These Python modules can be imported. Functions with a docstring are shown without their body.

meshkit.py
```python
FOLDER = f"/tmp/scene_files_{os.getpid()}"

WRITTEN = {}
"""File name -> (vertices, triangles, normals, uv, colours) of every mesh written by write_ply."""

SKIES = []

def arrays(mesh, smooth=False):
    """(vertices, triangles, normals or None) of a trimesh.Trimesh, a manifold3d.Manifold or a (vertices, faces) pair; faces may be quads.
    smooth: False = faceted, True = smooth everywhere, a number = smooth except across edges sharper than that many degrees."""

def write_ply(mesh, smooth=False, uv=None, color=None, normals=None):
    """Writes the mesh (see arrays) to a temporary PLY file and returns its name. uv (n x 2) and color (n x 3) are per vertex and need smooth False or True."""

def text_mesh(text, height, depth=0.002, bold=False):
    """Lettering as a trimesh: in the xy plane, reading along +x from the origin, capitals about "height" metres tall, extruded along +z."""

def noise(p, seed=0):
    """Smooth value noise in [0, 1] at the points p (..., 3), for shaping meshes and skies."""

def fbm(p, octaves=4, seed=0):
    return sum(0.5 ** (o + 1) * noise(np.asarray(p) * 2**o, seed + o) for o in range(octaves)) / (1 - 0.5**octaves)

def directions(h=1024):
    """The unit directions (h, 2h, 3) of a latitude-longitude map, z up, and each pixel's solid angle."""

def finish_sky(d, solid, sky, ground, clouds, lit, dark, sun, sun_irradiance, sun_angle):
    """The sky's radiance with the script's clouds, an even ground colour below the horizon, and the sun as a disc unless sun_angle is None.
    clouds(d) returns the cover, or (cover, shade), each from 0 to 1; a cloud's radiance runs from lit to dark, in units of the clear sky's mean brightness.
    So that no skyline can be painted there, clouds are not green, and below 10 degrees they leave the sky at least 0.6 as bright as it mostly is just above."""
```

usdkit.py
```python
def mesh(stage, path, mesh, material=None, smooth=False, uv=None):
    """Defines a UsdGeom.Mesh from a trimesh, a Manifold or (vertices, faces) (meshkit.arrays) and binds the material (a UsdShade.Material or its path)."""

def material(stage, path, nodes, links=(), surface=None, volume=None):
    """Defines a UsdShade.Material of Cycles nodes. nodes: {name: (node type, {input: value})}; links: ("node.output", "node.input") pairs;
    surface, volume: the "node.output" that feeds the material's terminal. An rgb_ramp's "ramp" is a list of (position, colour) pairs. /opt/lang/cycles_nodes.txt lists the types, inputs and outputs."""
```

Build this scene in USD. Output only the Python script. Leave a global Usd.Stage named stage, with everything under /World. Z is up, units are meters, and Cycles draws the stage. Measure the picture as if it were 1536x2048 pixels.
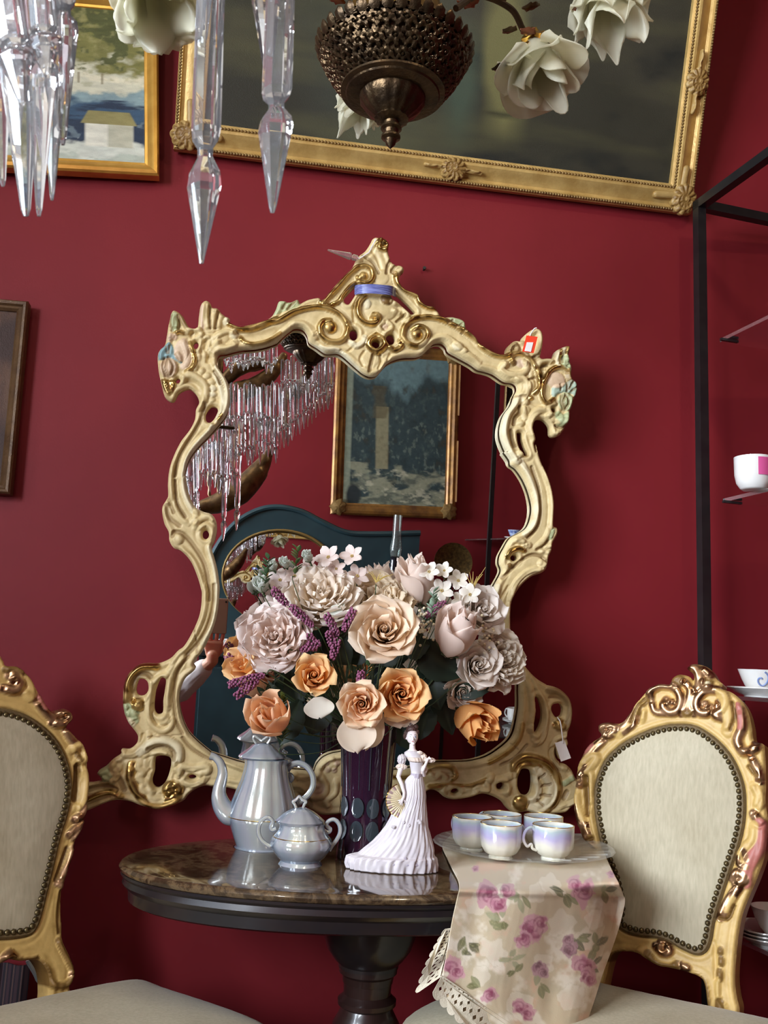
import math, random
import numpy as np, trimesh, manifold3d as m3, shapely
from shapely.geometry import Polygon, LineString, Point, MultiPolygon
from shapely.ops import unary_union
from scipy.spatial import cKDTree
import usdkit, meshkit
from pxr import Usd, UsdGeom, UsdLux, UsdShade, Sdf, Gf, Vt
stage = Usd.Stage.CreateInMemory()
UsdGeom.SetStageUpAxis(stage, UsdGeom.Tokens.z); UsdGeom.SetStageMetersPerUnit(stage, 1.0)
UsdGeom.Xform.Define(stage, '/World'); UsdGeom.Scope.Define(stage, '/World/Looks')
random.seed(7); np.random.seed(7)
PI = math.pi
def unit(v): v = np.asarray(v, float); return v / np.linalg.norm(v)
# ---------------------------------------------------------------- camera
F, CX, CY = 1900.0, 768.0, 1024.0
CAM = np.array([0.0, 0.0, 1.142]); ROLL = 0.042
nw = unit([456 - CX, 1318 - CY, F])                      # the wall's normal as the camera sees it
hz = np.array([1, ROLL, 0.0]); hz = unit(hz - nw * (hz @ nw)); dn = np.cross(nw, hz)
RW = np.stack([hz, nw, -dn])                             # camera (x right, y down, z ahead) -> world (x right, y to the wall, z up)
cam = UsdGeom.Camera.Define(stage, '/World/camera')
_r, _u, _b = RW @ [1, 0, 0], RW @ [0, -1, 0], RW @ [0, 0, -1]
cam.AddTransformOp().Set(Gf.Matrix4d(*_r, 0, *_u, 0, *_b, 0, *CAM, 1))
cam.CreateHorizontalApertureAttr(36.0); cam.CreateVerticalApertureAttr(48.0); cam.CreateFocalLengthAttr(36.0 * F / 1536)
cam.CreateFStopAttr(26.0); cam.CreateFocusDistanceAttr(2.0); cam.CreateClippingRangeAttr(Gf.Vec2f(0.03, 100))
EXPOSURE = 0.22
cam.CreateExposureAttr(EXPOSURE)
# ---------------------------------------------------------------- lights: shop window left behind the camera, ceiling lamps
LIGHTS_PLACEHOLDER = 0
def rect_light(name, loc, target, w, h, color, inten):
    l = UsdLux.RectLight.Define(stage, '/World/' + name); z = -unit(np.array(target, float) - loc); x = unit(np.cross([0, 0, 1], z)); y = np.cross(z, x)
    l.AddTransformOp().Set(Gf.Matrix4d(*x, 0, *y, 0, *z, 0, *loc, 1)); l.CreateWidthAttr(w); l.CreateHeightAttr(h)
    l.CreateColorAttr(Gf.Vec3f(*color)); l.CreateIntensityAttr(inten); return l
rect_light('window_daylight', (-2.62, -0.55, 2.05), (1.7, 1.1, 1.35), 2.2, 1.4, (0.83, 0.90, 1.0), 34)
def sphere_light(name, loc, r, color, inten):
    l = UsdLux.SphereLight.Define(stage, '/World/' + name); l.AddTranslateOp().Set(Gf.Vec3d(*loc)); l.CreateRadiusAttr(r)
    l.CreateColorAttr(Gf.Vec3f(*color)); l.CreateIntensityAttr(inten); return l
sphere_light('ceiling_bulb_light', (0.85, 0.45, 3.0), 0.05, (1.0, 0.86, 0.62), 165)
sphere_light('ceiling_bulb_light_001', (-0.7, 0.35, 3.0), 0.05, (1.0, 0.90, 0.74), 105)
dome = UsdLux.DomeLight.Define(stage, '/World/sky'); dome.CreateColorAttr(Gf.Vec3f(0.7, 0.82, 1.0)); dome.CreateIntensityAttr(2.0)
# ---------------------------------------------------------------- picture -> place
def ray(px, py): return RW @ np.array([(px - CX) / F, (py - CY) / F, 1.0])
def onplane(p0, n, px, py): d = ray(px, py); return CAM + d * (((np.asarray(p0) - CAM) @ n) / (d @ n))
def at(px, py, Y): return onplane([0, Y, 0], np.array([0, 1.0, 0]), px, py)
def atz(px, py, Z): return onplane([0, 0, Z], np.array([0, 0, 1.0]), px, py)
MN = unit(ray(456, 1205)); DM = 2.25; MP = CAM + MN * DM   # the mirror's plane
MU = unit(np.cross(MN, [0, 0, 1.0])); MV = np.cross(MU, MN)
def mplane(px, py, off=0.0): p = onplane(MP - MN * off, MN, px, py) - MP; return np.array([p @ MU, p @ MV])
def mworld(u, v, off=0.0): return MP + np.multiply.outer(u, MU) + np.multiply.outer(v, MV) - np.multiply.outer(np.asarray(off) * np.ones_like(u), MN)
def reflect(p): p = np.asarray(p, float); return p - 2 * np.multiply.outer((p - MP) @ MN, MN)
def mir(px, py, Y): return reflect(at(px, py, Y))        # where a thing stands whose reflection the picture shows there (Y: apparent depth)
# ---------------------------------------------------------------- things, parts, marks
COUNT, LOC = {}, {}
def numbered(parent, name):
    k = COUNT.get((parent, name), 0); COUNT[(parent, name)] = k + 1
    return parent + '/' + (name if k == 0 else '%s_%03d' % (name, k))
def tag(p, label=None, cat=None, group=None, kind=None):
    for k, v in (('label', label), ('category', cat), ('group', group), ('kind', kind)):
        if v: p.SetCustomDataByKey(k, v)
    return p
def thing(name, label, cat, loc=(0, 0, 0), rotz=0.0, group=None, kind=None):
    x = UsdGeom.Xform.Define(stage, numbered('/World', name)); x.AddTranslateOp().Set(Gf.Vec3d(*map(float, loc)))
    if rotz: x.AddRotateZOp().Set(math.degrees(rotz))
    LOC[str(x.GetPath())] = np.array(loc, float); return tag(x.GetPrim(), label, cat, group, kind)
def obj(name, mesh, mat, parent=None, smooth=35, local=False, label=None, cat=None, group=None, kind=None, prim=None):
    """ONE mesh of the scene. World-space meshes are moved into their thing's space unless local."""
    v, f, n = meshkit.arrays(mesh, smooth)
    path = str(parent.GetPath()) if parent is not None else '/World'
    if parent is not None and not local:
        top = '/'.join(path.split('/')[:3]); v = v - LOC[top]
    elif parent is None and not local:
        c = np.array([(v[:, 0].min() + v[:, 0].max()) / 2, (v[:, 1].min() + v[:, 1].max()) / 2, v[:, 2].min()]); v = v - c
    m = UsdGeom.Mesh.Define(stage, numbered(path, name))
    m.CreatePointsAttr(Vt.Vec3fArray.FromNumpy(v.astype(np.float32))); m.CreateFaceVertexCountsAttr(Vt.IntArray.FromNumpy(np.full(len(f), 3, np.int32)))
    m.CreateFaceVertexIndicesAttr(Vt.IntArray.FromNumpy(f.astype(np.int32).ravel())); m.CreateSubdivisionSchemeAttr('none')
    if n is not None:
        m.CreateNormalsAttr(Vt.Vec3fArray.FromNumpy(n.astype(np.float32))); m.SetNormalsInterpolation('vertex')
    for k, a in (prim or {}).items():
        if np.ndim(a) == 2: UsdGeom.PrimvarsAPI(m).CreatePrimvar(k, Sdf.ValueTypeNames.Color3fArray, 'vertex').Set(Vt.Vec3fArray.FromNumpy(np.asarray(a, np.float32)))
        else: UsdGeom.PrimvarsAPI(m).CreatePrimvar(k, Sdf.ValueTypeNames.FloatArray, 'vertex').Set(Vt.FloatArray.FromNumpy(np.asarray(a, np.float32)))
    UsdShade.MaterialBindingAPI.Apply(m.GetPrim()).Bind(mat)
    if parent is None and not local: m.AddTranslateOp().Set(Gf.Vec3d(*map(float, c)))
    if parent is None and local: LOC[str(m.GetPath())] = np.zeros(3)
    elif parent is None: LOC[str(m.GetPath())] = c
    return tag(m.GetPrim(), label, cat, group, kind)
def dup(root, loc, rotz, label, group=None, mat=None):
    nm = root.GetName(); was = root.GetCustomData()
    x = UsdGeom.Xform.Define(stage, numbered('/World', nm)); x.GetPrim().GetReferences().AddInternalReference(root.GetPath())
    x.ClearXformOpOrder(); 
    o = x.AddTransformOp(opSuffix='place'); c, s = math.cos(rotz), math.sin(rotz)
    o.Set(Gf.Matrix4d(c, s, 0, 0, -s, c, 0, 0, 0, 0, 1, 0, *map(float, loc), 1) if mat is None else mat)
    x.GetPrim().SetInstanceable(True)
    return tag(x.GetPrim(), label, was.get('category'), group or was.get('group'))
# ---------------------------------------------------------------- shapes
def cat(*ms):
    ms = [m for k in ms for m in (k if isinstance(k, (list, tuple)) else [k])]
    return trimesh.util.concatenate([m if isinstance(m, trimesh.Trimesh) else trimesh.Trimesh(*meshkit.arrays(m)[:2], process=False) for m in ms])
def spline(p, n=12, closed=False):
    p = np.asarray(p, float)
    q = np.vstack([p[-1:], p, p[:2]]) if closed else np.vstack([2 * p[:1] - p[1:2], p, 2 * p[-1:] - p[-2:-1]])
    out = []
    for i in range(1, len(q) - 2):
        t = np.linspace(0, 1, n, endpoint=False)[:, None]; a, b, c, d = q[i - 1], q[i], q[i + 1], q[i + 2]
        out.append(0.5 * (2 * b + (c - a) * t + (2 * a - 5 * b + 4 * c - d) * t * t + (3 * b - a - 3 * c + d) * t ** 3))
    return np.vstack(out + ([] if closed else [p[-1:]]))
def tube(path, r, n=8, closed=False, flat=1.0, up=None):
    """A round bar along path; r a number or one per point; flat squashes it across 'up'."""
    p = np.asarray(path, float); k = len(p); r = np.broadcast_to(np.asarray(r, float), (k,))
    t = np.gradient(p, axis=0) if not closed else np.roll(p, -1, 0) - np.roll(p, 1, 0)
    t /= np.maximum(np.linalg.norm(t, axis=1, keepdims=True), 1e-9)
    a = np.zeros((k, 3)); u0 = np.array(up if up is not None else ([0, 0, 1.0] if abs(t[0][2]) < .9 else [1.0, 0, 0]), float)
    for i in range(k):
        u = u0 - t[i] * (u0 @ t[i])
        if np.linalg.norm(u) < 1e-4: u = np.cross(t[i], [.3, .5, .8])
        a[i] = unit(u)
        if up is None: u0 = a[i]
    b = np.cross(t, a); th = np.arange(n) / n * 2 * PI
    v = p[:, None] + r[:, None, None] * (np.cos(th)[None, :, None] * a[:, None] * flat + np.sin(th)[None, :, None] * b[:, None])
    return skin(v, closed)
def skin(v, closed=False, caps=True):
    """Triangles over a stack of rings v (k, n, 3)."""
    k, n = v.shape[:2]; i = np.arange(k if closed else k - 1)[:, None]; j = np.arange(n)[None]
    A, B, C, D = i * n + j, i * n + (j + 1) % n, ((i + 1) % k) * n + (j + 1) % n, ((i + 1) % k) * n + j
    f = np.vstack([np.stack([A, B, C], -1).reshape(-1, 3), np.stack([A, C, D], -1).reshape(-1, 3)]); V = v.reshape(-1, 3)
    if caps and not closed:
        V = np.vstack([V, v[0].mean(0), v[-1].mean(0)]); q = k * n; jj = np.arange(n)
        f = np.vstack([f, np.stack([(jj + 1) % n, jj, np.full(n, q)], 1), np.stack([(k - 1) * n + jj, (k - 1) * n + (jj + 1) % n, np.full(n, q + 1)], 1)])
    m = trimesh.Trimesh(V, f, process=False); 
    if m.volume < 0: m.invert()
    return m
def lathe(prof, n=40, flute=None, closed=False, arc=None):
    """prof: (r, z) pairs; flute(theta, z) multiplies the radius."""
    p = np.asarray(prof, float); th = np.arange(n) / n * 2 * PI
    r = p[:, 0][:, None] * (flute(th[None, :], p[:, 1][:, None]) if flute else np.ones((1, n)))
    v = np.stack([r * np.cos(th), r * np.sin(th), np.broadcast_to(p[:, 1][:, None], r.shape)], -1)
    return skin(v, closed)
def grid(P, closed_u=False, thick=0.0):
    """A sheet over points P (a, b, 3); thick gives it two faces and an edge."""
    a, b = P.shape[:2]
    def faces(off, flip):
        i = np.arange(a - 1)[:, None]; j = np.arange(b if closed_u else b - 1)[None]
        A, B, C, D = i * b + j, i * b + (j + 1) % b, (i + 1) * b + (j + 1) % b, (i + 1) * b + j
        f = np.vstack([np.stack([A, B, C], -1).reshape(-1, 3), np.stack([A, C, D], -1).reshape(-1, 3)]) + off
        return f[:, ::-1] if flip else f
    if not thick: return trimesh.Trimesh(P.reshape(-1, 3), faces(0, False), process=False)
    m = trimesh.Trimesh(P.reshape(-1, 3), faces(0, False), process=False); N = m.vertex_normals
    V = np.vstack([m.vertices, m.vertices - N * thick]); q = a * b
    f = [faces(0, False), faces(q, True)]
    loops = []
    idx = np.arange(q).reshape(a, b)
    if closed_u: loops = [list(idx[0]) + [idx[0, 0]], list(idx[-1][::-1]) + [idx[-1, -1]]]
    else: loops = [list(idx[0]) + list(idx[1:, -1]) + list(idx[-1, -2::-1]) + list(idx[-2::-1, 0])]
    for L in loops:
        L = np.array(L); s, e = L[:-1], L[1:]; f += [np.stack([e, s, s + q], 1), np.stack([e, s + q, e + q], 1)]
    return trimesh.Trimesh(V, np.vstack(f), process=False)
def place(m, R=None, t=None, s=None):
    m = m.copy(); v = np.array(m.vertices)
    if s is not None: v = v * s
    if R is not None: v = v @ np.asarray(R).T
    if t is not None: v = v + t
    m = trimesh.Trimesh(v, m.faces, process=False); return m
def frame_to(d, spin=0.0, up=(0, 0, 1.0)):
    """Rotation whose z goes along d."""
    z = unit(d); u = np.array(up, float)
    if abs(z @ u) > .98: u = np.array([0, 1.0, 0])
    x = unit(np.cross(u, z)); y = np.cross(z, x); c, s = math.cos(spin), math.sin(spin)
    return np.stack([c * x + s * y, -s * x + c * y, z], 1)
def box(c, size, R=None, bev=0.0):
    s = np.asarray(size, float) / 2
    if bev:
        k = m3.Manifold.batch_hull([m3.Manifold.sphere(bev, 8).translate([sx * (s[0] - bev), sy * (s[1] - bev), sz * (s[2] - bev)]) for sx in (-1, 1) for sy in (-1, 1) for sz in (-1, 1)])
        m = cat(k)
    else: m = trimesh.creation.box(2 * s)
    return place(m, R, np.asarray(c, float))
def bar(a, b, w, h=None, up=(0, 0, 1.0)):
    """A square bar from a to b."""
    a, b = np.asarray(a, float), np.asarray(b, float); R = frame_to(b - a, 0, up)
    return place(trimesh.creation.box([w, h or w, np.linalg.norm(b - a)]), R, (a + b) / 2)
def ball(c, r, sub=2): m = trimesh.creation.icosphere(sub, 1.0); return place(m, None, np.asarray(c, float), np.broadcast_to(r, 3))
def extrude(poly, d): 
    poly = poly if poly.geom_type == 'Polygon' else max(poly.geoms, key=lambda g: g.area)
    return trimesh.creation.extrude_polygon(poly, d, engine='earcut')
# ---------------------------------------------------------------- materials
LK = {}
def look(name, nodes, links, surface='p.BSDF', volume=None):
    if name not in LK: LK[name] = usdkit.material(stage, '/World/Looks/' + name, nodes, links, surface=surface, volume=volume)
    return LK[name]
def paint(name, c1, c2=None, scale=8, rough=0.5, metal=0.0, bump=0.0, bscale=60, detail=4, **kw):
    """Two mottled tones with fine relief."""
    if name in LK: return LK[name]
    p = dict(base_color=c1, roughness=rough, metallic=metal, **kw); nodes = {'p': ('principled_bsdf', p)}; links = []
    if c2 is not None or bump: nodes['t'] = ('texture_coordinate', {})
    if c2 is not None:
        nodes['n'] = ('noise_texture', {'scale': scale, 'detail': detail, 'roughness': 0.6}); nodes['r'] = ('rgb_ramp', {'ramp': [(0.35, c1), (0.68, c2)]})
        links += [('t.object', 'n.vector'), ('n.fac', 'r.fac'), ('r.color', 'p.base_color')]
    if bump:
        nodes['bn'] = ('noise_texture', {'scale': bscale, 'detail': 3}); nodes['b'] = ('bump', {'strength': 1.0, 'distance': bump})
        links += [('t.object', 'bn.vector'), ('bn.fac', 'b.height'), ('b.normal', 'p.normal')]
    return look(name, nodes, links)
def srgb(r, g, b):
    return tuple((x / 255 / 12.92 if x / 255 <= .04045 else ((x / 255 + .055) / 1.055) ** 2.4) for x in (r, g, b))
# ---------------------------------------------------------------- the room
YW = 2.33; X0, X1, YB, ZC = -2.45, 3.3, -1.9, 3.25
wallp = paint('wall_paint', (0.166, 0.0112, 0.0158), (0.194, 0.0140, 0.0190), 1.7, 0.55, bump=0.0002, bscale=260, specular_ior_level=.2)
ceilp = paint('ceiling_paint', (0.34, 0.31, 0.26), (0.30, 0.27, 0.23), 2, 0.7)
woodf = look('floor_boards', {'t': ('texture_coordinate', {}), 'm': ('mapping', {'scale': (1, 9, 1)}), 'n': ('noise_texture', {'scale': 3.0, 'detail': 6}), 'r': ('rgb_ramp', {'ramp': [(0.3, (0.035, 0.015, 0.008)), (0.7, (0.08, 0.036, 0.018))]}), 'p': ('principled_bsdf', {'roughness': 0.4})},
             [('t.object', 'm.vector'), ('m.vector', 'n.vector'), ('n.fac', 'r.fac'), ('r.color', 'p.base_color')])
whitep = paint('white_trim_paint', (0.7, 0.69, 0.66), (0.62, 0.61, 0.58), 5, 0.45)
def room(name, mesh, mat, parent=None): return obj(name, mesh, mat, parent, smooth=False, kind=None if parent is not None else 'structure')
T = 0.12
room('wall_back', box(((X0 + X1) / 2, YW + T / 2, ZC / 2), (X1 - X0 + 2 * T, T, ZC)), wallp)
room('wall_front', box(((X0 + X1) / 2, YB - T / 2, ZC / 2), (X1 - X0 + 2 * T, T, ZC)), wallp)
room('wall_right', box((X1 + T / 2, (YW + YB) / 2, ZC / 2), (T, YW - YB, ZC)), wallp)
# the left wall has the shop window in it
wy0, wy1, wz0, wz1 = -1.75, 0.65, 1.3, 2.9
wl = cat(box((X0 - T / 2, (YB + wy0) / 2, ZC / 2), (T, wy0 - YB, ZC)), box((X0 - T / 2, (YW + wy1) / 2, ZC / 2), (T, YW - wy1, ZC)),
         box((X0 - T / 2, (wy0 + wy1) / 2, wz0 / 2), (T, wy1 - wy0, wz0)), box((X0 - T / 2, (wy0 + wy1) / 2, (wz1 + ZC) / 2), (T, wy1 - wy0, ZC - wz1)))
room('wall_left', wl, wallp)
win = obj('window_1', cat(box((X0 - T / 2, wy0 + .03, (wz0 + wz1) / 2), (.08, .06, wz1 - wz0)), box((X0 - T / 2, wy1 - .03, (wz0 + wz1) / 2), (.08, .06, wz1 - wz0)),
          box((X0 - T / 2, (wy0 + wy1) / 2, wz0 + .03), (.08, wy1 - wy0, .06)), box((X0 - T / 2, (wy0 + wy1) / 2, wz1 - .03), (.08, wy1 - wy0, .06))), whitep, None, smooth=False, kind='structure')
for k in (1, 2, 3): obj('mullion', box((X0 - T / 2, wy0 + (wy1 - wy0) * k / 4, (wz0 + wz1) / 2), (.05, .035, wz1 - wz0 - .1)), whitep, win, smooth=False)
obj('transom', box((X0 - T / 2, (wy0 + wy1) / 2, wz0 + (wz1 - wz0) * .55), (.05, wy1 - wy0 - .1, .035)), whitep, win, smooth=False)
pane = look('window_glass', {'a': ('transparent_bsdf', {'color': (.97, .98, .98)}), 'g': ('glossy_bsdf', {'roughness': 0.0}), 'f': ('fresnel', {'IOR': 1.45}), 'x': ('mix_closure', {})}, [('f.fac', 'x.fac'), ('a.BSDF', 'x.closure1'), ('g.BSDF', 'x.closure2')], 'x.closure')
for k in range(4): obj('pane', box((X0 - T / 2, wy0 + (wy1 - wy0) * (k + .5) / 4, (wz0 + wz1) / 2), (.005, (wy1 - wy0) / 4 - .02, wz1 - wz0 - .1)), pane, win, smooth=False)
# floor of separate boards, ceiling
fl = obj('floor', box(((X0 + X1) / 2, (YB + YW) / 2, -.06), (X1 - X0, YW - YB, .08)), woodf, None, smooth=False, kind='structure')
for k in range(int((X1 - X0) / .14)): obj('floorboard', box((X0 + .07 + k * .14, (YB + YW) / 2, -.01), (.137, YW - YB, .02)), woodf, fl, smooth=False)
room('ceiling', box(((X0 + X1) / 2, (YB + YW) / 2, ZC + .05), (X1 - X0 + 2 * T, YW - YB + 2 * T, .1)), ceilp)
# ---------------------------------------------------------------- the carved mirror
OFFF = 0.035                                             # carving's ground lies this far in front of the glass
class Z:                                                 # reads coordinates taken from an enlarged view of the picture
    def __init__(s, ox, oy, k): s.o, s.k = np.array([ox, oy], float), k
    def __call__(s, *p): return s.o + np.array(p, float).reshape(-1, 2) / s.k
K, L, LL, R_, RS, C_, D_, F_, BC, E_, A_ = Z(560, 460, 3.84), Z(300, 580, 5.12), Z(160, 1300, 5.12), Z(960, 640, 6.982), Z(960, 880, 4.096), Z(300, 600, 3.4125), Z(160, 1150, 3.072), Z(860, 1330, 3.491), Z(560, 1480, 4.267), Z(780, 580, 3.414), Z(560, 450, 3.491)
P_ = Z(0, 0, 1.0)
outer_px = np.vstack([
    K(715,60, 745,45, 800,70, 835,100, 835,150, 855,215, 880,250, 945,268, 957,305, 930,335, 925,400, 965,450, 1060,490, 1085,535, 1130,575, 1190,585, 1225,625, 1250,660, 1340,660, 1420,690, 1440,760, 1500,815),
    R_(0,310, 130,410, 260,465, 370,465, 385,400, 420,340, 500,280, 590,280, 620,220, 700,150, 790,112, 860,150, 885,230, 880,330, 865,430, 865,530, 940,530, 1030,520, 1080,420, 1150,380, 1250,348, 1270,400, 1255,480, 1290,640, 1295,790, 1365,870, 1375,960, 1350,1060, 1310,1130, 1275,1280, 1245,1420, 1200,1510, 1130,1600, 1050,1625, 1000,1590, 990,1480, 930,1400, 860,1370, 790,1395, 750,1480, 755,1560, 790,1650, 775,1720, 800,1830),
    RS(470,30, 500,140, 560,290, 600,420, 615,540, 610,690, 645,720, 645,770, 605,850, 600,900, 575,960, 555,1050, 510,1090, 430,1120, 350,1190, 295,1270, 265,1350, 255,1450, 262,1580, 290,1680, 335,1780, 400,1880, 480,1960, 560,2010),
    F_(800,140, 880,155, 940,190, 985,250, 1000,340, 990,430, 965,500, 975,560, 930,640, 915,690, 960,700, 1000,740, 1025,790, 1060,830, 1120,850, 1150,900, 1100,950, 1010,990, 960,1035, 880,1045, 780,1050, 690,1030, 600,1040, 550,1010, 510,960, 440,920, 370,905, 290,930, 180,945, 110,930, 60,890, 0,875),
    P_(840,1592, 790,1590, 740,1610, 690,1628, 645,1632),
    BC(250,592, 170,540, 60,500, 20,450), P_(520,1590, 480,1583, 440,1574),
    LL(1360,1410, 1280,1400, 1190,1430, 1110,1490, 1060,1550, 950,1600, 800,1635, 640,1610, 500,1560, 340,1550, 200,1600, 60,1660, -20,1680, -30,1560, 10,1440, 60,1380, 130,1370, 210,1350, 205,1310, 170,1270, 200,1235, 260,1200, 330,1130, 415,1070, 420,1025, 500,1025, 570,970, 590,910, 575,860, 500,760, 450,650, 435,500, 450,350, 500,240, 590,160, 680,140, 800,140, 920,90, 1000,10),
    D_(640,435, 690,350, 735,240, 748,120, 742,20), C_(360,2040, 350,1980, 320,1880, 275,1780, 210,1710, 160,1690, 130,1640, 125,1580, 95,1520, 80,1420, 110,1360, 122,1330, 120,1250, 130,1160, 160,1060, 210,960, 270,880, 305,810),
    L(470,1220, 500,1160, 495,1100, 460,1040, 400,1000, 330,1020, 280,1060, 250,1120, 210,1130, 150,1080, 120,980, 85,820, 75,670, 100,600, 150,550, 170,450, 190,330, 215,230, 240,195, 290,215, 340,270, 400,375, 480,380, 500,250, 520,140, 570,97, 615,120, 640,170, 695,180, 740,235, 815,285, 820,325, 900,365, 1010,355, 1130,325, 1240,265, 1290,190, 1320,110, 1370,100, 1440,115, 1510,85, 1536,120),
    K(160,555, 220,525, 300,510, 330,530, 400,450, 480,360, 550,295, 600,200, 660,150, 700,90)])
inner_px = np.vstack([
    K(725,1108, 690,1105, 640,1080, 570,1020, 490,950, 440,928, 360,930, 290,885, 230,845, 215,790, 180,745, 120,735, 80,760, 30,800, -20,850),
    L(1300,520, 1200,555, 1080,580, 950,590, 850,610, 780,630, 710,640, 685,700, 700,790, 760,880, 800,960, 818,1070, 808,1180, 775,1270, 690,1380, 600,1480, 500,1580, 420,1680, 370,1790, 350,1900),
    C_(242,1200, 250,1270, 275,1350, 310,1410, 360,1440, 420,1460, 452,1510, 455,1570, 440,1640, 420,1690, 440,1760, 462,1850, 474,1950, 474,2040), D_(860,20, 855,130, 838,260, 800,375),
    LL(1250,20, 1190,90, 1160,150, 1180,190, 1150,230, 1080,290, 1030,390, 1010,500, 1020,620, 1060,760, 1120,870, 1220,970, 1330,1060),
    P_(428,1511, 490,1530, 560,1540, 615,1545), BC(290,300, 320,230, 370,170, 440,135, 500,122), P_(700,1506, 735,1515, 765,1540, 800,1543, 860,1532),
    F_(50,695, 140,690, 250,688, 330,678, 420,650, 500,600, 570,540, 605,480, 625,400, 640,300, 640,200), P_(1042,1365, 1028,1330, 1000,1290, 985,1260),
    RS(90,1520, 85,1430, 95,1330, 130,1210, 195,1080, 180,1010, 185,950, 220,880, 270,800, 330,765, 400,720, 435,650, 450,550, 425,430, 380,320, 320,230, 275,195, 265,150, 215,80),
    R_(400,1840, 350,1720, 315,1600, 320,1460, 370,1300, 470,1160, 510,1040, 550,960, 540,890, 480,850, 370,830, 220,730, 110,690, 0,660),
    K(1480,1015, 1380,960, 1310,920, 1290,880, 1250,850, 1190,860, 1150,900, 1080,955, 950,965, 850,1000, 800,1050, 760,1095)])
def ell(z, cx, cy, rx, ry): t = np.linspace(0, 2 * PI, 17)[:-1]; return z(*np.stack([cx + rx * np.cos(t), cy + ry * np.sin(t)], 1).ravel())
holes_px = [ell(K, 570, 795, 32, 43), ell(K, 855, 830, 35, 42), ell(K, 742, 868, 32, 30), K(585,425, 545,460, 500,510, 500,545, 530,560, 560,525, 590,470), K(860,470, 900,480, 960,530, 1020,590, 1045,625, 1010,637, 960,600, 900,545, 865,510),
    ell(L, 470, 555, 27, 38), ell(L, 285, 920, 24, 26), L(640,1180, 690,1200, 690,1250, 650,1320, 610,1350, 575,1330, 570,1270, 600,1210), ell(C_, 380, 1600, 22, 30),
    LL(600,310, 660,305, 695,350, 695,420, 650,470, 590,465, 570,410), LL(830,290, 875,310, 865,420, 850,520, 845,640, 795,665, 760,620, 760,520, 780,400),
    LL(780,1100, 850,1090, 920,1110, 930,1180, 900,1300, 860,1380, 800,1425, 750,1400, 735,1340, 760,1250, 765,1160), ell(LL, 1150, 1308, 40, 22),
    ell(R_, 862, 770, 26, 36), ell(R_, 1037, 1250, 32, 34), R_(540,1560, 600,1570, 610,1660, 640,1760, 680,1860, 650,1890, 600,1840, 550,1720, 535,1620), ell(RS, 287, 965, 26, 24),
    F_(740,230, 770,240, 795,320, 790,400, 760,470, 735,470, 735,400, 745,320), F_(870,280, 920,275, 940,310, 930,360, 890,370, 860,320), F_(640,740, 700,735, 725,780, 720,880, 690,920, 640,900, 620,830), ell(F_, 500, 850, 27, 26), ell(F_, 180, 885, 26, 19), F_(885,580, 900,630, 925,680, 900,670, 882,630)]
def mpoly(px, n=6): return np.array([mplane(x, y, OFFF) for x, y in spline(px, n, True)])
frame_poly = Polygon(mpoly(outer_px, 5)).buffer(0); inner_poly = Polygon(mpoly(inner_px, 5)).buffer(0)
frame_poly = frame_poly.difference(inner_poly)
for h in holes_px: frame_poly = frame_poly.difference(Polygon(mpoly(h)).buffer(0))
if frame_poly.geom_type != 'Polygon': frame_poly = max(frame_poly.geoms, key=lambda g: g.area)
CREAM, GOLD, GRN, BLU, PNK, BRN, WHT = srgb(210, 188, 138), (0.46, 0.30, 0.10), srgb(178, 184, 140), srgb(128, 158, 160), srgb(212, 184, 152), srgb(120, 88, 42), srgb(220, 206, 168)
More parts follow.
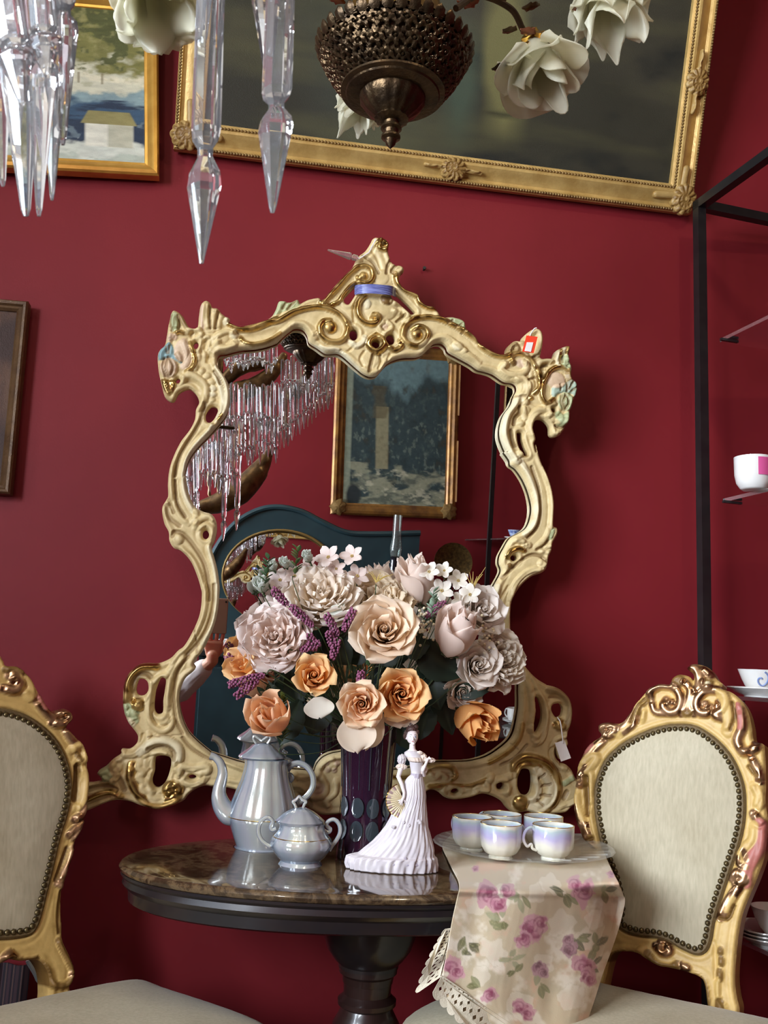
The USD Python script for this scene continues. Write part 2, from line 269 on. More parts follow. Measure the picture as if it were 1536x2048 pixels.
# (view, points, half-width px, height mm, tone); tone None keeps the paint
STR = [
 (K, (-300,745, -150,720, -10,690, 100,630, 200,600, 300,590, 400,615, 470,660, 510,720, 515,780, 480,840, 420,858, 360,845, 315,800, 302,745, 330,700, 380,690), 5, 11, 'g'),
 (L, (800,340, 900,392, 1000,402, 1100,382, 1200,340, 1300,290), 5, 9, 'g'),
 (R_, (0,350, 100,430, 200,480, 300,500, 400,490, 450,462), 5, 9, 'g'),
 (K, (1536,865, 1450,800, 1350,740, 1250,690, 1150,668, 1050,675, 980,710, 945,760, 940,820, 980,870, 1050,892, 1110,860, 1135,800, 1110,755, 1060,740, 1015,765), 5, 11, 'g'),
 (K, (330,545, 420,455, 480,385, 530,325, 600,282, 660,277, 703,310, 708,370, 670,405, 615,400, 597,360), 4.5, 9, 'g'), (K, (310,555, 370,572, 440,552, 490,490, 540,430, 590,400), 4, 7, 'g'),
 (K, (885,330, 900,400, 960,460, 1030,495, 1060,515, 1080,562, 1140,592, 1195,600), 5, 7, 'g'), (K, (1080,900, 1180,830, 1260,815, 1330,850, 1420,930, 1536,1010), 5, 5, 'c'),
 (K, (740,110, 790,55, 835,95, 820,145, 770,140, 755,105), 4, 8, 'g'), (K, (640,190, 720,250, 760,330), 3, -5, 'b'), (K, (700,140, 745,200, 775,290), 4, -3, None), (K, (860,215, 830,270, 820,330), 3, -5, 'b'), (K, (900,260, 860,310, 880,330), 3, -4, 'b'),
 (K, (650,500, 603,560, 600,640, 640,700, 700,722, 745,710, 752,668, 720,652), 5, 10, 'g'), (K, (620,480, 570,580, 570,700), 3, -5, None),
 (K, (810,692, 860,740, 810,790, 760,740, 810,692), 4, 6, 'c'), (K, (742,805, 810,868, 742,935, 678,868, 742,805), 6, 8, 'g'), (K, (545,860, 590,888, 640,855, 652,820), 5, 7, 'w'), (K, (830,890, 880,922, 930,890, 920,850), 5, 7, 'g'),
 (K, (720,950, 700,1030, 690,1080), 3.5, -6, 'b'), (K, (770,950, 780,1010, 760,1060), 3, -5, None), (K, (650,930, 620,980, 640,1040), 3, -4, None), (K, (560,900, 520,930, 470,920), 3, -4, None), (K, (850,950, 830,990), 3, -4, None),
 (K, (860,560, 940,570, 980,640, 960,700), 5, 6, 'c'), (K, (870,620, 930,640), 4, 5, 'c'), (K, (900,700, 960,650), 3, -5, 'b'), (K, (380,560, 470,620, 540,700, 560,740), 4, -5, None),
 (K, (60,540, 20,600), 2.5, -3, 'd'), (K, (120,540, 60,605), 2.5, -3, 'd'), (K, (1330,690, 1290,720), 2.5, -3, 'd'), (K, (1400,720, 1350,750), 2.5, -3, 'd'), (K, (1430,770, 1400,790), 2.5, -3, 'd'),
 (K, (90,720, 170,715, 240,760, 265,820), 6, 5, 'c'), (K, (230,880, 330,905, 430,915, 500,960, 600,1060), 4, 3, 'w'),
 # left ear
 (L, (600,400, 560,250, 570,130), 7, 7, None), (L, (640,400, 650,280, 665,200), 6, 7, None), (L, (700,390, 710,310, 735,260), 5, 6, None), (L, (620,390, 610,270, 615,170), 2.5, -5, 'd'), (L, (670,390, 685,290, 700,220), 2.5, -5, 'd'), (L, (540,380, 525,280, 530,170), 3, 4, 'p'), (L, (770,330, 790,300, 810,290), 5, 6, 'w'),
 (L, (245,260, 250,320, 255,390), 7, 7, 'n'), (L, (215,260, 205,340, 225,410), 2.5, -4, 'd'), (L, (285,260, 300,330, 290,400), 2.5, -4, 'd'), (L, (255,440, 300,425, 350,440), 4, 8, 'g'), (L, (310,260, 350,330, 390,390), 5, 5, 'b'), (L, (200,500, 215,470, 250,480), 5, 6, 'p'),
 (L, (370,430, 420,400, 490,402, 522,450, 505,490), 5, 8, 'c'), (L, (430,480, 420,450, 440,430), 3, -5, None), (L, (345,520, 380,600, 400,690, 370,760, 340,780), 6, 6, 'p'), (L, (410,540, 440,640, 455,720, 420,800, 370,830), 4, 8, 'g'),
 (L, (150,920, 180,980, 200,1060), 3, 5, 'g'), (L, (180,925, 205,990, 210,1050), 3, 5, 'g'), (L, (215,930, 225,990, 215,1050), 3, 5, 'g'), (L, (245,930, 245,970, 230,1020), 3, 5, 'g'), (L, (120,920, 150,1000, 190,1070), 2.5, 4, 'g'),
 (L, (150,700, 130,790, 160,880), 2.5, -4, 'd'), (L, (185,690, 165,790, 190,880), 2.5, -4, 'd'), (L, (200,700, 240,790, 215,870), 2.5, -4, 'd'), (L, (165,580, 175,650), 1.5, -3, 'd'), (L, (200,570, 195,650), 1.5, -3, 'd'), (L, (255,660, 295,720), 1.5, -3, 'd'),
 (L, (320,925, 385,870, 450,880, 530,935, 572,1000, 562,1100, 525,1180, 480,1212), 6, 8, 'c'), (L, (380,930, 450,960, 500,1040, 510,1120), 5, -4, None),
 (L, (690,790, 750,880, 790,980, 803,1080, 795,1180, 760,1270, 690,1350), 5, 7, 'w'), (L, (670,850, 710,950, 740,1050, 750,1140, 735,1230, 700,1290), 5, 6, 'w'), (L, (660,830, 700,900, 720,960), 3, -6, 'b'), (L, (700,1330, 730,1280), 3, 5, 'g'),
 (L, (665,530, 700,572, 770,592, 840,570, 872,530), 6, 8, 'c'), (L, (640,500, 720,450, 800,420, 860,430), 5, 6, 'c'), (L, (630,650, 660,600, 760,620), 6, 5, 'c'), (L, (500,700, 500,560, 560,490, 620,470), 4, 5, None), (L, (930,480, 960,520, 1060,550, 1200,520, 1330,440), 4, 5, 'g'), (L, (900,450, 1000,480, 1150,460, 1290,420), 8, -4, None), (L, (580,520, 570,600, 600,660, 590,730), 4, -5, None),
 (L, (610,1385, 660,1400, 700,1370), 5, 5, 'c'), (L, (560,1160, 530,1300, 450,1450, 330,1640, 280,1760, 250,1900), 3.5, -5, 'd'), (L, (640,1400, 520,1530, 430,1640, 370,1760, 345,1900), 4, 5, 'w'),
 # left side
 (C_, (150,1100, 140,1240, 160,1380, 200,1470, 260,1530), 4, 4, 'c'), (C_, (250,1120, 225,1240, 240,1340, 290,1440), 4, 4, 'w'), (C_, (170,1230, 185,1380, 240,1480), 3, -5, 'd'), (C_, (110,1400, 130,1480, 200,1540), 4, -4, 'd'), (C_, (125,1360, 160,1450), 3, -4, 'd'), (C_, (310,1550, 340,1500, 400,1480, 440,1510), 5, 7, 'c'), (C_, (330,1560, 380,1530, 420,1560, 420,1620), 4, 7, 'c'), (C_, (150,1610, 170,1580, 230,1600, 300,1680, 370,1800, 400,1950, 400,2048), 4, -5, 'd'), (C_, (210,1700, 290,1770, 340,1880, 365,2000), 4, 4, 'c'), (C_, (400,1690, 430,1800, 450,1900, 460,2040), 4, 5, 'w'), (C_, (310,1430, 320,1490), 5, 5, 'c'),
 (D_, (760,40, 775,150, 750,270, 690,390, 600,500), 4, 4, 'c'), (D_, (825,60, 820,180, 790,300, 730,410, 650,500), 3.5, -5, 'd'), (D_, (845,60, 838,200, 810,320, 750,420), 4, 5, 'w'), (D_, (700,320, 715,420, 720,480), 1.3, -3, 'd'),
 # lower left
 (LL, (470,560, 490,440, 480,360, 510,270, 580,190, 680,160, 780,170), 7, 8, 'g'), (LL, (540,420, 540,340, 600,260, 680,250, 720,280), 5, -5, 'b'), (LL, (480,480, 530,550, 600,590, 630,560, 610,530, 560,520), 6, 8, 'g'), (LL, (490,640, 540,660, 560,720), 7, 6, 'n'), (LL, (450,590, 490,580), 6, 5, 'n'), (LL, (500,720, 540,760), 5, 5, 'w'),
 (LL, (1000,60, 930,190, 880,260, 740,330, 710,450, 690,560, 700,680, 740,770, 830,830, 910,800, 950,720), 5, 7, 'c'), (LL, (1060,60, 960,200, 920,330, 900,480, 905,600), 4, 6, 'c'), (LL, (1110,60, 1010,200, 970,340, 960,480, 970,620, 990,740, 1050,860), 3, -5, 'd'), (LL, (740,560, 740,680, 790,760), 3, -5, None),
 (LL, (700,860, 690,920, 640,1000, 560,1070, 480,1080, 430,1050), 5, 6, 'c'), (LL, (640,870, 620,940, 560,1010, 480,1040), 3, -4, None),
 (LL, (620,1050, 720,965, 830,930, 930,950, 1000,1010, 1010,1090, 985,1160), 8, 11, 'w'), (LL, (700,1010, 800,980, 900,990, 960,1050, 960,1120), 4, -5, 'b'), (LL, (530,1180, 515,1300, 560,1420, 640,1520, 740,1580, 850,1592, 950,1550, 1005,1480), 8, 9, 'g'), (LL, (1010,1480, 1020,1400, 960,1370, 890,1390, 880,1450, 940,1480), 6, 9, 'g'), (LL, (850,1530, 930,1530, 980,1480), 6, 8, 'g'),
 (LL, (620,1150, 600,1200, 640,1260, 600,1300, 650,1360, 640,1420, 710,1460, 740,1520, 830,1530), 6, 7, 'c'), (LL, (690,1110, 670,1200, 700,1300, 690,1380, 750,1440), 5, 4, 'c'), (LL, (720,1230, 690,1280, 720,1360, 790,1450), 3, -4, None), (LL, (640,1100, 720,1060, 830,1040, 900,1070), 4, 5, 'c'),
 (LL, (1000,1170, 1080,1200, 1180,1212, 1260,1195, 1310,1210, 1290,1250, 1200,1260), 6, 8, 'c'), (LL, (1040,1300, 1060,1360, 1150,1380, 1250,1350, 1300,1300), 5, 6, 'c'), (LL, (980,1200, 1020,1260, 1000,1320), 6, 6, 'c'), (LL, (1050,900, 1130,1000, 1250,1080, 1350,1130), 3, -4, 'd'), (LL, (690,890, 850,880, 1050,870), 1, -2, 'd'),
 (LL, (390,1310, 420,1360, 450,1430), 5, -4, 'b'), (LL, (190,1270, 260,1260, 330,1300), 5, 5, 'n'), (LL, (220,1300, 280,1320, 330,1360), 4, 5, 'n'), (LL, (340,1140, 330,1220, 370,1300, 330,1340), 5, 5, 'c'), (LL, (360,1150, 430,1180, 450,1260), 4, -4, None), (LL, (20,1450, 150,1410, 280,1400, 360,1440), 5, -6, 'b'), (LL, (40,1550, 200,1480, 330,1460, 420,1500), 5, 5, 'g'), (LL, (0,1620, 160,1560, 300,1520), 4, -4, None),
 # bottom
 (P_, (440,1520, 500,1545, 560,1553, 615,1558), 4, 5, 'c'), (P_, (450,1560, 520,1572, 580,1575), 4, 5, 'c'), (P_, (770,1552, 810,1555, 860,1543), 4, 5, 'g'), (P_, (790,1580, 850,1580, 890,1570), 4, 5, 'c'),
 (BC, (320,270, 360,340, 390,400, 370,470, 300,490, 240,480), 6, 7, 'c'), (BC, (330,250, 390,160, 500,140, 640,150), 6, 6, 'c'), (BC, (300,400, 350,390, 350,430, 290,450), 5, 6, 'p'), (BC, (40,440, 150,430, 230,500, 260,560), 5, -4, 'd'), (BC, (480,350, 470,450, 400,520, 420,580), 5, 6, 'c'), (BC, (120,280, 110,370, 180,420, 220,440), 6, 6, 'c'),
 (F_, (0,705, 80,698, 150,715, 180,770, 150,805), 5, 7, 'g'), (F_, (0,850, 120,840, 250,850, 330,830, 400,800, 440,790), 4, 5, 'g'), (F_, (0,760, 40,790, 80,760, 130,800), 4, 5, 'c'),
 # right ear
 (R_, (430,560, 450,490, 520,465, 620,482, 700,545, 760,635, 810,745, 830,880, 820,950, 760,1020), 4.5, 9, 'g'), (R_, (330,620, 310,690, 380,745, 480,760, 580,748, 640,705, 655,630, 620,570), 6, 8, 'c'), (R_, (490,840, 550,812, 620,832, 662,900, 655,1000, 600,1070), 7, 7, 'c'),
 (R_, (410,435, 415,370, 480,340, 520,385, 505,440, 450,455), 5, 7, 'b'), (R_, (560,300, 640,400, 650,460), 6, 5, 'c'), (R_, (700,180, 800,150, 855,260, 830,400, 760,480), 8, 7, 'c'), (R_, (730,220, 790,260, 790,350, 740,440), 4, -4, None), (R_, (740,520, 820,480, 850,430), 2.5, -5, 'd'), (R_, (800,620, 880,560, 970,560, 1010,600), 6, 7, 'c'), (R_, (870,690, 880,640, 940,620), 4, -6, 'b'),
 (R_, (1270,740, 1200,672, 1100,650, 1000,690, 925,780, 875,900, 858,1020, 885,1110, 940,1160, 1030,1105), 4.5, 9, 'g'), (R_, (1230,740, 1240,800, 1260,840), 6, 6, 'b'), (R_, (940,1180, 1010,1190, 1060,1140), 5, 5, 'b'),
 (R_, (1090,440, 1080,540, 1090,620), 4, 7, 'w'), (R_, (1150,400, 1130,500), 4, 6, 'g'), (R_, (1180,380, 1170,470), 4, 6, 'w'), (R_, (1240,370, 1220,450), 5, 6, 'g'), (R_, (1220,520, 1180,600, 1210,640), 6, 6, 'n'), (R_, (1160,500, 1150,590), 2, -4, 'd'), (R_, (1260,630, 1280,700), 4, 4, 'n'),
 (R_, (1120,900, 1130,980), 2, -4, 'd'), (R_, (1220,880, 1220,990), 2.5, -5, 'd'), (R_, (1300,860, 1250,960), 2, -4, 'd'), (R_, (1360,930, 1280,990), 2, -3, 'd'),
 (R_, (1140,1050, 1130,1150, 1170,1250), 3, -4, 'd'), (R_, (1190,1050, 1160,1140, 1190,1230), 2.5, -5, 'b'), (R_, (1190,1040, 1230,1140, 1200,1240), 2.5, -5, 'b'), (R_, (1000,1380, 1060,1350, 1090,1400), 7, 5, 'c'), (R_, (1100,1330, 1160,1400, 1240,1340), 8, 5, 'n'), (R_, (1060,1470, 1150,1500, 1220,1470), 2.5, -5, 'd'), (R_, (1030,1560, 1100,1580), 6, 4, 'c'),
 (R_, (970,1340, 985,1295, 945,1255, 870,1245, 785,1285, 725,1375, 700,1480, 715,1560, 765,1650), 7, 8, 'c'),
 (R_, (560,1100, 455,1210, 380,1330, 345,1460, 340,1600, 380,1750, 450,1880, 530,1955), 7, 8, 'w'), (R_, (560,1200, 560,1290, 500,1360, 480,1450), 4, -7, 'b'), (R_, (440,1540, 460,1680, 510,1800), 4, -6, 'b'), (R_, (600,1200, 620,1300, 650,1400), 5, 4, 'c'), (R_, (700,1140, 800,1180, 880,1210), 4, -3, None), (R_, (520,1060, 640,1060), 2.5, -4, 'd'), (R_, (680,830, 780,800), 2.5, -4, 'd'), (R_, (510,1820, 560,1860, 600,1850), 6, 6, 'c'),
 (RS, (430,220, 480,380, 495,520, 480,690, 400,800), 3.5, -5, 'd'), (RS, (340,170, 420,320, 465,460, 470,600, 440,700, 370,770), 5, 6, 'w'), (RS, (530,230, 580,400, 592,560, 580,700, 540,800, 460,880), 5, 5, 'c'), (RS, (560,820, 520,870, 470,895), 3, -4, 'd'), (RS, (600,740, 575,800), 4, 5, 'n'), (RS, (590,860, 540,880), 4, 5, 'c'), (RS, (570,920, 500,910), 4, 5, 'c'), (RS, (225,960, 250,912, 310,888, 362,905), 5, 8, 'g'), (RS, (280,820, 350,830, 370,870), 5, 5, 'c'),
 (RS, (190,1130, 260,1060, 350,980, 430,940, 500,950, 545,990), 3.5, -6, 'd'), (RS, (250,1300, 290,1180, 360,1100, 440,1060, 510,1060), 5, 6, 'c'), (RS, (240,1350, 245,1450, 240,1570), 4, 4, 'c'), (RS, (150,1200, 120,1340, 115,1500), 5, 6, 'w'), (RS, (235,1200, 160,1350, 150,1550), 3, -4, None),
 # lower right
 (F_, (660,60, 700,150, 720,250, 720,350, 700,430), 6, 6, 'c'), (F_, (690,60, 760,180, 810,280, 820,400, 790,520, 730,560), 4, 5, 'c'), (F_, (830,180, 900,190, 970,260, 975,350, 950,430, 900,440), 6, 7, 'b'), (F_, (840,230, 900,230, 950,290), 3, -4, None), (F_, (880,420, 910,400), 7, 6, 'g'), (F_, (870,560, 890,520, 970,490), 4, 5, 'c'), (F_, (920,720, 960,730), 5, 5, 'c'), (F_, (880,560, 840,620, 900,740), 3, -4, None),
 (F_, (590,750, 590,690, 660,645, 750,655, 830,695, 880,770, 892,870, 860,960, 790,1020, 730,1042), 7, 9, 'g'), (F_, (610,770, 640,700, 720,690, 770,720), 5, 5, 'g'), (F_, (750,740, 790,760, 820,790, 850,850, 840,920, 790,980, 720,1000), 8, 7, 'w'), (F_, (740,800, 760,850, 750,920, 700,950), 6, 6, 'w'), (F_, (800,760, 760,800), 2.5, -4, 'd'), (F_, (840,830, 780,850), 2.5, -4, 'd'), (F_, (840,910, 770,910), 2.5, -4, 'd'), (F_, (790,980, 750,940), 2.5, -4, 'd'),
 (F_, (310,890, 340,860, 400,870, 400,830, 430,780), 6, 6, 'c'), (F_, (460,810, 510,800, 580,770), 6, 6, 'c'), (F_, (560,850, 540,900), 5, 5, 'c'), (F_, (100,900, 120,860, 200,870, 300,880), 5, 4, 'c'), (F_, (650,420, 620,520, 540,610, 420,680), 5, 6, 'g'), (F_, (680,560, 600,650, 500,700), 3, -3, 'd'), (F_, (940,930, 960,890), 5, -4, 'b'), (F_, (940,830, 1000,790), 5, 4, 'n'), (F_, (900,1000, 1000,960, 1100,900), 4, 5, 'c'), (F_, (570,550, 620,590), 1.2, -2, 'd')]
# (view, centre, radii px in the view, height mm, tone)
DOME = [(K, 385,745, 52,52, 13, 'g'), (K, 1050,800, 45,45, 13, 'g'), (K, 640,352, 34,34, 11, 'g'), (K, 790,95, 34,34, 9, 'g'), (K, 775,600, 130,100, 9, 'c'), (K, 815,535, 48,48, 10, 'b'), (K, 715,680, 30,30, 8, 'g'), (K, 670,570, 28,40, 5, 'w'), (K, 810,740, 24,24, 4, 'p'), (K, 1365,890, 45,38, 8, 'w'), (K, 270,810, 35,40, 6, 'c'), (K, 780,360, 60,60, 4, None), (K, 1420,920, 25,25, 5, 'g'),
 (L, 190,795, 95,105, 14, 'p'), (L, 320,620, 80,120, 7, 'p'), (L, 465,790, 32,40, 6, 'c'), (L, 530,825, 34,40, 6, 'c'), (L, 585,875, 38,36, 6, 'c'), (L, 630,940, 40,36, 6, 'c'), (L, 645,1005, 40,34, 6, 'w'), (L, 640,1065, 40,32, 6, 'w'), (L, 630,1120, 38,30, 6, 'c'), (L, 860,455, 45,45, 8, 'w'), (L, 700,525, 34,34, 6, 'c'), (L, 620,1390, 38,34, 6, 'c'), (L, 660,740, 40,40, 5, 'c'), (L, 740,480, 70,60, 4, None), (L, 590,560, 40,60, 5, 'c'), (L, 570,640, 40,50, 5, 'c'),
 (C_, 190,1630, 40,40, 8, 'c'), (C_, 300,1510, 30,30, 5, 'c'), (C_, 410,1640, 22,30, 5, 'c'),
 (LL, 862,715, 62,60, 10, 'c'), (LL, 930,1430, 55,40, 7, 'g'), (LL, 1010,1240, 50,50, 5, 'c'), (LL, 1240,1330, 45,40, 5, 'c'), (LL, 380,1190, 60,70, 5, 'c'), (LL, 590,555, 40,40, 6, 'g'),
 (BC, 440,215, 55,50, 6, None), (BC, 440,160, 26,26, 4, 'p'), (BC, 395,200, 26,26, 4, 'p'), (BC, 410,255, 26,26, 4, 'p'), (BC, 465,260, 26,26, 4, 'p'), (BC, 490,200, 26,26, 4, 'p'), (BC, 120,300, 30,40, 6, 'c'),
 (R_, 460,590, 46,46, 10, 'b'), (R_, 355,615, 58,55, 10, 'c'), (R_, 580,600, 80,70, 4, 'p'), (R_, 645,1140, 50,50, 8, 'c'), (R_, 715,1085, 36,36, 7, 'g'), (R_, 1065,840, 135,120, 7, 'p'), (R_, 1200,1140, 115,130, 13, 'n'), (R_, 580,1440, 48,45, 7, 'c'), (R_, 730,720, 50,90, 5, 'c'), (R_, 730,900, 50,90, 5, 'c'), (R_, 960,1330, 50,40, 7, 'c'), (R_, 1155,1420, 95,60, 6, 'n'), (R_, 650,1250, 60,60, 4, 'c'),
 (RS, 515,1010, 40,36, 8, 'c'), (RS, 245,1030, 24,24, 6, 'b'), (RS, 400,860, 28,28, 6, 'c'), (RS, 325,825, 50,30, 5, 'c'), (RS, 330,120, 28,26, 6, 'c'), (RS, 310,170, 34,26, 6, 'w'),
 (F_, 632,965, 58,58, 11, 'g'), (F_, 710,445, 34,34, 7, 'c'), (F_, 738,510, 36,42, 7, 'c'), (F_, 910,430, 40,30, 6, 'g'), (F_, 425,790, 34,34, 5, 'c'), (F_, 540,890, 30,30, 4, 'c')]
PATCH = [(L, (200,530, 240,590, 250,650, 290,630, 325,680, 320,750, 250,715, 190,695, 100,720, 80,650, 130,580), 'u', 6), (R_, (1000,970, 1040,910, 1120,900, 1200,870, 1290,830, 1350,860, 1370,940, 1360,1020, 1330,1080, 1290,1030, 1200,1010, 1100,1030, 1040,1090, 1010,1060), 'e', 6), (R_, (1150,520, 1220,480, 1270,500, 1270,640, 1200,650, 1150,600), 'e', 2), (R_, (1060,1420, 1100,1340, 1260,1300, 1250,1420, 1190,1480, 1100,1480), 'n', 4), (K, (-60,540, 60,520, 150,530, 150,580, 40,620, -60,650), 'n', 2), (K, (1300,670, 1430,700, 1440,790, 1380,750), 'n', 2), (LL, (440,560, 600,590, 590,670, 480,680), 'n', 2), (LL, (160,1270, 320,1140, 330,1300, 240,1360), 'n', 2)]
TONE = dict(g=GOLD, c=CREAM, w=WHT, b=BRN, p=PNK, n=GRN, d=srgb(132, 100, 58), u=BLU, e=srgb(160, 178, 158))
def relief(poly, strokes, domes, patches, conv, pxs, h, ground, edge_h, bead=0.0, bead_at=0.006, bead_w=0.006, cream=CREAM, back=0.0, edge_r=0.012, seed=3):
    """Carved relief over poly: returns (verts (u, v, height), faces, colour, gold) with its sides closed down to 'back'."""
    x0, y0, x1, y1 = poly.bounds; nx, ny = int((x1 - x0) / h) + 3, int((y1 - y0) / h) + 3
    gx, gy = x0 - h + np.arange(nx) * h, y0 - h + np.arange(ny) * h
    cx, cy = np.meshgrid(gx[:-1] + h / 2, gy[:-1] + h / 2); shapely.prepare(poly); keep = shapely.contains_xy(poly, cx, cy)
    jj, ii = np.nonzero(keep); A = jj * nx + ii; Bq = A + 1; Cq = A + nx + 1; Dq = A + nx
    f = np.vstack([np.stack([A, Bq, Cq], 1), np.stack([A, Cq, Dq], 1)]); used, inv = np.unique(f, return_inverse=True); f = inv.reshape(-1, 3)
    p = np.stack([gx[used % nx], gy[used // nx]], 1)
    rings = [np.array(r.coords) for r in [poly.exterior, *poly.interiors]]
    bp = np.vstack([np.vstack([np.linspace(a, b, max(2, int(np.linalg.norm(b - a) / (h * .25))), endpoint=False) for a, b in zip(r[:-1], r[1:])]) for r in rings])
    bt = cKDTree(bp)
    e = np.sort(np.vstack([f[:, [0, 1]], f[:, [1, 2]], f[:, [2, 0]]]), 1); key = e[:, 0] * len(p) + e[:, 1]; uk, ct = np.unique(key, return_counts=True)
    ed = np.vstack([f[:, [0, 1]], f[:, [1, 2]], f[:, [2, 0]]]); kk = np.minimum(ed[:, 0], ed[:, 1]) * len(p) + np.maximum(ed[:, 0], ed[:, 1]); bnd = ed[np.isin(kk, uk[ct == 1])]
    bi = np.unique(bnd); p[bi] = bp[bt.query(p[bi])[1]]
    d = bt.query(p)[0]; d[bi] = 0
    H = ground * np.ones(len(p)) - edge_h * (1 - np.sqrt(np.clip(1 - (1 - np.clip(d / edge_r, 0, 1)) ** 2, 0, 1)))
    if bead: H += bead * np.exp(-((d - bead_at) / bead_w) ** 2 * 2) - bead * .6 * np.exp(-((d - bead_at - bead_w * 1.6) / bead_w) ** 2 * 3)
    col = np.tile(np.array(cream), (len(p), 1)); gold = np.zeros(len(p)); add = np.zeros(len(p)); t3 = np.c_[p * 60, np.full(len(p), seed)]
    for z, pts, tone, mm in patches:
        q = Polygon([conv(*a) for a in spline(z(*pts), 5, True)]).buffer(0); s = shapely.contains_xy(q, p[:, 0], p[:, 1])
        dd = np.clip(shapely.distance(q.exterior, shapely.points(p[s])) / 0.006, 0, 1); add[s] += mm / 1000 * np.sqrt(dd); col[s] = TONE[tone]
    for z, cx_, cy_, rx, ry, mm, tone in domes:
        c0 = conv(*z(cx_, cy_)[0]); r = np.linalg.norm(np.array(conv(*z(cx_ + rx, cy_)[0])) - c0); r2 = np.linalg.norm(np.array(conv(*z(cx_, cy_ + ry)[0])) - c0)
        q = ((p[:, 0] - c0[0]) / r) ** 2 + ((p[:, 1] - c0[1]) / r2) ** 2; s = q < 1; add[s] += mm / 1000 * np.sqrt(1 - q[s])
        if tone:
            w = np.clip((1.0 - q[s]) * 6, 0, 1)[:, None]; col[s] = col[s] * (1 - w) + np.array(TONE[tone]) * w
            gold[s] = np.where(tone in 'gk', np.maximum(gold[s], w[:, 0]), gold[s] * (1 - w[:, 0]))
    ridge = np.zeros(len(p)); groove = np.zeros(len(p))
    for z, pts, w, mm, tone in strokes:
        pl = np.array([conv(*a) for a in spline(z(*pts), 14)]); w = w * pxs * 1.15
        pl = np.vstack([np.linspace(a, b, 4, endpoint=False) for a, b in zip(pl[:-1], pl[1:])] + [pl[-1:]])
        dist, idx = cKDTree(pl).query(p, distance_upper_bound=w * 1.5); s = np.isfinite(dist); tt = np.clip(dist[s] / w, 0, 1.5)
        fade = np.minimum(1, np.minimum(idx[s], len(pl) - 1 - idx[s]) / (0.12 * len(pl)) + .45)
        prof = np.where(tt < 1, np.sqrt(np.clip(1 - tt ** 2, 0, 1)), 0) * fade
        mm = mm * 1.25
        if mm > 0: ridge[s] = np.maximum(ridge[s], mm / 1000 * prof)
        else: groove[s] = np.minimum(groove[s], mm / 1000 * np.cos(np.clip(tt, 0, 1) * PI / 2))
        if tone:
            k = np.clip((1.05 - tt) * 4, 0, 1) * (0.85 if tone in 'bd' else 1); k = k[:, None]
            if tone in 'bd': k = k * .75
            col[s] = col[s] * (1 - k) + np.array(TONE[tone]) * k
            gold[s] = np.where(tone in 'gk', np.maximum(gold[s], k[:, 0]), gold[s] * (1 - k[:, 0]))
    H = H + add + ridge + groove + .0012 * (meshkit.fbm(t3, 3, seed) - .5)
    H = np.maximum(H, back + .004)
    gold *= np.clip(1.5 - 1.3 * meshkit.noise(t3 * 1.3, seed + 5), 0.15, 1)
    n = len(p); V = np.c_[p, H]; vb = np.c_[p[bi], np.full(len(bi), back)]; mp = np.full(n, -1); mp[bi] = n + np.arange(len(bi))
    top2 = np.c_[p[bi], H[bi]]; mt = np.full(n, -1); mt[bi] = n + len(bi) + np.arange(len(bi))
    a, b = bnd[:, 0], bnd[:, 1]
    f2 = np.vstack([f, np.stack([mt[b], mt[a], mp[a]], 1), np.stack([mt[b], mp[a], mp[b]], 1)])
    V = np.vstack([V, vb, top2]); col = np.vstack([col, col[bi] * .8, col[bi]]); gold = np.r_[gold, gold[bi] * 0, gold[bi]]
    return V, f2, col, gold
carved = look('painted_gilt_carving', {'a': ('attribute', {'attribute': 'paint'}), 'g': ('attribute', {'attribute': 'gilt'}), 't': ('texture_coordinate', {}), 'n': ('noise_texture', {'scale': 45.0, 'detail': 5}), 'r': ('rgb_ramp', {'ramp': [(0.3, (0.78, 0.74, 0.66)), (0.55, (1, 1, 1))]}), 'x': ('mix', {'mix_type': 'multiply', 'fac': 0.8}),
    'ro': ('map_range', {'from_min': 0, 'from_max': 1, 'to_min': 0.5, 'to_max': 0.3}), 'b': ('bump', {'strength': .5, 'distance': 0.002}), 'p': ('principled_bsdf', {})},
    [('t.object', 'n.vector'), ('n.fac', 'r.fac'), ('a.color', 'x.color1'), ('r.color', 'x.color2'), ('x.color', 'p.base_color'), ('g.fac', 'p.metallic'), ('g.fac', 'ro.value'), ('ro.result', 'p.roughness'), ('n.fac', 'b.height'), ('b.normal', 'p.normal')])
mconv = lambda x, y: mplane(x, y, OFFF)
PXS = 0.00126
def frame_piece(part_poly): return relief(part_poly, STR, DOME, PATCH, mconv, PXS, 0.0023, 0.024, 0.009, bead=0.003)
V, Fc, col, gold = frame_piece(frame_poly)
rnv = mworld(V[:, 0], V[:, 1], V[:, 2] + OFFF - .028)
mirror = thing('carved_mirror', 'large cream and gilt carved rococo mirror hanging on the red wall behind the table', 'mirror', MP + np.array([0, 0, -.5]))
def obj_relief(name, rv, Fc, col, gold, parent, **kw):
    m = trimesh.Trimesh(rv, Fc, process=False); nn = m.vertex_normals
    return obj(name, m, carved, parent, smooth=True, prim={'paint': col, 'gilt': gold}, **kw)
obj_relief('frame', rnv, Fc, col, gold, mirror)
silver = look('mirror_silver', {'p': ('glossy_bsdf', {'color': (0.80, 0.80, 0.79), 'roughness': 0.0})}, [])
gp = inner_poly.buffer(.012)
gl = extrude(gp.simplify(.0008), .004); gv = np.array(gl.vertices)
obj('mirror_glass', trimesh.Trimesh(mworld(gv[:, 0], gv[:, 1], gv[:, 2] - .004), gl.faces, process=False), silver, mirror, smooth=False)
bk = frame_poly.union(inner_poly).buffer(-.03).simplify(.004); bl = extrude(bk, .008); bv = np.array(bl.vertices)
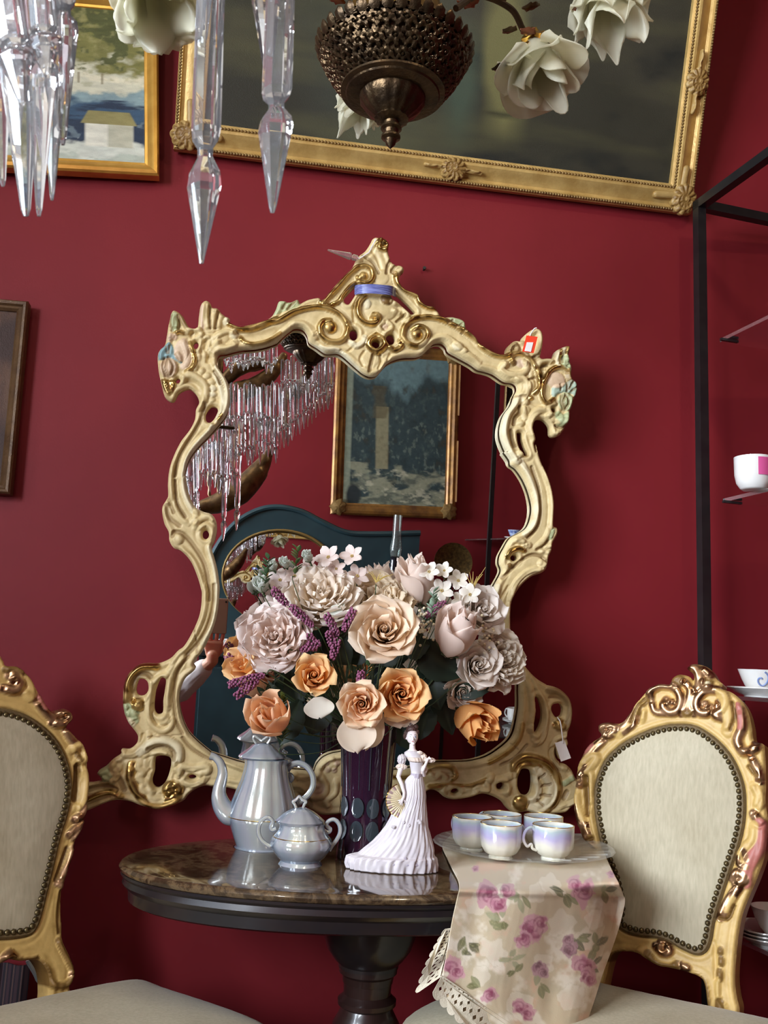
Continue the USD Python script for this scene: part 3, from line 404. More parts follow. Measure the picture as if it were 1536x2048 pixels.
obj('back_board', trimesh.Trimesh(mworld(bv[:, 0], bv[:, 1], bv[:, 2] - .016), bl.faces, process=False), paint('raw_wood', (.16, .09, .045), (.2, .12, .06), 6, .7), mirror, smooth=False) if bk.geom_type == 'Polygon' else None
for px_, py_ in ((560, 900), (960, 900), (480, 1500), (1000, 1500)):
    a = mworld(*mplane(px_, py_), -.012); obj('wall_bracket', bar(a, [a[0], YW, a[2]], .03, .04), paint('raw_wood', (.16, .09, .045)), mirror, smooth=False)
# ---------------------------------------------------------------- the marble-topped table
TZ, TX, TY, TRX, TRY = 0.75, 0.312, 1.985, 0.492, 0.285
marble = look('brown_marble', {'t': ('texture_coordinate', {}), 'n': ('noise_texture', {'scale': 15.0, 'detail': 9, 'roughness': .7, 'distortion': .5}), 'r': ('rgb_ramp', {'ramp': [(0.30, srgb(34, 25, 18)), (0.45, srgb(66, 50, 35)), (0.52, srgb(104, 84, 60)), (0.60, srgb(58, 43, 31)), (0.75, srgb(80, 64, 46))]}),
    'v': ('voronoi_texture', {'feature': 'distance_to_edge', 'scale': 14.0}), 'vr': ('rgb_ramp', {'ramp': [(0.0, (0.75, .6, .42)), (0.03, (1, 1, 1))]}), 'd': ('voronoi_texture', {'scale': 9.0}), 'dr': ('rgb_ramp', {'ramp': [(0.1, (0.25, .14, .1)), (0.2, (1, 1, 1))]}),
    'x': ('mix', {'mix_type': 'multiply', 'fac': 1.0}), 'y': ('mix', {'mix_type': 'multiply', 'fac': .55}), 'p': ('principled_bsdf', {'roughness': 0.09, 'coat_weight': .4})},
    [('t.object', 'n.vector'), ('t.object', 'v.vector'), ('t.object', 'd.vector'), ('n.fac', 'r.fac'), ('v.distance', 'vr.fac'), ('d.distance', 'dr.fac'), ('r.color', 'x.color1'), ('dr.color', 'x.color2'), ('x.color', 'y.color1'), ('vr.color', 'y.color2'), ('y.color', 'p.base_color')])
darkwood = paint('ebonised_wood', (0.010, 0.009, 0.011), (0.022, 0.014, 0.012), 7, 0.28, coat_weight=.25, coat_roughness=.12)
redwood = paint('dark_red_wood', (0.014, 0.007, 0.006), (0.024, 0.010, 0.008), 7, 0.32, coat_weight=.4)
table = thing('marble_table', 'oval dark pedestal table with a polished brown marble top under the tea things', 'table', (TX, TY, 0))
def oval(prof, n=96, cx=TX, cy=TY, rx=TRX, ry=TRY):
    th = np.arange(n) / n * 2 * PI; v = np.stack([np.stack([cx + (rx + o) * np.cos(th), cy + (ry + o) * np.sin(th), np.full(n, z)], -1) for o, z in prof]); return skin(v)
obj('marble_top', oval([(-.25, TZ), (-.05, TZ), (-.006, TZ), (-.001, TZ - .003), (.002, TZ - .008), (0, TZ - .014), (-.004, TZ - .017), (-.05, TZ - .017), (-.2, TZ - .017)][::-1]), marble, table)
obj('apron', oval([(-.03, TZ - .075), (-.02, TZ - .07), (-.018, TZ - .05), (-.012, TZ - .045), (-.006, TZ - .038), (-.008, TZ - .028), (-.002, TZ - .022), (-.002, TZ - .0172), (-.1, TZ - .0172)]), darkwood, table)
def zt(py, Y, px=735): return at(px, py, Y)[2]
pxm = lambda px, py, Y: (RW.T @ (at(px, py, Y) - CAM))[2] / F
PXC = at(738, 1900, TY)[0]
def ped(pts, n=40): return place(lathe([(hw * pxm(738, 1900, TY), zt(y, TY)) for hw, y in pts], n), None, (PXC, TY, 0))
obj('pedestal_urn', ped([(0, 1800), (98, 1805), (100, 1832), (96, 1845), (92, 1870), (84, 1895), (70, 1915), (60, 1925), (60, 1932), (0, 1932)][::-1]), darkwood, table)
obj('turned_ring', ped([(50, 1926), (58, 1930), (58, 1942), (52, 1948), (50, 1962), (40, 1966)][::-1]), redwood, table)
obj('pedestal_shaft', ped([(48, 1960), (47, 1985), (52, 1992), (58, 1997), (58, 2006), (50, 2012), (54, 2022), (66, 2045), (72, 2075), (60, 2120), (40, 2160), (38, 2200), (60, 2260), (74, 2300), (60, 2340), (20, 2345)][::-1]), redwood, table)
for k in range(4):
    a = PI / 4 + k * PI / 2; dr = np.array([math.cos(a), math.sin(a), 0]); b0 = np.array([PXC, TY, 0])
    path = spline([b0 + dr * .03 + [0, 0, .30], b0 + dr * .1 + [0, 0, .27], b0 + dr * .19 + [0, 0, .13], b0 + dr * .26 + [0, 0, .035], b0 + dr * .30 + [0, 0, .022]], 6)
    obj('foot', tube(path, np.linspace(.035, .022, len(path)), 8), darkwood, table)
# ---------------------------------------------------------------- porcelain
def pearl(name, c, tint):
    return look(name, {'lw': ('layer_weight', {'blend': .45}), 't': ('texture_coordinate', {}), 'n': ('noise_texture', {'scale': 14.0, 'detail': 1.0}), 'ad': ('math', {'math_type': 'add'}), 'mu': ('math', {'math_type': 'multiply', 'value2': .35}), 'r': ('rgb_ramp', {'ramp': tint}),
        'p': ('principled_bsdf', {'roughness': 0.16, 'metallic': .25, 'coat_weight': 1.0, 'coat_roughness': .04, 'specular_ior_level': .7})},
        [('t.object', 'n.vector'), ('n.fac', 'mu.value1'), ('lw.facing', 'ad.value1'), ('mu.value', 'ad.value2'), ('ad.value', 'r.fac'), ('r.color', 'p.base_color')])
pearl_blue = pearl('lustre_porcelain', None, [(0.1, srgb(204, 204, 188)), (0.28, srgb(186, 190, 186)), (0.42, srgb(180, 181, 188)), (0.6, srgb(154, 164, 174)), (0.95, srgb(116, 134, 154))])
pearl_cup = look('iridescent_porcelain', {'t': ('texture_coordinate', {}), 's': ('separate_xyz', {}), 'n': ('noise_texture', {'scale': 28.0, 'detail': 2.0}), 'ma': ('math', {'math_type': 'multiply_add', 'value2': .030, 'value3': -.015}), 'ad': ('math', {'math_type': 'add'}), 'mr': ('map_range', {'from_min': 0.0, 'from_max': .075}),
    'r': ('rgb_ramp', {'ramp': [(0.0, srgb(214, 212, 194)), (0.36, srgb(220, 216, 200)), (0.5, srgb(204, 196, 204)), (0.62, srgb(182, 172, 204)), (0.72, srgb(176, 176, 204)), (0.82, srgb(178, 194, 196)), (0.92, srgb(226, 222, 208))]}), 'p': ('principled_bsdf', {'roughness': .2, 'coat_weight': 1.0, 'coat_roughness': .05, 'specular_ior_level': .6})},
    [('t.object', 's.vector'), ('t.object', 'n.vector'), ('n.fac', 'ma.value1'), ('s.z', 'ad.value1'), ('ma.value', 'ad.value2'), ('ad.value', 'mr.value'), ('mr.result', 'r.fac'), ('r.color', 'p.base_color')])
white_china = paint('white_china', srgb(232, 230, 224), srgb(226, 226, 224), 10, .12, coat_weight=.6)
goldm = paint('gold_line', (.72, .48, .16), (.6, .4, .14), 40, .25, 1.0)
def view_axes(px, py, p0):
    """The picture's right direction at a point, level, and the way to it."""
    f = unit((p0 - CAM) * [1, 1, 0]); return np.array([f[1], -f[0], 0]), f
class Upright:
    """Reads view coordinates z onto the upright plane through base point p0 that faces the camera."""
    def __init__(s, z, base_px, Z): s.z = z; s.p0 = atz(*base_px, Z); s.rt, s.f = view_axes(*base_px, s.p0)
    def __call__(s, x, y, depth=0.0): q = s.z(x, y)[0]; return onplane(s.p0, s.f, *q) + s.f * depth
    def path(s, pts, n=8, depth=0.0): return spline(np.array([s(x, y, depth) for x, y in np.array(pts).reshape(-1, 2)]), n)
    def r(s, hw, y): a = s.z(0, y)[0]; return np.linalg.norm(s(hw, y) - s(0, y))
    def lathe(s, ax, prof, n=48, flute=None, z0=None):
        pr = [(s.r(h, y), s(ax, y)[2]) for h, y in prof]; c = s(ax, prof[0][1])
        pr = np.array(pr); 
        if z0 is not None: pr[:, 1] = np.maximum(pr[:, 1], z0)
        if pr[0, 1] > pr[-1, 1]: pr = pr[::-1]
        return place(lathe(pr, n, flute), None, (c[0], c[1], 0))
ZP = Z(400, 1400, 3.072)
U = Upright(ZP, (523, 1694), TZ)
pot = thing('coffee_pot', 'tall blue-grey lustre porcelain coffee pot with swan-neck spout left of the vase', 'coffee pot', (*U.p0[:2], TZ))
flu = lambda k, a: (lambda th, z: 1 + a * np.abs(np.sin(th * k / 2)) ** .7)
pf = lambda th, z: 1 + .045 * np.abs(np.cos(th * 6)) ** .8 * np.clip((z - .79) / .04, 0, 1)
obj('body', U.lathe(378, [(0, 930), (168, 942), (176, 934), (172, 915), (160, 895), (178, 850), (200, 790), (214, 740), (218, 715), (212, 680), (196, 620), (172, 550), (150, 490), (136, 430), (131, 390), (136, 362), (128, 358), (0, 358)], 72, pf, TZ), pearl_blue, pot)
obj('lid', U.lathe(380, [(0, 364), (132, 360), (144, 350), (140, 340), (112, 318), (84, 298), (62, 276), (40, 266), (0, 262)], 72, lambda th, z: 1 + .03 * np.abs(np.cos(th * 6))), pearl_blue, pot)
for sx in (-1, 1): obj('finial_loop', tube(U.path([380 + sx * 30, 275, 380 + sx * 52, 240, 380 + sx * 44, 222, 380 + sx * 20, 236, 380, 250]), .0028, 8), pearl_blue, pot)
sp = U.path([262, 700, 190, 705, 142, 662, 118, 600, 120, 540, 138, 460, 128, 395, 96, 355, 62, 342]); obj('spout', tube(sp, np.interp(np.linspace(0, 1, len(sp)), [0, .15, .45, .7, .9, 1], [.020, .024, .0150, .0098, .0076, .0086]), 14), pearl_blue, pot)
hp = U.path([520, 500, 545, 500, 562, 480, 548, 462, 530, 470, 535, 435, 560, 402, 605, 388, 655, 408, 690, 460, 696, 520, 672, 575, 630, 615, 588, 652, 570, 690]); obj('handle', tube(hp, .0065, 10), pearl_blue, pot)
gy = U(378, 712)[2]; obj('gold_line', place(trimesh.creation.torus(U.r(213, 712) * 1.04, .0009, 72, 6), None, (*U.p0[:2], gy)), goldm, pot)
U2 = Upright(ZP, (600, 1728), TZ)
sug = thing('sugar_bowl', 'squat lustre porcelain sugar bowl with two handles in front of the coffee pot', 'sugar bowl', (*U2.p0[:2], TZ))
sf = lambda th, z: 1 + .035 * np.abs(np.cos(th * 6)) * np.clip((z - .765) / .03, 0, 1)
obj('body', U2.lathe(615, [(0, 1024), (132, 1026), (138, 1018), (134, 1002), (124, 985), (150, 960), (182, 915), (190, 880), (178, 845), (152, 815), (138, 785), (136, 765), (142, 752), (0, 752)], 72, sf, TZ), pearl_blue, sug)
obj('lid', U2.lathe(614, [(0, 760), (140, 756), (150, 740), (142, 732), (112, 705), (80, 682), (50, 668), (34, 662), (0, 660)], 72, lambda th, z: 1 + .03 * np.abs(np.cos(th * 6))), pearl_blue, sug)
obj('finial', tube(U2.path([590, 662, 582, 640, 572, 625, 592, 612, 610, 594, 630, 612, 652, 625, 642, 640, 634, 662]), .0032, 8), pearl_blue, sug)
obj('handle', tube(U2.path([468, 790, 442, 798, 436, 775, 446, 745, 415, 722, 375, 745, 358, 800, 372, 850, 400, 880, 432, 900]), .0042, 10), pearl_blue, sug)
obj('handle', tube(U2.path([760, 800, 788, 812, 800, 795, 778, 770, 790, 745, 825, 735, 855, 765, 860, 815, 838, 862, 812, 895, 795, 925]), .0042, 10), pearl_blue, sug)
obj('gold_line', place(trimesh.creation.torus(U2.r(172, 835) * 1.02, .0009, 72, 6), None, (*U2.p0[:2], U2(615, 838)[2])), goldm, sug)
# ---------------------------------------------------------------- vase
vglass = look('purple_cut_glass', {'p': ('principled_bsdf', {'base_color': (.035, .012, .03), 'roughness': .03, 'transmission_weight': .35, 'coat_weight': 1.0})}, [])
clearcut = look('clear_cut_lens', {'p': ('principled_bsdf', {'base_color': (.03, .042, .05), 'roughness': .04, 'metallic': .0, 'coat_weight': 1.0, 'specular_ior_level': .8})}, [])
VB = atz(727, 1715, TZ); vs = pxm(727, 1600, VB[1])
vase = thing('cut_glass_vase', 'tall dark purple cut-glass vase with clear oval windows holding the bouquet', 'vase', (*VB[:2], TZ))
vp = [(0, 0), (.056, 0), (.058, .004), (.056, .03), (.0515, .07), (.0505, .1), (.052, .15), (.055, .2), (.058, .25), (.059, .27), (.055, .27), (.05, .2), (.047, .1), (.047, .02), (0, .018)]
vr = lambda z: np.interp(z, [0, .03, .07, .1, .15, .2, .25], [.058, .056, .0515, .0505, .052, .055, .058])
obj('body', place(lathe(vp, 64), None, (*VB[:2], TZ)), vglass, vase)
fa = math.atan2(-VB[1] + CAM[1], -VB[0] + CAM[0])
for grp in range(5):
    a0 = fa + grp * 2 * PI / 5 - .02
    for sx in (-1, 1):
        for z0 in (.060, .105):
            a = a0 + sx * .30; t = np.linspace(0, 2 * PI, 20, endpoint=False)
            rr = np.array([0, .35, .7, .92, 1.0]); bulge = np.array([.0, .0006, .0014, .0024, .003]) - .0025
            P = np.stack([np.stack([(vr(z0 + r * .020 * np.sin(t)) - .0005 + b) * np.cos(a + r * .25 * np.cos(t)), (vr(z0 + r * .020 * np.sin(t)) - .0005 + b) * np.sin(a + r * .25 * np.cos(t)), z0 + r * .020 * np.sin(t)], -1) for r, b in zip(rr, bulge + .0035)])
            obj('cut_lens', place(skin(P[::-1], caps=True), None, (*VB[:2], TZ)), clearcut, vase)
for k in range(15):
    a = fa + (k + .5) * 2 * PI / 15 - .1
    zz = np.linspace(.14, .262, 8); P = np.stack([(vr(zz) + .0004) * math.cos(a), (vr(zz) + .0004) * math.sin(a), zz], -1)
    obj('cut_line', place(tube(P, .0009 if k % 3 else .0016, 5), None, (*VB[:2], TZ)), clearcut, vase)
# ---------------------------------------------------------------- cloth over the table's edge
Zc = Z(800, 1660, 3.2)
EDGE = lambda x: TY - TRY * math.sqrt(max(0, 1 - ((x - TX) / TRX) ** 2))
rows = [  # left px, right px, Z or depth
 ((905, 1668), (1175, 1668), 'z'), ((885, 1690), (1200, 1690), 'z'), ((893, 1715), (1215, 1722), 'z'), ((905, 1740), (1226, 1745), 'z'), ((916, 1762), (1238, 1768), 'z'), ((918, 1778), (1247, 1790), .0), ((914, 1795), (1250, 1806), .002), ((905, 1835), (1240, 1850), .004), ((897, 1880), (1222, 1900), .006), ((889, 1930), (1206, 1945), .008), ((884, 1965), (1190, 1995), .01), ((890, 1990), (1175, 2040), .011), ((935, 2030), (1165, 2085), .012), ((1000, 2075), (1155, 2125), .012)]
def row_pts(r, n):
    (a, b, d) = r; out = []
    for t in np.linspace(0, 1, n):
        px, py = a[0] + (b[0] - a[0]) * t, a[1] + (b[1] - a[1]) * t
        if d == 'z': w = atz(px, py, TZ + .004)
        else:
            Y = 1.8
            for _ in range(6): w = at(px, py, Y); Y = min(EDGE(w[0]), 1.90) - .012 - d + .004 * math.sin(t * 11 + d * 60)
        out.append(np.r_[w, px, py])
    return np.array(out)
NC, NR = 210, 260
coarse = np.stack([row_pts(r, 24) for r in rows])                   # (rows, 24, 5)
q = np.stack([spline(coarse[:, j], 20) for j in range(24)], 1); ti = np.linspace(0, len(q) - 1, NR); q = np.stack([[np.interp(ti, np.arange(len(q)), q[:, j, k]) for k in range(5)] for j in range(24)]).transpose(2, 0, 1)
tj = np.linspace(0, 23, NC); q = np.stack([[np.interp(tj, np.arange(24), q[i, :, k]) for k in range(5)] for i in range(NR)]).transpose(0, 2, 1)
q[..., :3] += ((meshkit.fbm(q[..., 3:5][..., [0, 1, 1]] * [.02, .006, 0], 2, 4) - .5) * .008)[..., None] * np.array([0, -1.0, 0]) * np.clip((q[..., 4:5] - 1765) / 60, 0, 1)
q[..., 2] = np.where(q[..., 4] < 1752, np.maximum(q[..., 2], TZ + .003), q[..., 2])
pp = q[..., 3:5]; col = np.empty((NR, NC, 3)); rs = np.random.RandomState(5)
nz = lambda s, seed: meshkit.fbm(np.concatenate([pp * s, np.zeros((NR, NC, 1))], -1), 4, seed)
b1 = np.array(srgb(206, 188, 156)); col[:] = b1
def wash(mask, c, a): global col; m = np.clip(mask, 0, 1)[..., None] * a; col = col * (1 - m) + np.array(c) * m
wash((nz(.02, 1) - .5) * 5, srgb(190, 176, 146), .8); wash((nz(.03, 2) - .58) * 6, srgb(218, 176, 146), .7); wash((nz(.028, 3) - .56) * 8, srgb(236, 226, 206), .8)
for cx, cy, r, c in [(1010,1790,26,'w'),(1075,1785,22,'w'),(950,1810,26,'w'),(1120,1850,30,'w'),(985,1900,30,'w'),(1085,1930,26,'w'),(1040,2010,30,'w'),(1140,1990,30,'w'),(930,1900,25,'w'),(1170,1880,24,'w'),(1100,1770,25,'w'),(960,1950,22,'w'),(1190,1840,20,'w')]:
    d = pp - [cx, cy]; rad = np.hypot(d[..., 0], d[..., 1]); an = np.arctan2(d[..., 1], d[..., 0]); edge = r * (.9 + .10 * np.cos(an * 5 + cx) + .9 * (nz(.045, 7) - .5))
    wash((edge - rad) / 2.0, srgb(232, 222, 202), .5); wash(1 - np.abs(edge - rad) / 1.3, srgb(196, 184, 152), .4)
def leaf(cx, cy, ang, l, w, c):
    d = pp - [cx, cy]; u = d[..., 0] * math.cos(ang) + d[..., 1] * math.sin(ang); v = -d[..., 0] * math.sin(ang) + d[..., 1] * math.cos(ang); t = np.clip(u / l, 0, 1)
    wid = w * np.sin(t * PI) ** .8; inside = np.minimum((wid - np.abs(v)) / 1.4, np.minimum(u, l - u)); wash(inside, c, .85); wash(np.minimum(1 - np.abs(v) / .9, inside), srgb(176, 168, 120), .7)
OL = [srgb(118, 116, 74), srgb(134, 134, 92), srgb(96, 92, 60), srgb(160, 158, 124)]
for cx, cy, n in [(1040,1790,5),(990,1855,4),(1130,1790,4),(1020,1920,4),(1205,1780,3),(935,1890,4),(920,1905,2),(1150,1880,3),(1075,1970,3),(960,1975,3),(1030,1945,3),(1195,1885,3),(1000,1840,3),(1180,1930,3)]:
    for k in range(n): leaf(cx + rs.uniform(-6, 6), cy + rs.uniform(-6, 6), rs.uniform(0, 2 * PI), rs.uniform(18, 36), rs.uniform(5, 9), OL[rs.randint(4)])
def rose_print(cx, cy, r, seed, dark=0):
    d = pp - [cx, cy]; rad = np.hypot(d[..., 0], d[..., 1]); an = np.arctan2(d[..., 1], d[..., 0]); wob = 1 + .10 * np.cos(an * 5 + seed) + 1.3 * (nz(.055, seed) - .5)
    pal = [srgb(204, 152, 160), srgb(172, 94, 118), srgb(136, 52, 84), srgb(190, 124, 142)] if not dark else [srgb(190, 150, 156), srgb(160, 112, 124), srgb(116, 74, 84), srgb(176, 134, 142)]
    wash((r * wob - rad) / 2, pal[0], .9)
    for k in range(4):
        o = np.array([math.cos(seed * 2 + k * 1.7), math.sin(seed * 2 + k * 1.7)]) * r * .33; dd = np.hypot(*(np.moveaxis(pp - [cx, cy] - o, -1, 0))); wash((r * (.52 - .05 * k) * wob - dd) / 3, pal[(k + 1) % 4], .75)
    wash(np.cos(rad / r * 14 + 3 * nz(.06, seed + 3) + an * 2) * 2 * (rad < r * .8), pal[2], .4)
for i, (cx, cy, r, dk) in enumerate([(975,1790,24,0),(995,1805,20,0),(1012,1782,16,0),(1165,1785,24,0),(1150,1770,16,0),(1065,1858,27,0),(1045,1880,18,0),(1080,1845,18,0),(1140,1900,17,1),(1135,1880,12,1),(1165,1932,22,0),(1172,1950,16,0),(1078,1935,17,1),(1085,1945,12,1),(905,1935,22,0),(915,1945,15,0),(978,1990,15,0),(1040,2015,20,0),(1055,2030,16,0),(1222,1750,9,0),(950,1738,7,0),(1180,1960,12,0)]): rose_print(cx, cy, r, i + 2, dk)
clothm = look('printed_cotton', {'a': ('attribute', {'attribute': 'paint'}), 't': ('texture_coordinate', {}), 'n': ('noise_texture', {'scale': 900.0}), 'b': ('bump', {'strength': .4, 'distance': .0006}), 'p': ('principled_bsdf', {'roughness': .85, 'sheen_weight': .15})}, [('a.color', 'p.base_color'), ('t.object', 'n.vector'), ('n.fac', 'b.height'), ('b.normal', 'p.normal')])
cloth = thing('floral_cloth', 'cream cotton cloth printed with pink roses, lace edged, hanging over the table edge', 'tablecloth', (*q[NR // 2, NC // 2, :2], 0))
cm = grid(q[..., :3], thick=0.0012); cc = np.vstack([col.reshape(-1, 3)] * 2)
obj('fabric', cm, clothm, cloth, smooth=True, prim={'paint': cc})
lacem = paint('white_crochet', srgb(222, 212, 190), srgb(206, 196, 172), 40, .85, bump=.001, bscale=500)
def lace(name, top, low, depth, n):
    """A crochet strip between two picture lines: scalloped edge, rows of holes."""
    top, low = spline(np.array(top, float), 20), spline(np.array(low, float), 20); Lh = n * 1.0; H = 2.2
    band = shapely.box(0, .3, Lh, H); sc = unary_union([Point(i + .5, .35).buffer(.52) for i in range(n)])
    hl = [shapely.box(i * .5 + .10, 1.95, i * .5 + .26, 2.06) for i in range(2 * n)] + [Polygon([(i + .5, .72), (i + .68, .98), (i + .5, 1.24), (i + .32, .98)]) for i in range(n)] + [Polygon([(i + 1, .95), (i + 1.16, 1.2), (i + 1, 1.45), (i + .84, 1.2)]) for i in range(n - 1)] + [Polygon([(i + .5, 1.4), (i + .64, 1.6), (i + .5, 1.8), (i + .36, 1.6)]) for i in range(n)]
    sh = unary_union([band, sc]).difference(unary_union(hl)); g = extrude(sh, .02); v = np.array(g.vertices)
    s = np.clip(v[:, 0] / Lh, 0, 1); t = 1 - (v[:, 1] + .17) / (H + .17); k = np.linspace(0, 1, len(top)); k2 = np.linspace(0, 1, len(low))
    a = np.stack([np.interp(s, k, top[:, i]) for i in (0, 1)], 1); b = np.stack([np.interp(s, k2, low[:, i]) for i in (0, 1)], 1); pxy = a * (1 - t[:, None]) + b * t[:, None]
    w = np.array([at(x, y, (depth if depth > 1.75 else min(EDGE(at(x, y, 1.72)[0]), 1.9) - .026 + (depth - 1.683)) + .004 * math.sin(ss * 11)) for (x, y), ss in zip(pxy, s)]); w[:, 1] -= v[:, 2] * .08
    return obj(name, trimesh.Trimesh(w, g.faces, process=False), lacem, cloth, smooth=False)
lace('lace_trim', [(884, 1950), (935, 1985), (1000, 2030), (1065, 2075)], [(862, 1990), (905, 2035), (960, 2085), (1020, 2125)], 1.683, 9)
lace('lace_trim', [(886, 1950), (893, 1915), (899, 1885), (905, 1855)], [(828, 1990), (845, 1940), (866, 1895), (888, 1858)], 1.700, 8)
lace('lace_trim', [(905, 1842), (890, 1838), (872, 1836), (855, 1837)], [(903, 1866), (892, 1858), (880, 1850), (868, 1840)], 1.80, 5)
# ---------------------------------------------------------------- glass tray and the five cups
trayg = look('pressed_glass', {'a': ('transparent_bsdf', {'color': (.97, .97, .95)}), 'g': ('principled_bsdf', {'base_color': (.9, .9, .86), 'roughness': .08, 'specular_ior_level': .8}), 'f': ('layer_weight', {'blend': .35}), 'm': ('math', {'math_type': 'multiply_add', 'value2': .34, 'value3': .04}), 'x': ('mix_closure', {})}, [('f.facing', 'm.value1'), ('m.value', 'x.fac'), ('a.BSDF', 'x.closure1'), ('g.BSDF', 'x.closure2')], 'x.closure')
TRZ = TZ + .0065; tc = atz(1046, 1702, TRZ); trr = np.linalg.norm(atz(1220, 1702, TRZ) - atz(872, 1702, TRZ)) / 2 * .97
tray = thing('glass_plate', 'round clear pressed-glass plate on the floral cloth under the five cups', 'plate', (*tc[:2], TRZ))
tp = [(0, .001), (.6 * trr, .001), (.66 * trr, .003), (.97 * trr, .012), (trr, .014), (trr * .985, .0165), (.66 * trr, .007), (.6 * trr, .0055), (0, .005)]
obj('plate_body', place(lathe(tp, 80, lambda th, z: 1 + .012 * np.abs(np.cos(th * 14))), None, (*tc[:2], TRZ)), trayg, tray)
for k in range(28):
    a = k * PI / 14; obj('pressed_rib', tube([tc + [math.cos(a) * trr * f_, math.sin(a) * trr * f_, z_] for f_, z_ in ((.64, .0075), (.8, .0115), (.96, .0165))], .0018, 5), trayg, tray)
CZ = TRZ + .006
cups = [((1001, 1716), 0.5, 'lustre cup at the front of the glass plate, middle of the five'), ((943, 1700), 2.0, 'lustre cup at the left edge of the glass plate, nearest the figurine'), ((1106, 1719), 3.3, 'lustre cup at the front right of the glass plate, handle turned to the left'), ((1003, 1692), 2.2, 'lustre cup at the back left of the glass plate, mostly hidden behind two cups'), ((1086, 1697), 1.2, 'lustre cup at the back right of the glass plate, behind the front right cup')]
cup0 = None
for (px_, py_), rz, lab in cups:
    p0 = atz(px_, py_, CZ)
    if cup0 is None:
        cup0 = thing('tea_cup', lab, 'cup', (*p0[:2], CZ), rz, 'five iridescent lustre cups on the glass plate')
        cf = lambda th, z: 1 + .03 * np.abs(np.cos(th * 6)) * np.clip((.05 - z) / .02, 0, 1)
        G_ = np.array([1.1, 1.1, 1.04]); pl_ = lambda m: place(m, None, None, G_)
        obj('bowl', pl_(lathe([(0, .0), (.022, 0), (.0225, .003), (.021, .006), (.030, .012), (.0365, .024), (.0385, .04), (.039, .066), (.0375, .066), (.0365, .04), (.033, .022), (.02, .012), (0, .01)], 60, cf)), pearl_cup, cup0, local=True)
        obj('gold_rim', pl_(place(trimesh.creation.torus(.0383, .0009, 60, 6), None, (0, 0, .0662))), goldm, cup0, local=True)
        obj('handle', pl_(tube(spline([(.037, 0, .054), (.046, 0, .062), (.058, 0, .055), (.062, 0, .04), (.054, 0, .026), (.046, 0, .03), (.043, 0, .022), (.035, 0, .018)], 6), .0028, 8)), pearl_cup, cup0, local=True)
    else: dup(cup0, (*p0[:2], CZ), rz, lab)
# ---------------------------------------------------------------- the two carved chairs
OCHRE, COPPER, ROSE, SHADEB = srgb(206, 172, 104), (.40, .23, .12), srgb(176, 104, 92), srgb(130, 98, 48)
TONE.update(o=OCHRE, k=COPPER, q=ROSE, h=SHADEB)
velvet = look('cream_velvet', {'t': ('texture_coordinate', {}), 'm': ('mapping', {'scale': (30, 30, 4)}), 'n': ('noise_texture', {'scale': 6.0, 'detail': 5}), 'n2': ('noise_texture', {'scale': 5.0, 'detail': 2}), 'r': ('rgb_ramp', {'ramp': [(0.3, srgb(176, 166, 140)), (0.7, srgb(192, 182, 156))]}), 'r2': ('rgb_ramp', {'ramp': [(0.35, (.86, .84, .8)), (0.6, (1, 1, 1))]}), 'x': ('mix', {'mix_type': 'multiply', 'fac': 1.0}), 'p': ('principled_bsdf', {'roughness': .75, 'sheen_weight': .12, 'sheen_roughness': .35})},
    [('t.object', 'm.vector'), ('m.vector', 'n.vector'), ('t.object', 'n2.vector'), ('n.fac', 'r.fac'), ('n2.fac', 'r2.fac'), ('r.color', 'x.color1'), ('r2.color', 'x.color2'), ('x.color', 'p.base_color')])
brass = paint('antique_brass_nail', (.16, .12, .055), (.10, .075, .035), 60, .38, .8)
braid = paint('antique_braid', srgb(112, 92, 56), srgb(86, 68, 40), 200, .7)
ochre = paint('ochre_lacquer', OCHRE, srgb(196, 160, 88), 6, .38, coat_weight=.25)
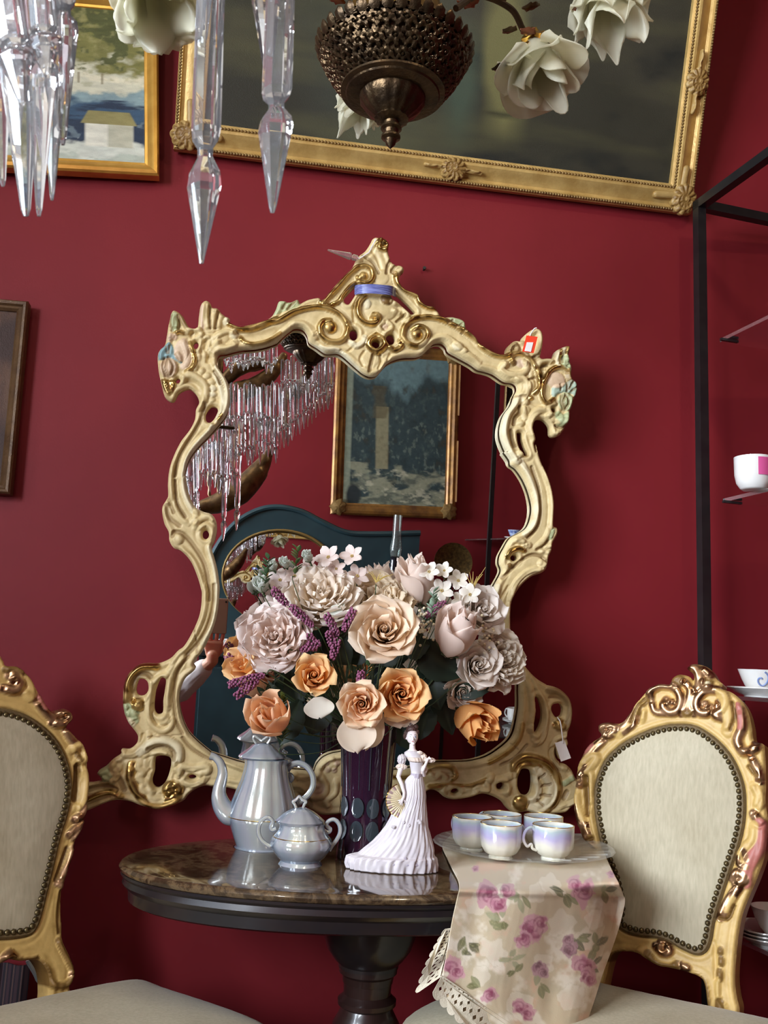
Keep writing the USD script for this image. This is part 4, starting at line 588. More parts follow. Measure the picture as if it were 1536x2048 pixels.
def chair(label, p0, yaw, outer, pad, strokes, domes, zoom, seat_w, seat_d, zs, nail_gap, axis=None):
    n = unit(np.array([-math.sin(yaw), -math.cos(yaw), .17])); fwd = unit(n * [1, 1, 0]); ur = np.array([-fwd[1], fwd[0], 0]); vu = np.cross(n, ur) * 1.0
    if vu[2] < 0: vu = -vu
    if np.dot(np.cross(ur, vu), n) < 0: ur = -ur
    def conv(px, py): w = onplane(p0, n, px, py) - p0; return np.array([w @ ur, w @ vu])
    W = lambda u, v, h: p0 + np.multiply.outer(u, ur) + np.multiply.outer(v, vu) + np.multiply.outer(np.asarray(h) * np.ones_like(u), n)
    O = np.array([conv(*a) for a in (spline(zoom(*outer), 5) if axis is not None else spline(zoom(*outer), 5, True))]); Pd = np.array([conv(*a) for a in (spline(zoom(*pad), 6) if axis is not None else spline(zoom(*pad), 6, True))])
    if axis is not None:                                        # only one half shows: the other is its twin
        u0 = conv(*zoom(*axis)[0])[0]; mirr = lambda a: np.c_[2 * u0 - a[:, 0], a[:, 1]]
        O = np.vstack([O, mirr(O)[::-1]]); Pd = np.vstack([Pd, mirr(Pd)[::-1]])
    OP, PP = Polygon(O).buffer(0), Polygon(Pd).buffer(0)
    if OP.geom_type != 'Polygon': OP = max(OP.geoms, key=lambda g: g.area)
    fr = OP.difference(PP); fr = fr if fr.geom_type == 'Polygon' else max(fr.geoms, key=lambda g: g.area)
    S = list(strokes); Dm = list(domes)
    V, f, col, gold = relief(fr, S, Dm, [], conv, 1.0 / (F / (RW.T @ (p0 - CAM))[2]), .0026, .026, .010, bead=.002, cream=OCHRE, back=-.03, edge_r=.016, seed=9)
    if axis is not None:
        V2, f2, c2, g2 = relief(fr, S, Dm, [], lambda x, y: (lambda c: np.array([2 * u0 - c[0], c[1]]))(conv(x, y)), 1.0 / (F / (RW.T @ (p0 - CAM))[2]), .0026, .026, .010, bead=.002, cream=OCHRE, back=-.03, edge_r=.016, seed=9)
        lf = V[:, 0] < u0; V[lf, 2] = V2[lf, 2]; col[lf] = c2[lf]; gold[lf] = g2[lf]
    base = p0 + fwd * .2
    ch = thing('upholstered_chair', label, 'chair', (base[0], base[1], 0), 0, None)
    obj_relief('back_frame', W(V[:, 0], V[:, 1], V[:, 2] - .02), f, col, gold, ch)
    # pad: domed
    pv, pf_, _, _ = relief(PP.buffer(.003), [], [], [], conv, 1, .006, .010, .016, cream=OCHRE, back=-.03, edge_r=.09, seed=2)
    m = trimesh.Trimesh(W(pv[:, 0], pv[:, 1], pv[:, 2] + .006 + .002 * meshkit.noise(np.c_[pv[:, :2] * 9, pv[:, 2] * 0], 4)), pf_, process=False); obj('back_cushion', m, velvet, ch, smooth=50)
    ring = np.array(PP.buffer(-.0045).exterior.coords); obj('braid', tube(W(ring[:-1, 0], ring[:-1, 1], np.full(len(ring) - 1, .005)), .0065, 6, closed=True), braid, ch)
    line = PP.buffer(-.0105).exterior; k = int(line.length / nail_gap)
    th = np.arange(7) / 7 * 2 * PI; hr = .0062
    for i in range(k):
        q_ = line.interpolate(i / k * line.length); c = W(q_.x, q_.y, .0100)
        rings_ = np.stack([c + n * (hr * h * .8) + hr * r * (np.cos(th)[:, None] * ur + np.sin(th)[:, None] * vu) for r, h in ((1, 0), (.8, .55), (.35, .92))])
        obj('nailhead', skin(rings_), brass, ch, smooth=True)
    # seat
    uc = u0 if axis is not None else (PP.bounds[0] + PP.bounds[2]) / 2
    sb = p0 + ur * uc - vu * ((p0[2] - zs) / vu[2]); sb = np.array([sb[0], sb[1], 0]) + fwd * .015
    sp_ = spline([(-.42 * seat_w, .0), (-.5 * seat_w, .12), (-.56 * seat_w, seat_d * .7), (-.45 * seat_w, seat_d * .95), (0, seat_d * 1.03), (.45 * seat_w, seat_d * .95), (.56 * seat_w, seat_d * .7), (.5 * seat_w, .12), (.42 * seat_w, 0), (0, -.01)], 8, True)
    SP = Polygon(sp_).buffer(0)
    WS = lambda x, y, z: np.c_[sb[0] + x * ur[0] + y * fwd[0], sb[1] + x * ur[1] + y * fwd[1], zs + z]
    sv, sf_, _, _ = relief(SP.buffer(-.012), [], [], [], lambda x, y: np.zeros(2), 1, .012, .035, .045, back=-.03, edge_r=.2, seed=6)
    o3 = WS(sv[:, 0], sv[:, 1], sv[:, 2]); sm = trimesh.Trimesh(o3, sf_, process=False); 
    if sm.volume < 0: sm.invert()
    obj('seat_cushion', sm, velvet, ch, smooth=60)
    rail = extrude(SP.difference(SP.buffer(-.035)), .07); rv = np.array(rail.vertices); obj('seat_rail', trimesh.Trimesh(WS(rv[:, 0], rv[:, 1], rv[:, 2] - .09), rail.faces, process=False) if True else None, ochre, ch, smooth=False)
    for sx in (-1, 1):
        a = [(sx * .46 * seat_w, seat_d * .86, -.05), (sx * .50 * seat_w, seat_d * .92, -.14), (sx * .47 * seat_w, seat_d * .88, -.28), (sx * .45 * seat_w, seat_d * .9, -.40), (sx * .46 * seat_w, seat_d * .93, -zs + .012)]
        pth = spline(a, 6); obj('leg', tube(np.vstack([WS(np.array([x]), np.array([y]), np.array([z])) for x, y, z in pth]), np.interp(np.linspace(0, 1, len(pth)), [0, .2, .6, .9, 1], [.034, .034, .018, .016, .02]), 10), ochre, ch)
        a = [(sx * .40 * seat_w, .0, -.03), (sx * .40 * seat_w, .0, -.1), (sx * .40 * seat_w, -.02, -.28), (sx * .41 * seat_w, -.07, -zs + .012)]
        pth = spline(a, 6); obj('leg', tube(np.vstack([WS(np.array([x]), np.array([y]), np.array([z])) for x, y, z in pth]), np.linspace(.024, .018, len(pth)), 10), ochre, ch)
    return ch
Zr = Z(1130, 1300, 2.739)
outer_r = (670,100, 720,78, 790,100, 830,160, 862,185, 855,215, 905,228, 960,270, 1000,335, 1022,420, 1035,498, 1085,515, 1095,560, 1100,700, 1100,850, 1112,950, 1100,1100, 1060,1230, 1010,1350, 975,1440, 955,1530, 940,1650, 930,1800, 940,1900, 955,1970, 945,2050, 930,2200, 800,2200, 790,2048, 780,1920, 768,1830, 740,1790, 660,1760, 570,1738, 520,1730, 460,1700, 400,1660, 330,1650, 270,1660, 240,1720, 215,1830, 190,1960, 180,2060, 60,2060, 90,1950, 130,1830, 190,1690, 240,1560, 275,1480, 288,1400, 280,1300, 245,1230, 200,1150, 175,1105, 125,1070, 85,1000, 62,920, 50,830, 60,720, 70,640, 100,570, 150,505, 200,470, 185,440, 195,408, 250,398, 300,402, 350,360, 400,280, 460,215, 520,190, 578,192, 585,160, 630,135, 680,145, 700,170, 705,135)
pad_r = (640,410, 560,415, 470,440, 380,480, 300,530, 230,600, 190,680, 170,760, 170,880, 190,1000, 220,1120, 260,1220, 290,1330, 298,1420, 285,1480, 320,1530, 400,1560, 500,1572, 570,1592, 640,1632, 720,1665, 770,1650, 800,1590, 820,1480, 860,1350, 910,1200, 960,1050, 985,920, 985,780, 960,680, 910,580, 840,500, 760,440, 700,415)
SR = [(Zr, a, w, h, t) for a, w, h, t in [
 ((470,270, 480,225, 540,195, 610,215, 640,270, 625,330, 580,345, 545,315, 560,280), 9, 10, 'k'), ((480,290, 500,340, 560,350), 7, 7, 'k'), ((890,380, 830,360, 870,330, 885,280, 850,230, 780,225, 730,275, 735,335, 780,350, 800,320), 9, 10, 'k'), ((840,290, 840,340, 870,380), 6, 7, 'k'),
 ((680,100, 720,110, 745,160, 740,210, 720,230), 10, 10, 'k'), ((760,110, 800,140), 8, 8, 'k'), ((660,180, 690,220, 680,290, 640,350), 8, 8, 'k'), ((720,240, 690,310, 710,350), 8, 8, 'k'), ((690,350, 660,355), 6, 6, 'h'),
 ((190,440, 230,410, 280,430, 250,470, 210,460), 9, 9, 'k'), ((300,460, 350,410, 380,350, 430,290), 10, 8, 'o'), ((280,450, 340,400, 375,330), 5, 6, 'k'), ((400,400, 420,330, 460,280), 4, -4, 'h'), ((370,400, 400,320, 450,260), 3, -4, 'h'), ((430,390, 440,330), 5, 5, 'o'), ((330,460, 380,420, 400,370), 4, 5, 'k'),
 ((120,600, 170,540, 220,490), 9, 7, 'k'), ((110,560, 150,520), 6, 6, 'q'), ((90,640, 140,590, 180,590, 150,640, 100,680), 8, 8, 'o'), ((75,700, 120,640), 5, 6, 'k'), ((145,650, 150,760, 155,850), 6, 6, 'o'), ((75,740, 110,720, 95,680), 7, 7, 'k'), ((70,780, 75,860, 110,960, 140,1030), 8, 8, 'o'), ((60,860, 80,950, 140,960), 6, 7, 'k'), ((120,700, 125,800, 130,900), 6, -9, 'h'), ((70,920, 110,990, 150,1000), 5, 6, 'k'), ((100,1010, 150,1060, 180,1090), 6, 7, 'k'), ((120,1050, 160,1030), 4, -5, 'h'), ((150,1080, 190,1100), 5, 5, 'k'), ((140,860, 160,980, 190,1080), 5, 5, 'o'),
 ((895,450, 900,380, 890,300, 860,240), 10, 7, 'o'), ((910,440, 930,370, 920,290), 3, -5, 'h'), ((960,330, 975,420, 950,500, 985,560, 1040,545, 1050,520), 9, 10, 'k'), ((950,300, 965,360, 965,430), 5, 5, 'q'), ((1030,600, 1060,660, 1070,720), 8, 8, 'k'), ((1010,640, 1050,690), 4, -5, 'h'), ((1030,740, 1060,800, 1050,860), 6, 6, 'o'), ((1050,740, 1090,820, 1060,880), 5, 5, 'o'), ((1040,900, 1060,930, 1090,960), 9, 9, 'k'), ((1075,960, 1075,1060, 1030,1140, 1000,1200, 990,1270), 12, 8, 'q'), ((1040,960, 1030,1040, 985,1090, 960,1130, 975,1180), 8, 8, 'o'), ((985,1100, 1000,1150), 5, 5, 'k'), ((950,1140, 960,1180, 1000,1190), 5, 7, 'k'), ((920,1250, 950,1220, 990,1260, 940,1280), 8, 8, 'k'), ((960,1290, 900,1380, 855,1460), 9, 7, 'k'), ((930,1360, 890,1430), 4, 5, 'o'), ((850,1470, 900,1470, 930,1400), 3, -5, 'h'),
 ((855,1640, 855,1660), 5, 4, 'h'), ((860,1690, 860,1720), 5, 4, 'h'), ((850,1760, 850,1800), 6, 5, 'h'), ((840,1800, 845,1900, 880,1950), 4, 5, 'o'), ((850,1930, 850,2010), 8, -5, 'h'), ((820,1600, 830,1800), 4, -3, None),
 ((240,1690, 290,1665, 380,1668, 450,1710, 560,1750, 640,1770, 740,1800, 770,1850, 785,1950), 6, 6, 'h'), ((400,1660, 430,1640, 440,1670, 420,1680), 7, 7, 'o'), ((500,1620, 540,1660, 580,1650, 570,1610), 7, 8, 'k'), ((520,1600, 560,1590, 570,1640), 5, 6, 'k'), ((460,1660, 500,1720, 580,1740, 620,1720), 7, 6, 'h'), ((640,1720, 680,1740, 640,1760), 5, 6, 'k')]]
DR = [(Zr, 590,290, 24,24, 8, 'k'), (Zr, 775,300, 24,24, 8, 'k'), (Zr, 625,170, 38,38, 10, 'h'), (Zr, 785,190, 38,40, 11, 'h'), (Zr, 790,190, 14,14, 5, 'w'), (Zr, 540,1640, 28,28, 6, 'k'), (Zr, 240,440, 20,20, 6, 'k'), (Zr, 990,560, 30,26, 6, 'k'), (Zr, 90,745, 20,20, 5, 'k')]
chair('cream velvet chair with gilt carved back at the right, in front of the shelf', at(1345, 1640, 2.03), math.radians(40), outer_r, pad_r, SR, DR, Zr, .68, .56, .487, .0126)
Zl = Z(0, 1280, 2.668)
outer_l = (-10,60, 5,85, 22,115, 35,140, 90,145, 145,185, 190,250, 235,335, 275,380, 330,368, 372,395, 375,430, 350,465, 400,510, 440,570, 465,650, 470,750, 462,850, 450,950, 430,1010, 400,1080, 385,1140, 360,1220, 335,1310, 325,1420, 330,1520, 335,1600, 370,1680, 395,1750, 390,1800, 375,1840, 378,1900, 378,2000, 262,2000, 260,1890, 255,1800, 230,1740, 190,1705, 100,1712, 50,1700, -10,1735)
pad_l = (-10,368, 60,380, 140,410, 220,465, 285,530, 332,610, 362,700, 372,800, 352,920, 310,1060, 272,1220, 235,1370, 215,1450, 190,1525, 150,1570, 60,1588, -10,1592)
SL = [(Zl, a, w, h, t) for a, w, h, t in [
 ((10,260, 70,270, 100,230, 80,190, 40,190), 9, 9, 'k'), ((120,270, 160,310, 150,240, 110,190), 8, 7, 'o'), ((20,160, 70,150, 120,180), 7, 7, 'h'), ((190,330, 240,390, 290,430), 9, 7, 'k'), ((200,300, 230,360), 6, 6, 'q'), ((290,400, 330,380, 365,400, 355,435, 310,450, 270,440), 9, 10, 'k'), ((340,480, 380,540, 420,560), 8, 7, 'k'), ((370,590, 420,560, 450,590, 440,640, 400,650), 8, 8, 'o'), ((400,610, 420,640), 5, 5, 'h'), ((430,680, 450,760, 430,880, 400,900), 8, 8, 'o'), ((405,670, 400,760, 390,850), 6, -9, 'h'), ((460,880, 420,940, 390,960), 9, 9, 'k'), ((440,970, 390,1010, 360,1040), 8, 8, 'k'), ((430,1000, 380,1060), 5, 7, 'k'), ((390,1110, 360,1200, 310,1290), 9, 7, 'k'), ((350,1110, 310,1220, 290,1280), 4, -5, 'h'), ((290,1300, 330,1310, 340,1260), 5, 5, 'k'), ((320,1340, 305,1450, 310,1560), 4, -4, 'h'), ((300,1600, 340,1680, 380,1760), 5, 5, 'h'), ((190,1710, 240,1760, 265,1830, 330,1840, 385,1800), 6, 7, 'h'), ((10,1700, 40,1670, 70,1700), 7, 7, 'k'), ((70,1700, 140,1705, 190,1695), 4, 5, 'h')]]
DL = [(Zl, 60,220, 26,26, 7, 'k'), (Zl, 335,405, 26,24, 7, 'k'), (Zl, 375,1780, 20,24, 6, 'k'), (Zl, 20,1690, 30,30, 6, 'k')]
chair('cream velvet chair with gilt carved back at the left edge, beside the table', at(60, 1640, 2.06), math.radians(-34), outer_l, pad_l, SL, DL, Zl, .68, .54, .487, .0126, axis=(-10, 60))
# ---------------------------------------------------------------- framed pictures on the wall
canvasm = look('varnished_canvas', {'a': ('attribute', {'attribute': 'paint'}), 't': ('texture_coordinate', {}), 'n': ('noise_texture', {'scale': 350.0, 'detail': 2}), 'b': ('bump', {'strength': .5, 'distance': .0012}), 'p': ('principled_bsdf', {'roughness': .5, 'specular_ior_level': .22})}, [('a.color', 'p.base_color'), ('t.object', 'n.vector'), ('n.fac', 'b.height'), ('b.normal', 'p.normal')])
gilt_pale = paint('pale_gilt_moulding', srgb(200, 168, 104), srgb(176, 142, 80), 22, .42, .35, bump=.0008, bscale=120)
gilt_dark = paint('toned_gilt_ornament', srgb(140, 112, 66), srgb(110, 84, 46), 60, .45, .45, bump=.0015, bscale=160)
gilt_bright = paint('bright_gilt_moulding', srgb(226, 176, 84), srgb(198, 146, 62), 14, .3, .6)
brownframe = paint('brown_gilt_wood', srgb(104, 78, 48), srgb(78, 54, 32), 24, .45, .2, bump=.001, bscale=200)
class Flat:
    """A picture's own plane: origin o, right ex, up ey, outward en."""
    def __init__(s, o, ex, en): s.o = np.asarray(o, float); s.en = unit(en); s.ex = unit(ex - s.en * (np.asarray(ex) @ s.en)); s.ey = np.cross(s.en, s.ex); s.ey = s.ey if s.ey[2] > 0 else -s.ey
    def uv(s, px, py): w = onplane(s.o, s.en, px, py) - s.o; return np.array([w @ s.ex, w @ s.ey])
    def W(s, u, v, h=0.0): u, v = np.asarray(u, float), np.asarray(v, float); return s.o + np.multiply.outer(u, s.ex) + np.multiply.outer(v, s.ey) + np.multiply.outer(np.asarray(h) * np.ones_like(u), s.en)
def moulding(fl, u0, v0, u1, v1, prof, parent, mat, name='frame_rail'):
    """Four mitred rails around the box; prof: (inset from the outer edge, height) pairs."""
    pr = np.array(prof); cs = [(u0, v0, 1, 1), (u1, v0, -1, 1), (u1, v1, -1, -1), (u0, v1, 1, -1)]
    for k in range(4):
        a, b = cs[k], cs[(k + 1) % 4]; P = []
        for c in (a, b): P.append(fl.W(c[0] + c[2] * pr[:, 0], c[1] + c[3] * pr[:, 0], pr[:, 1]))
        m = skin(np.stack(P)); obj(name, m, mat, parent, smooth=25)
def canvas(fl, u0, v0, u1, v1, fn, parent, nu=150, nv=110, h=.006, name='canvas', cuv=None):
    u, v = np.meshgrid(np.linspace(u0, u1, nu), np.linspace(v0, v1, nv)); P = fl.W(u, v, h)
    g = grid(P, thick=.004); s_, t_ = (u - u0) / (u1 - u0), (v - v0) / (v1 - v0); c = fn(s_, t_).reshape(-1, 3)
    return obj(name, g, canvasm, parent, smooth=False, prim={'paint': np.vstack([c, c])})
def field(s, t, sc, seed, asp=1.0): return meshkit.fbm(np.stack([s * sc * asp, t * sc, np.zeros_like(s)], -1), 5, seed)
def tri(x, c, w): return np.clip(1 - np.abs(x - c) / w, 0, 1)
def mixc(c, m, col, a=1.0): m = (np.clip(m, 0, 1) * a)[..., None]; return c * (1 - m) + np.array(col) * m
# large dark landscape, leaning out from the wall
t_ = math.radians(17); nB = np.array([0, -math.cos(t_), -math.sin(t_)]); oB = at(866, 362, YW - .05)
a_, b_ = onplane(oB, nB, 346, 296), onplane(oB, nB, 1386, 427); fB = Flat(a_, b_ - a_, nB); WB = np.linalg.norm(b_ - a_); HB = .86
big = thing('landscape_painting', 'large dark landscape painting in a wide pale gilt frame behind the bronze lamp', 'painting', oB)
prof = [(0, -.04), (0, -.012), (.004, -.006), (.010, -.004), (.013, -.010), (.020, -.014), (.030, -.010), (.040, -.002), (.050, .004), (.056, .004), (.060, -.002), (.066, -.003), (.072, -.006), (.074, -.014), (.074, -.04)]
moulding(fB, 0, 0, WB, HB, prof, big, gilt_pale)
def bead_row(fl, pts, r, gap, parent, mat, name, h=0.0):
    pl = np.array(pts, float); L = LineString(pl); k = int(L.length / gap); ms = []
    for i in range(k): q_ = L.interpolate((i + .5) * gap); ms.append(place(trimesh.creation.icosphere(1, 1.0), None, fl.W(q_.x, q_.y, h), (r, r, r)))
    obj(name, cat(ms), mat, parent, smooth=True, kind='stuff')
loopB = lambda o: [(o, o), (WB - o, o), (WB - o, HB - o), (o, HB - o), (o, o)]
bead_row(fB, loopB(.006), .0042, .0075, big, gilt_dark, 'rope_edge', -.006); bead_row(fB, loopB(.062), .0038, .0085, big, gilt_dark, 'leaf_tip_border', -.001)
def nightland(s, t):
    c = np.empty(s.shape + (3,)); c[:] = srgb(46, 45, 36); n1 = field(s, t, 4, 11); c = mixc(c, (n1 - .45) * 5, srgb(54, 52, 42)); c = mixc(c, (field(s, t, 7, 12) - .55) * 5, srgb(30, 32, 30))
    c = mixc(c, 1 - np.abs(s - .32) / .2 + (n1 - .5), srgb(60, 66, 58), .7); c = mixc(c, tri(s + .05 * (t - .5), .60, .055) * tri(t, .36, .30) * 3.2 + (field(s, t, 9, 14, .3) - .5), srgb(110, 106, 66), .75)
    c = mixc(c, tri(s, .52, .05) * tri(t, .25, .25) * 1.6, srgb(64, 80, 66), .6); c = mixc(c, tri(t, .17, .014) * tri(s, .61, .05) * 2, srgb(24, 26, 22), .7)
    return c
canvas(fB, .07, .07, WB - .07, HB - .07, nightland, big, 170, 100, -.016)
obj('back_panel', box(fB.W(WB / 2, HB / 2, -.042), (WB - .02, HB - .02, .008), np.stack([fB.ex, fB.ey, fB.en], 1)), brownframe, big, smooth=False)
hw_ = fB.W(WB / 2, HB - .05, -.046); obj('hanging_wire', tube([hw_, [hw_[0], YW - .002, hw_[2] + .12]], .002, 5), brass, big)
def cartouche(fl, cu, cv, ang, sc, parent, kind='shell'):
    """A small carved shell with sprays, as on old gilt frames."""
    ca, sa = math.cos(ang), math.sin(ang); T = lambda x, y: np.array([cu + sc * (x * ca - y * sa), cv + sc * (x * sa + y * ca)])
    zz = Z(0, 0, 1.0); sh = unary_union([Point(0, 0).buffer(.8)] + [Point(.75 * math.cos(a), .62 * math.sin(a)).buffer(.30) for a in np.linspace(0, 2 * PI, 11)[:-1]] + ([LineString([(-2.2, .1), (-.5, 0)]).buffer(.14), LineString([(.5, 0), (2.2, -.1)]).buffer(.14)] if kind == 'shell' else [LineString([(.2, .6), (.1, 2.0)]).buffer(.22), LineString([(.6, .2), (2.0, .1)]).buffer(.22)]))
    P = Polygon([T(x, y) for x, y in sh.exterior.coords]).buffer(0); conv = lambda x, y: T(x, y)
    S = [(zz, tuple(np.array([[.25 * math.cos(a), .2 * math.sin(a)], [.9 * math.cos(a), .75 * math.sin(a)]]).ravel()), .11, 4, 'h') for a in np.linspace(0, 2 * PI, 13)[:-1]] + [(zz, tuple(np.array([[.5 * math.cos(a) - .2, .5 * math.sin(a)] for a in np.linspace(0, 5, 9)]).ravel()), .09, 5, None)]
    if kind == 'shell': S += [(zz, (sx * .9, 0, sx * 1.3, .12, sx * 1.7, -.05, sx * 2.1, .05), .12, 5, None) for sx in (-1, 1)]
    V, f, col, g_ = relief(P, S, [(zz, 0, 0, .32, .26, 5, None)], [], conv, sc, max(.0016, sc * .05), .010, .005, cream=srgb(170, 140, 84), back=-.01, edge_r=sc * .3, seed=4)
    obj_relief('carved_ornament', fl.W(V[:, 0], V[:, 1], V[:, 2] - .002), f, col, g_ * 0, parent)
q_ = fB.uv(905, 355); cartouche(fB, q_[0], .036, 0, .034, big); q_ = fB.uv(1435, 170); cartouche(fB, WB - .036, q_[1], PI / 2, .036, big)
cartouche(fB, .032, .034, 0, .040, big, 'corner'); cartouche(fB, WB - .032, .034, PI / 2, .040, big, 'corner'); cartouche(fB, .036, HB * .5, PI / 2, .036, big)
# harbour picture at the left
nH = unit(np.array([0.03, -1, -.05])); oH = at(318, 352, YW - .045); aH = onplane(oH, nH, 120, 341); fH = Flat(aH + (aH - oH) * 2.0, oH - aH, nH); WH = np.linalg.norm(oH - fH.o); HH = .47
har = thing('harbour_painting', 'harbour painting with a white cottage in a bright gold frame behind the crystal drops', 'painting', oH)
moulding(fH, 0, 0, WH, HH, [(0, -.03), (0, .0), (.004, .006), (.012, .008), (.020, .004), (.028, -.004), (.034, -.005), (.037, -.010), (.037, -.03)], har, gilt_bright)
def harbour(s, t):
    t = t * 1.12
    c = np.empty(s.shape + (3,)); c[:] = srgb(196, 194, 170); n1 = field(s, t, 9, 21); n2 = field(s, t, 22, 22)
    c = mixc(c, (t - .62) * 12 + (n1 - .5) * 6, srgb(118, 116, 66)); c = mixc(c, ((t - .72) * 8 + (n2 - .55) * 9) * (t > .6), srgb(84, 88, 52)); c = mixc(c, (1 - np.abs(t - .60) / .05) + (n2 - .6) * 4, srgb(214, 208, 180))
    c = mixc(c, (.53 - t) * 20 + (n2 - .5) * 4, srgb(128, 150, 152)); c = mixc(c, (.44 - t) * 18 + (n1 - .5) * 5, srgb(58, 82, 104)); c = mixc(c, ((.40 - t) * 12 + (field(s, t, 30, 25, .3) - .55) * 8) * (t < .45), srgb(44, 56, 74)); c = mixc(c, (n2 - .62) * 10 * (t < .36), srgb(96, 110, 118))
    for k in range(7): c = mixc(c, tri(s, .3 + k * .09, .006) * (np.abs(t - .60) < .04) * 2, srgb(120, 108, 78), .7)
    c = mixc(c, (.13 - t + .03 * np.sin(s * 9)) * 40 + (n2 - .5) * 3, srgb(196, 200, 186)); c = mixc(c, (.06 - t) * 30 + (n2 - .5) * 5, srgb(170, 178, 164))
    t = t - .03; hx = (s - .865) / .095; c = mixc(c, 9 * np.minimum(1 - np.abs(hx), np.minimum(t - .07, .26 - t) * 20), srgb(210, 208, 190)); c = mixc(c, 9 * np.minimum(hx + .1, np.minimum(1 - hx, np.minimum(t - .07, .24 - t) * 20)), srgb(176, 174, 152))
    c = mixc(c, 14 * np.minimum(1.15 - np.abs(hx) - (t - .24) * 3.2, np.minimum(t - .235, .335 - t) * 14), srgb(136, 128, 82)); c = mixc(c, tri(s, .30, .03) * tri(t, .39, .02), srgb(176, 120, 96), .7)
    c = mixc(c, (field(s, t, 26, 28, 1.4) - .55) * 5 * (t > .56), srgb(150, 146, 96), .6); return c * (.78 + .44 * field(s, t, 55, 29, .5))[..., None]
canvas(fH, .035, .035, WH - .035, HH - .035, harbour, har, 240, 200, -.008)
obj('back_panel', box(fH.W(WH / 2, HH / 2, -.034), (WH - .02, HH - .02, .012), np.stack([fH.ex, fH.ey, fH.en], 1)), brownframe, har, smooth=False)
# dark picture cut by the left edge
oD = at(57, 603, YW - .04); nD = np.array([0, -1, 0.0]); br = onplane(oD, nD, 20, 988); tl = onplane(oD, nD, 0, 598); fD = Flat(br, np.array([1.0, 0, -.13]), nD); HD = np.linalg.norm(oD - br)
dk = thing('framed_picture', 'dark picture in a brown wooden frame cut off by the left edge of the photo', 'picture', oD)
fD.ey = unit(oD - br); fD.ex = np.cross(fD.ey, fD.en); fD.ex = fD.ex if fD.ex[0] > 0 else -fD.ex
moulding(fD, -.34, 0, 0, HD, [(0, -.03), (0, .0), (.004, .006), (.010, .004), (.014, -.002), (.020, .0), (.026, -.006), (.028, -.03)], dk, brownframe)
canvas(fD, -.315, .025, -.025, HD - .025, lambda s, t: mixc(np.full(s.shape + (3,), 1.0) * np.array(srgb(58, 40, 34)), (field(s, t, 5, 31) - .5) * 4, srgb(92, 66, 50)), dk, 40, 50, -.01)
obj('back_panel', box(fD.W(-.17, HD / 2, -.03), (.32, HD - .02, .012), np.stack([fD.ex, fD.ey, fD.en], 1)), brownframe, dk, smooth=False)
nl = at(847, 540, YW); obj('wall_nail', place(lathe([(0, 0), (.0025, 0), (.0025, .012), (.005, .013), (.004, .016), (0, .0165)], 10), frame_to([0, -1, 0]), nl), paint('dark_iron', (.02, .018, .016), None, rough=.5), None, label='small dark nail in the red wall right of the mirror crest', cat='nail')
# ---------------------------------------------------------------- black shelf unit at the right
iron = paint('black_iron', (.008, .0075, .0085), (.014, .013, .013), 30, .35)
shelfglass = look('shelf_glass', {'p': ('principled_bsdf', {'base_color': (.80, .86, .82), 'roughness': .02, 'transmission_weight': .96, 'ior': 1.5})}, [])
dV = unit(ray(170, 1310) * [1, 1, 0]); rV = np.array([dV[1], -dV[0], 0]); SC = at(1399, 440, 2.20); ztop = at(1396, 402, 2.20)[2]
rk = thing('display_rack', 'black metal display rack with glass shelves at the right edge', 'shelf', (SC[0], SC[1], 0))
S_ = lambda a, b, z: np.array([SC[0], SC[1], 0]) + rV * a - dV * b + np.array([0, 0, z])
SWd, SDp, pw = .75, .42, .024
for a in (0, SWd):
    for b in (0, SDp): 
        if not (a == 0 and b > 0): obj('post', bar(S_(a, b, .0), S_(a, b, ztop), pw, pw, dV), iron, rk, smooth=False)
for z_ in (ztop - pw / 2, .12):
    for a in (0, SWd): obj('side_bar', bar(S_(a, -pw / 2, z_), S_(a, SDp + pw / 2, z_), pw, pw), iron, rk, smooth=False)
    for b in (0, SDp): obj('cross_bar', bar(S_(0, b, z_), S_(SWd, b, z_), pw, pw), iron, rk, smooth=False)
obj('post', bar(S_(0, SDp, .12), S_(0, SDp, .14), pw, pw, dV), iron, rk, smooth=False)
def shelf_at(px, py):
    p = onplane(S_(0, .05, 0), dV, px, py); return p
Rz = np.stack([rV, -dV, [0, 0, 1]], 1); shz = []
for k, (px, py) in enumerate([(1440, 681), (1446, 1001), (1450, 1412), (1450, 1905)]):
    p = shelf_at(px, py); p[2] = {2: at(1520, 1398, 2.10)[2], 3: at(1540, 1893, 2.06)[2]}.get(k, p[2]); shz.append(p[2]); a0 = (p - S_(0, 0, 0)) @ rV
    obj('glass_shelf', box(S_((a0 + SWd) / 2, .05 + SDp / 2 - .03, p[2]), (SWd - a0, SDp - .06, .009), Rz), shelfglass, rk, smooth=False, label=None)
    for b in (.08, SDp - .05): obj('bracket', bar(S_(0, b, p[2] - .009), S_(a0 + .03, b, p[2] - .009), .008, .006), iron, rk, smooth=False)
def shelf_pt(px, py, k): return atz(px, py, shz[k] + .0045)
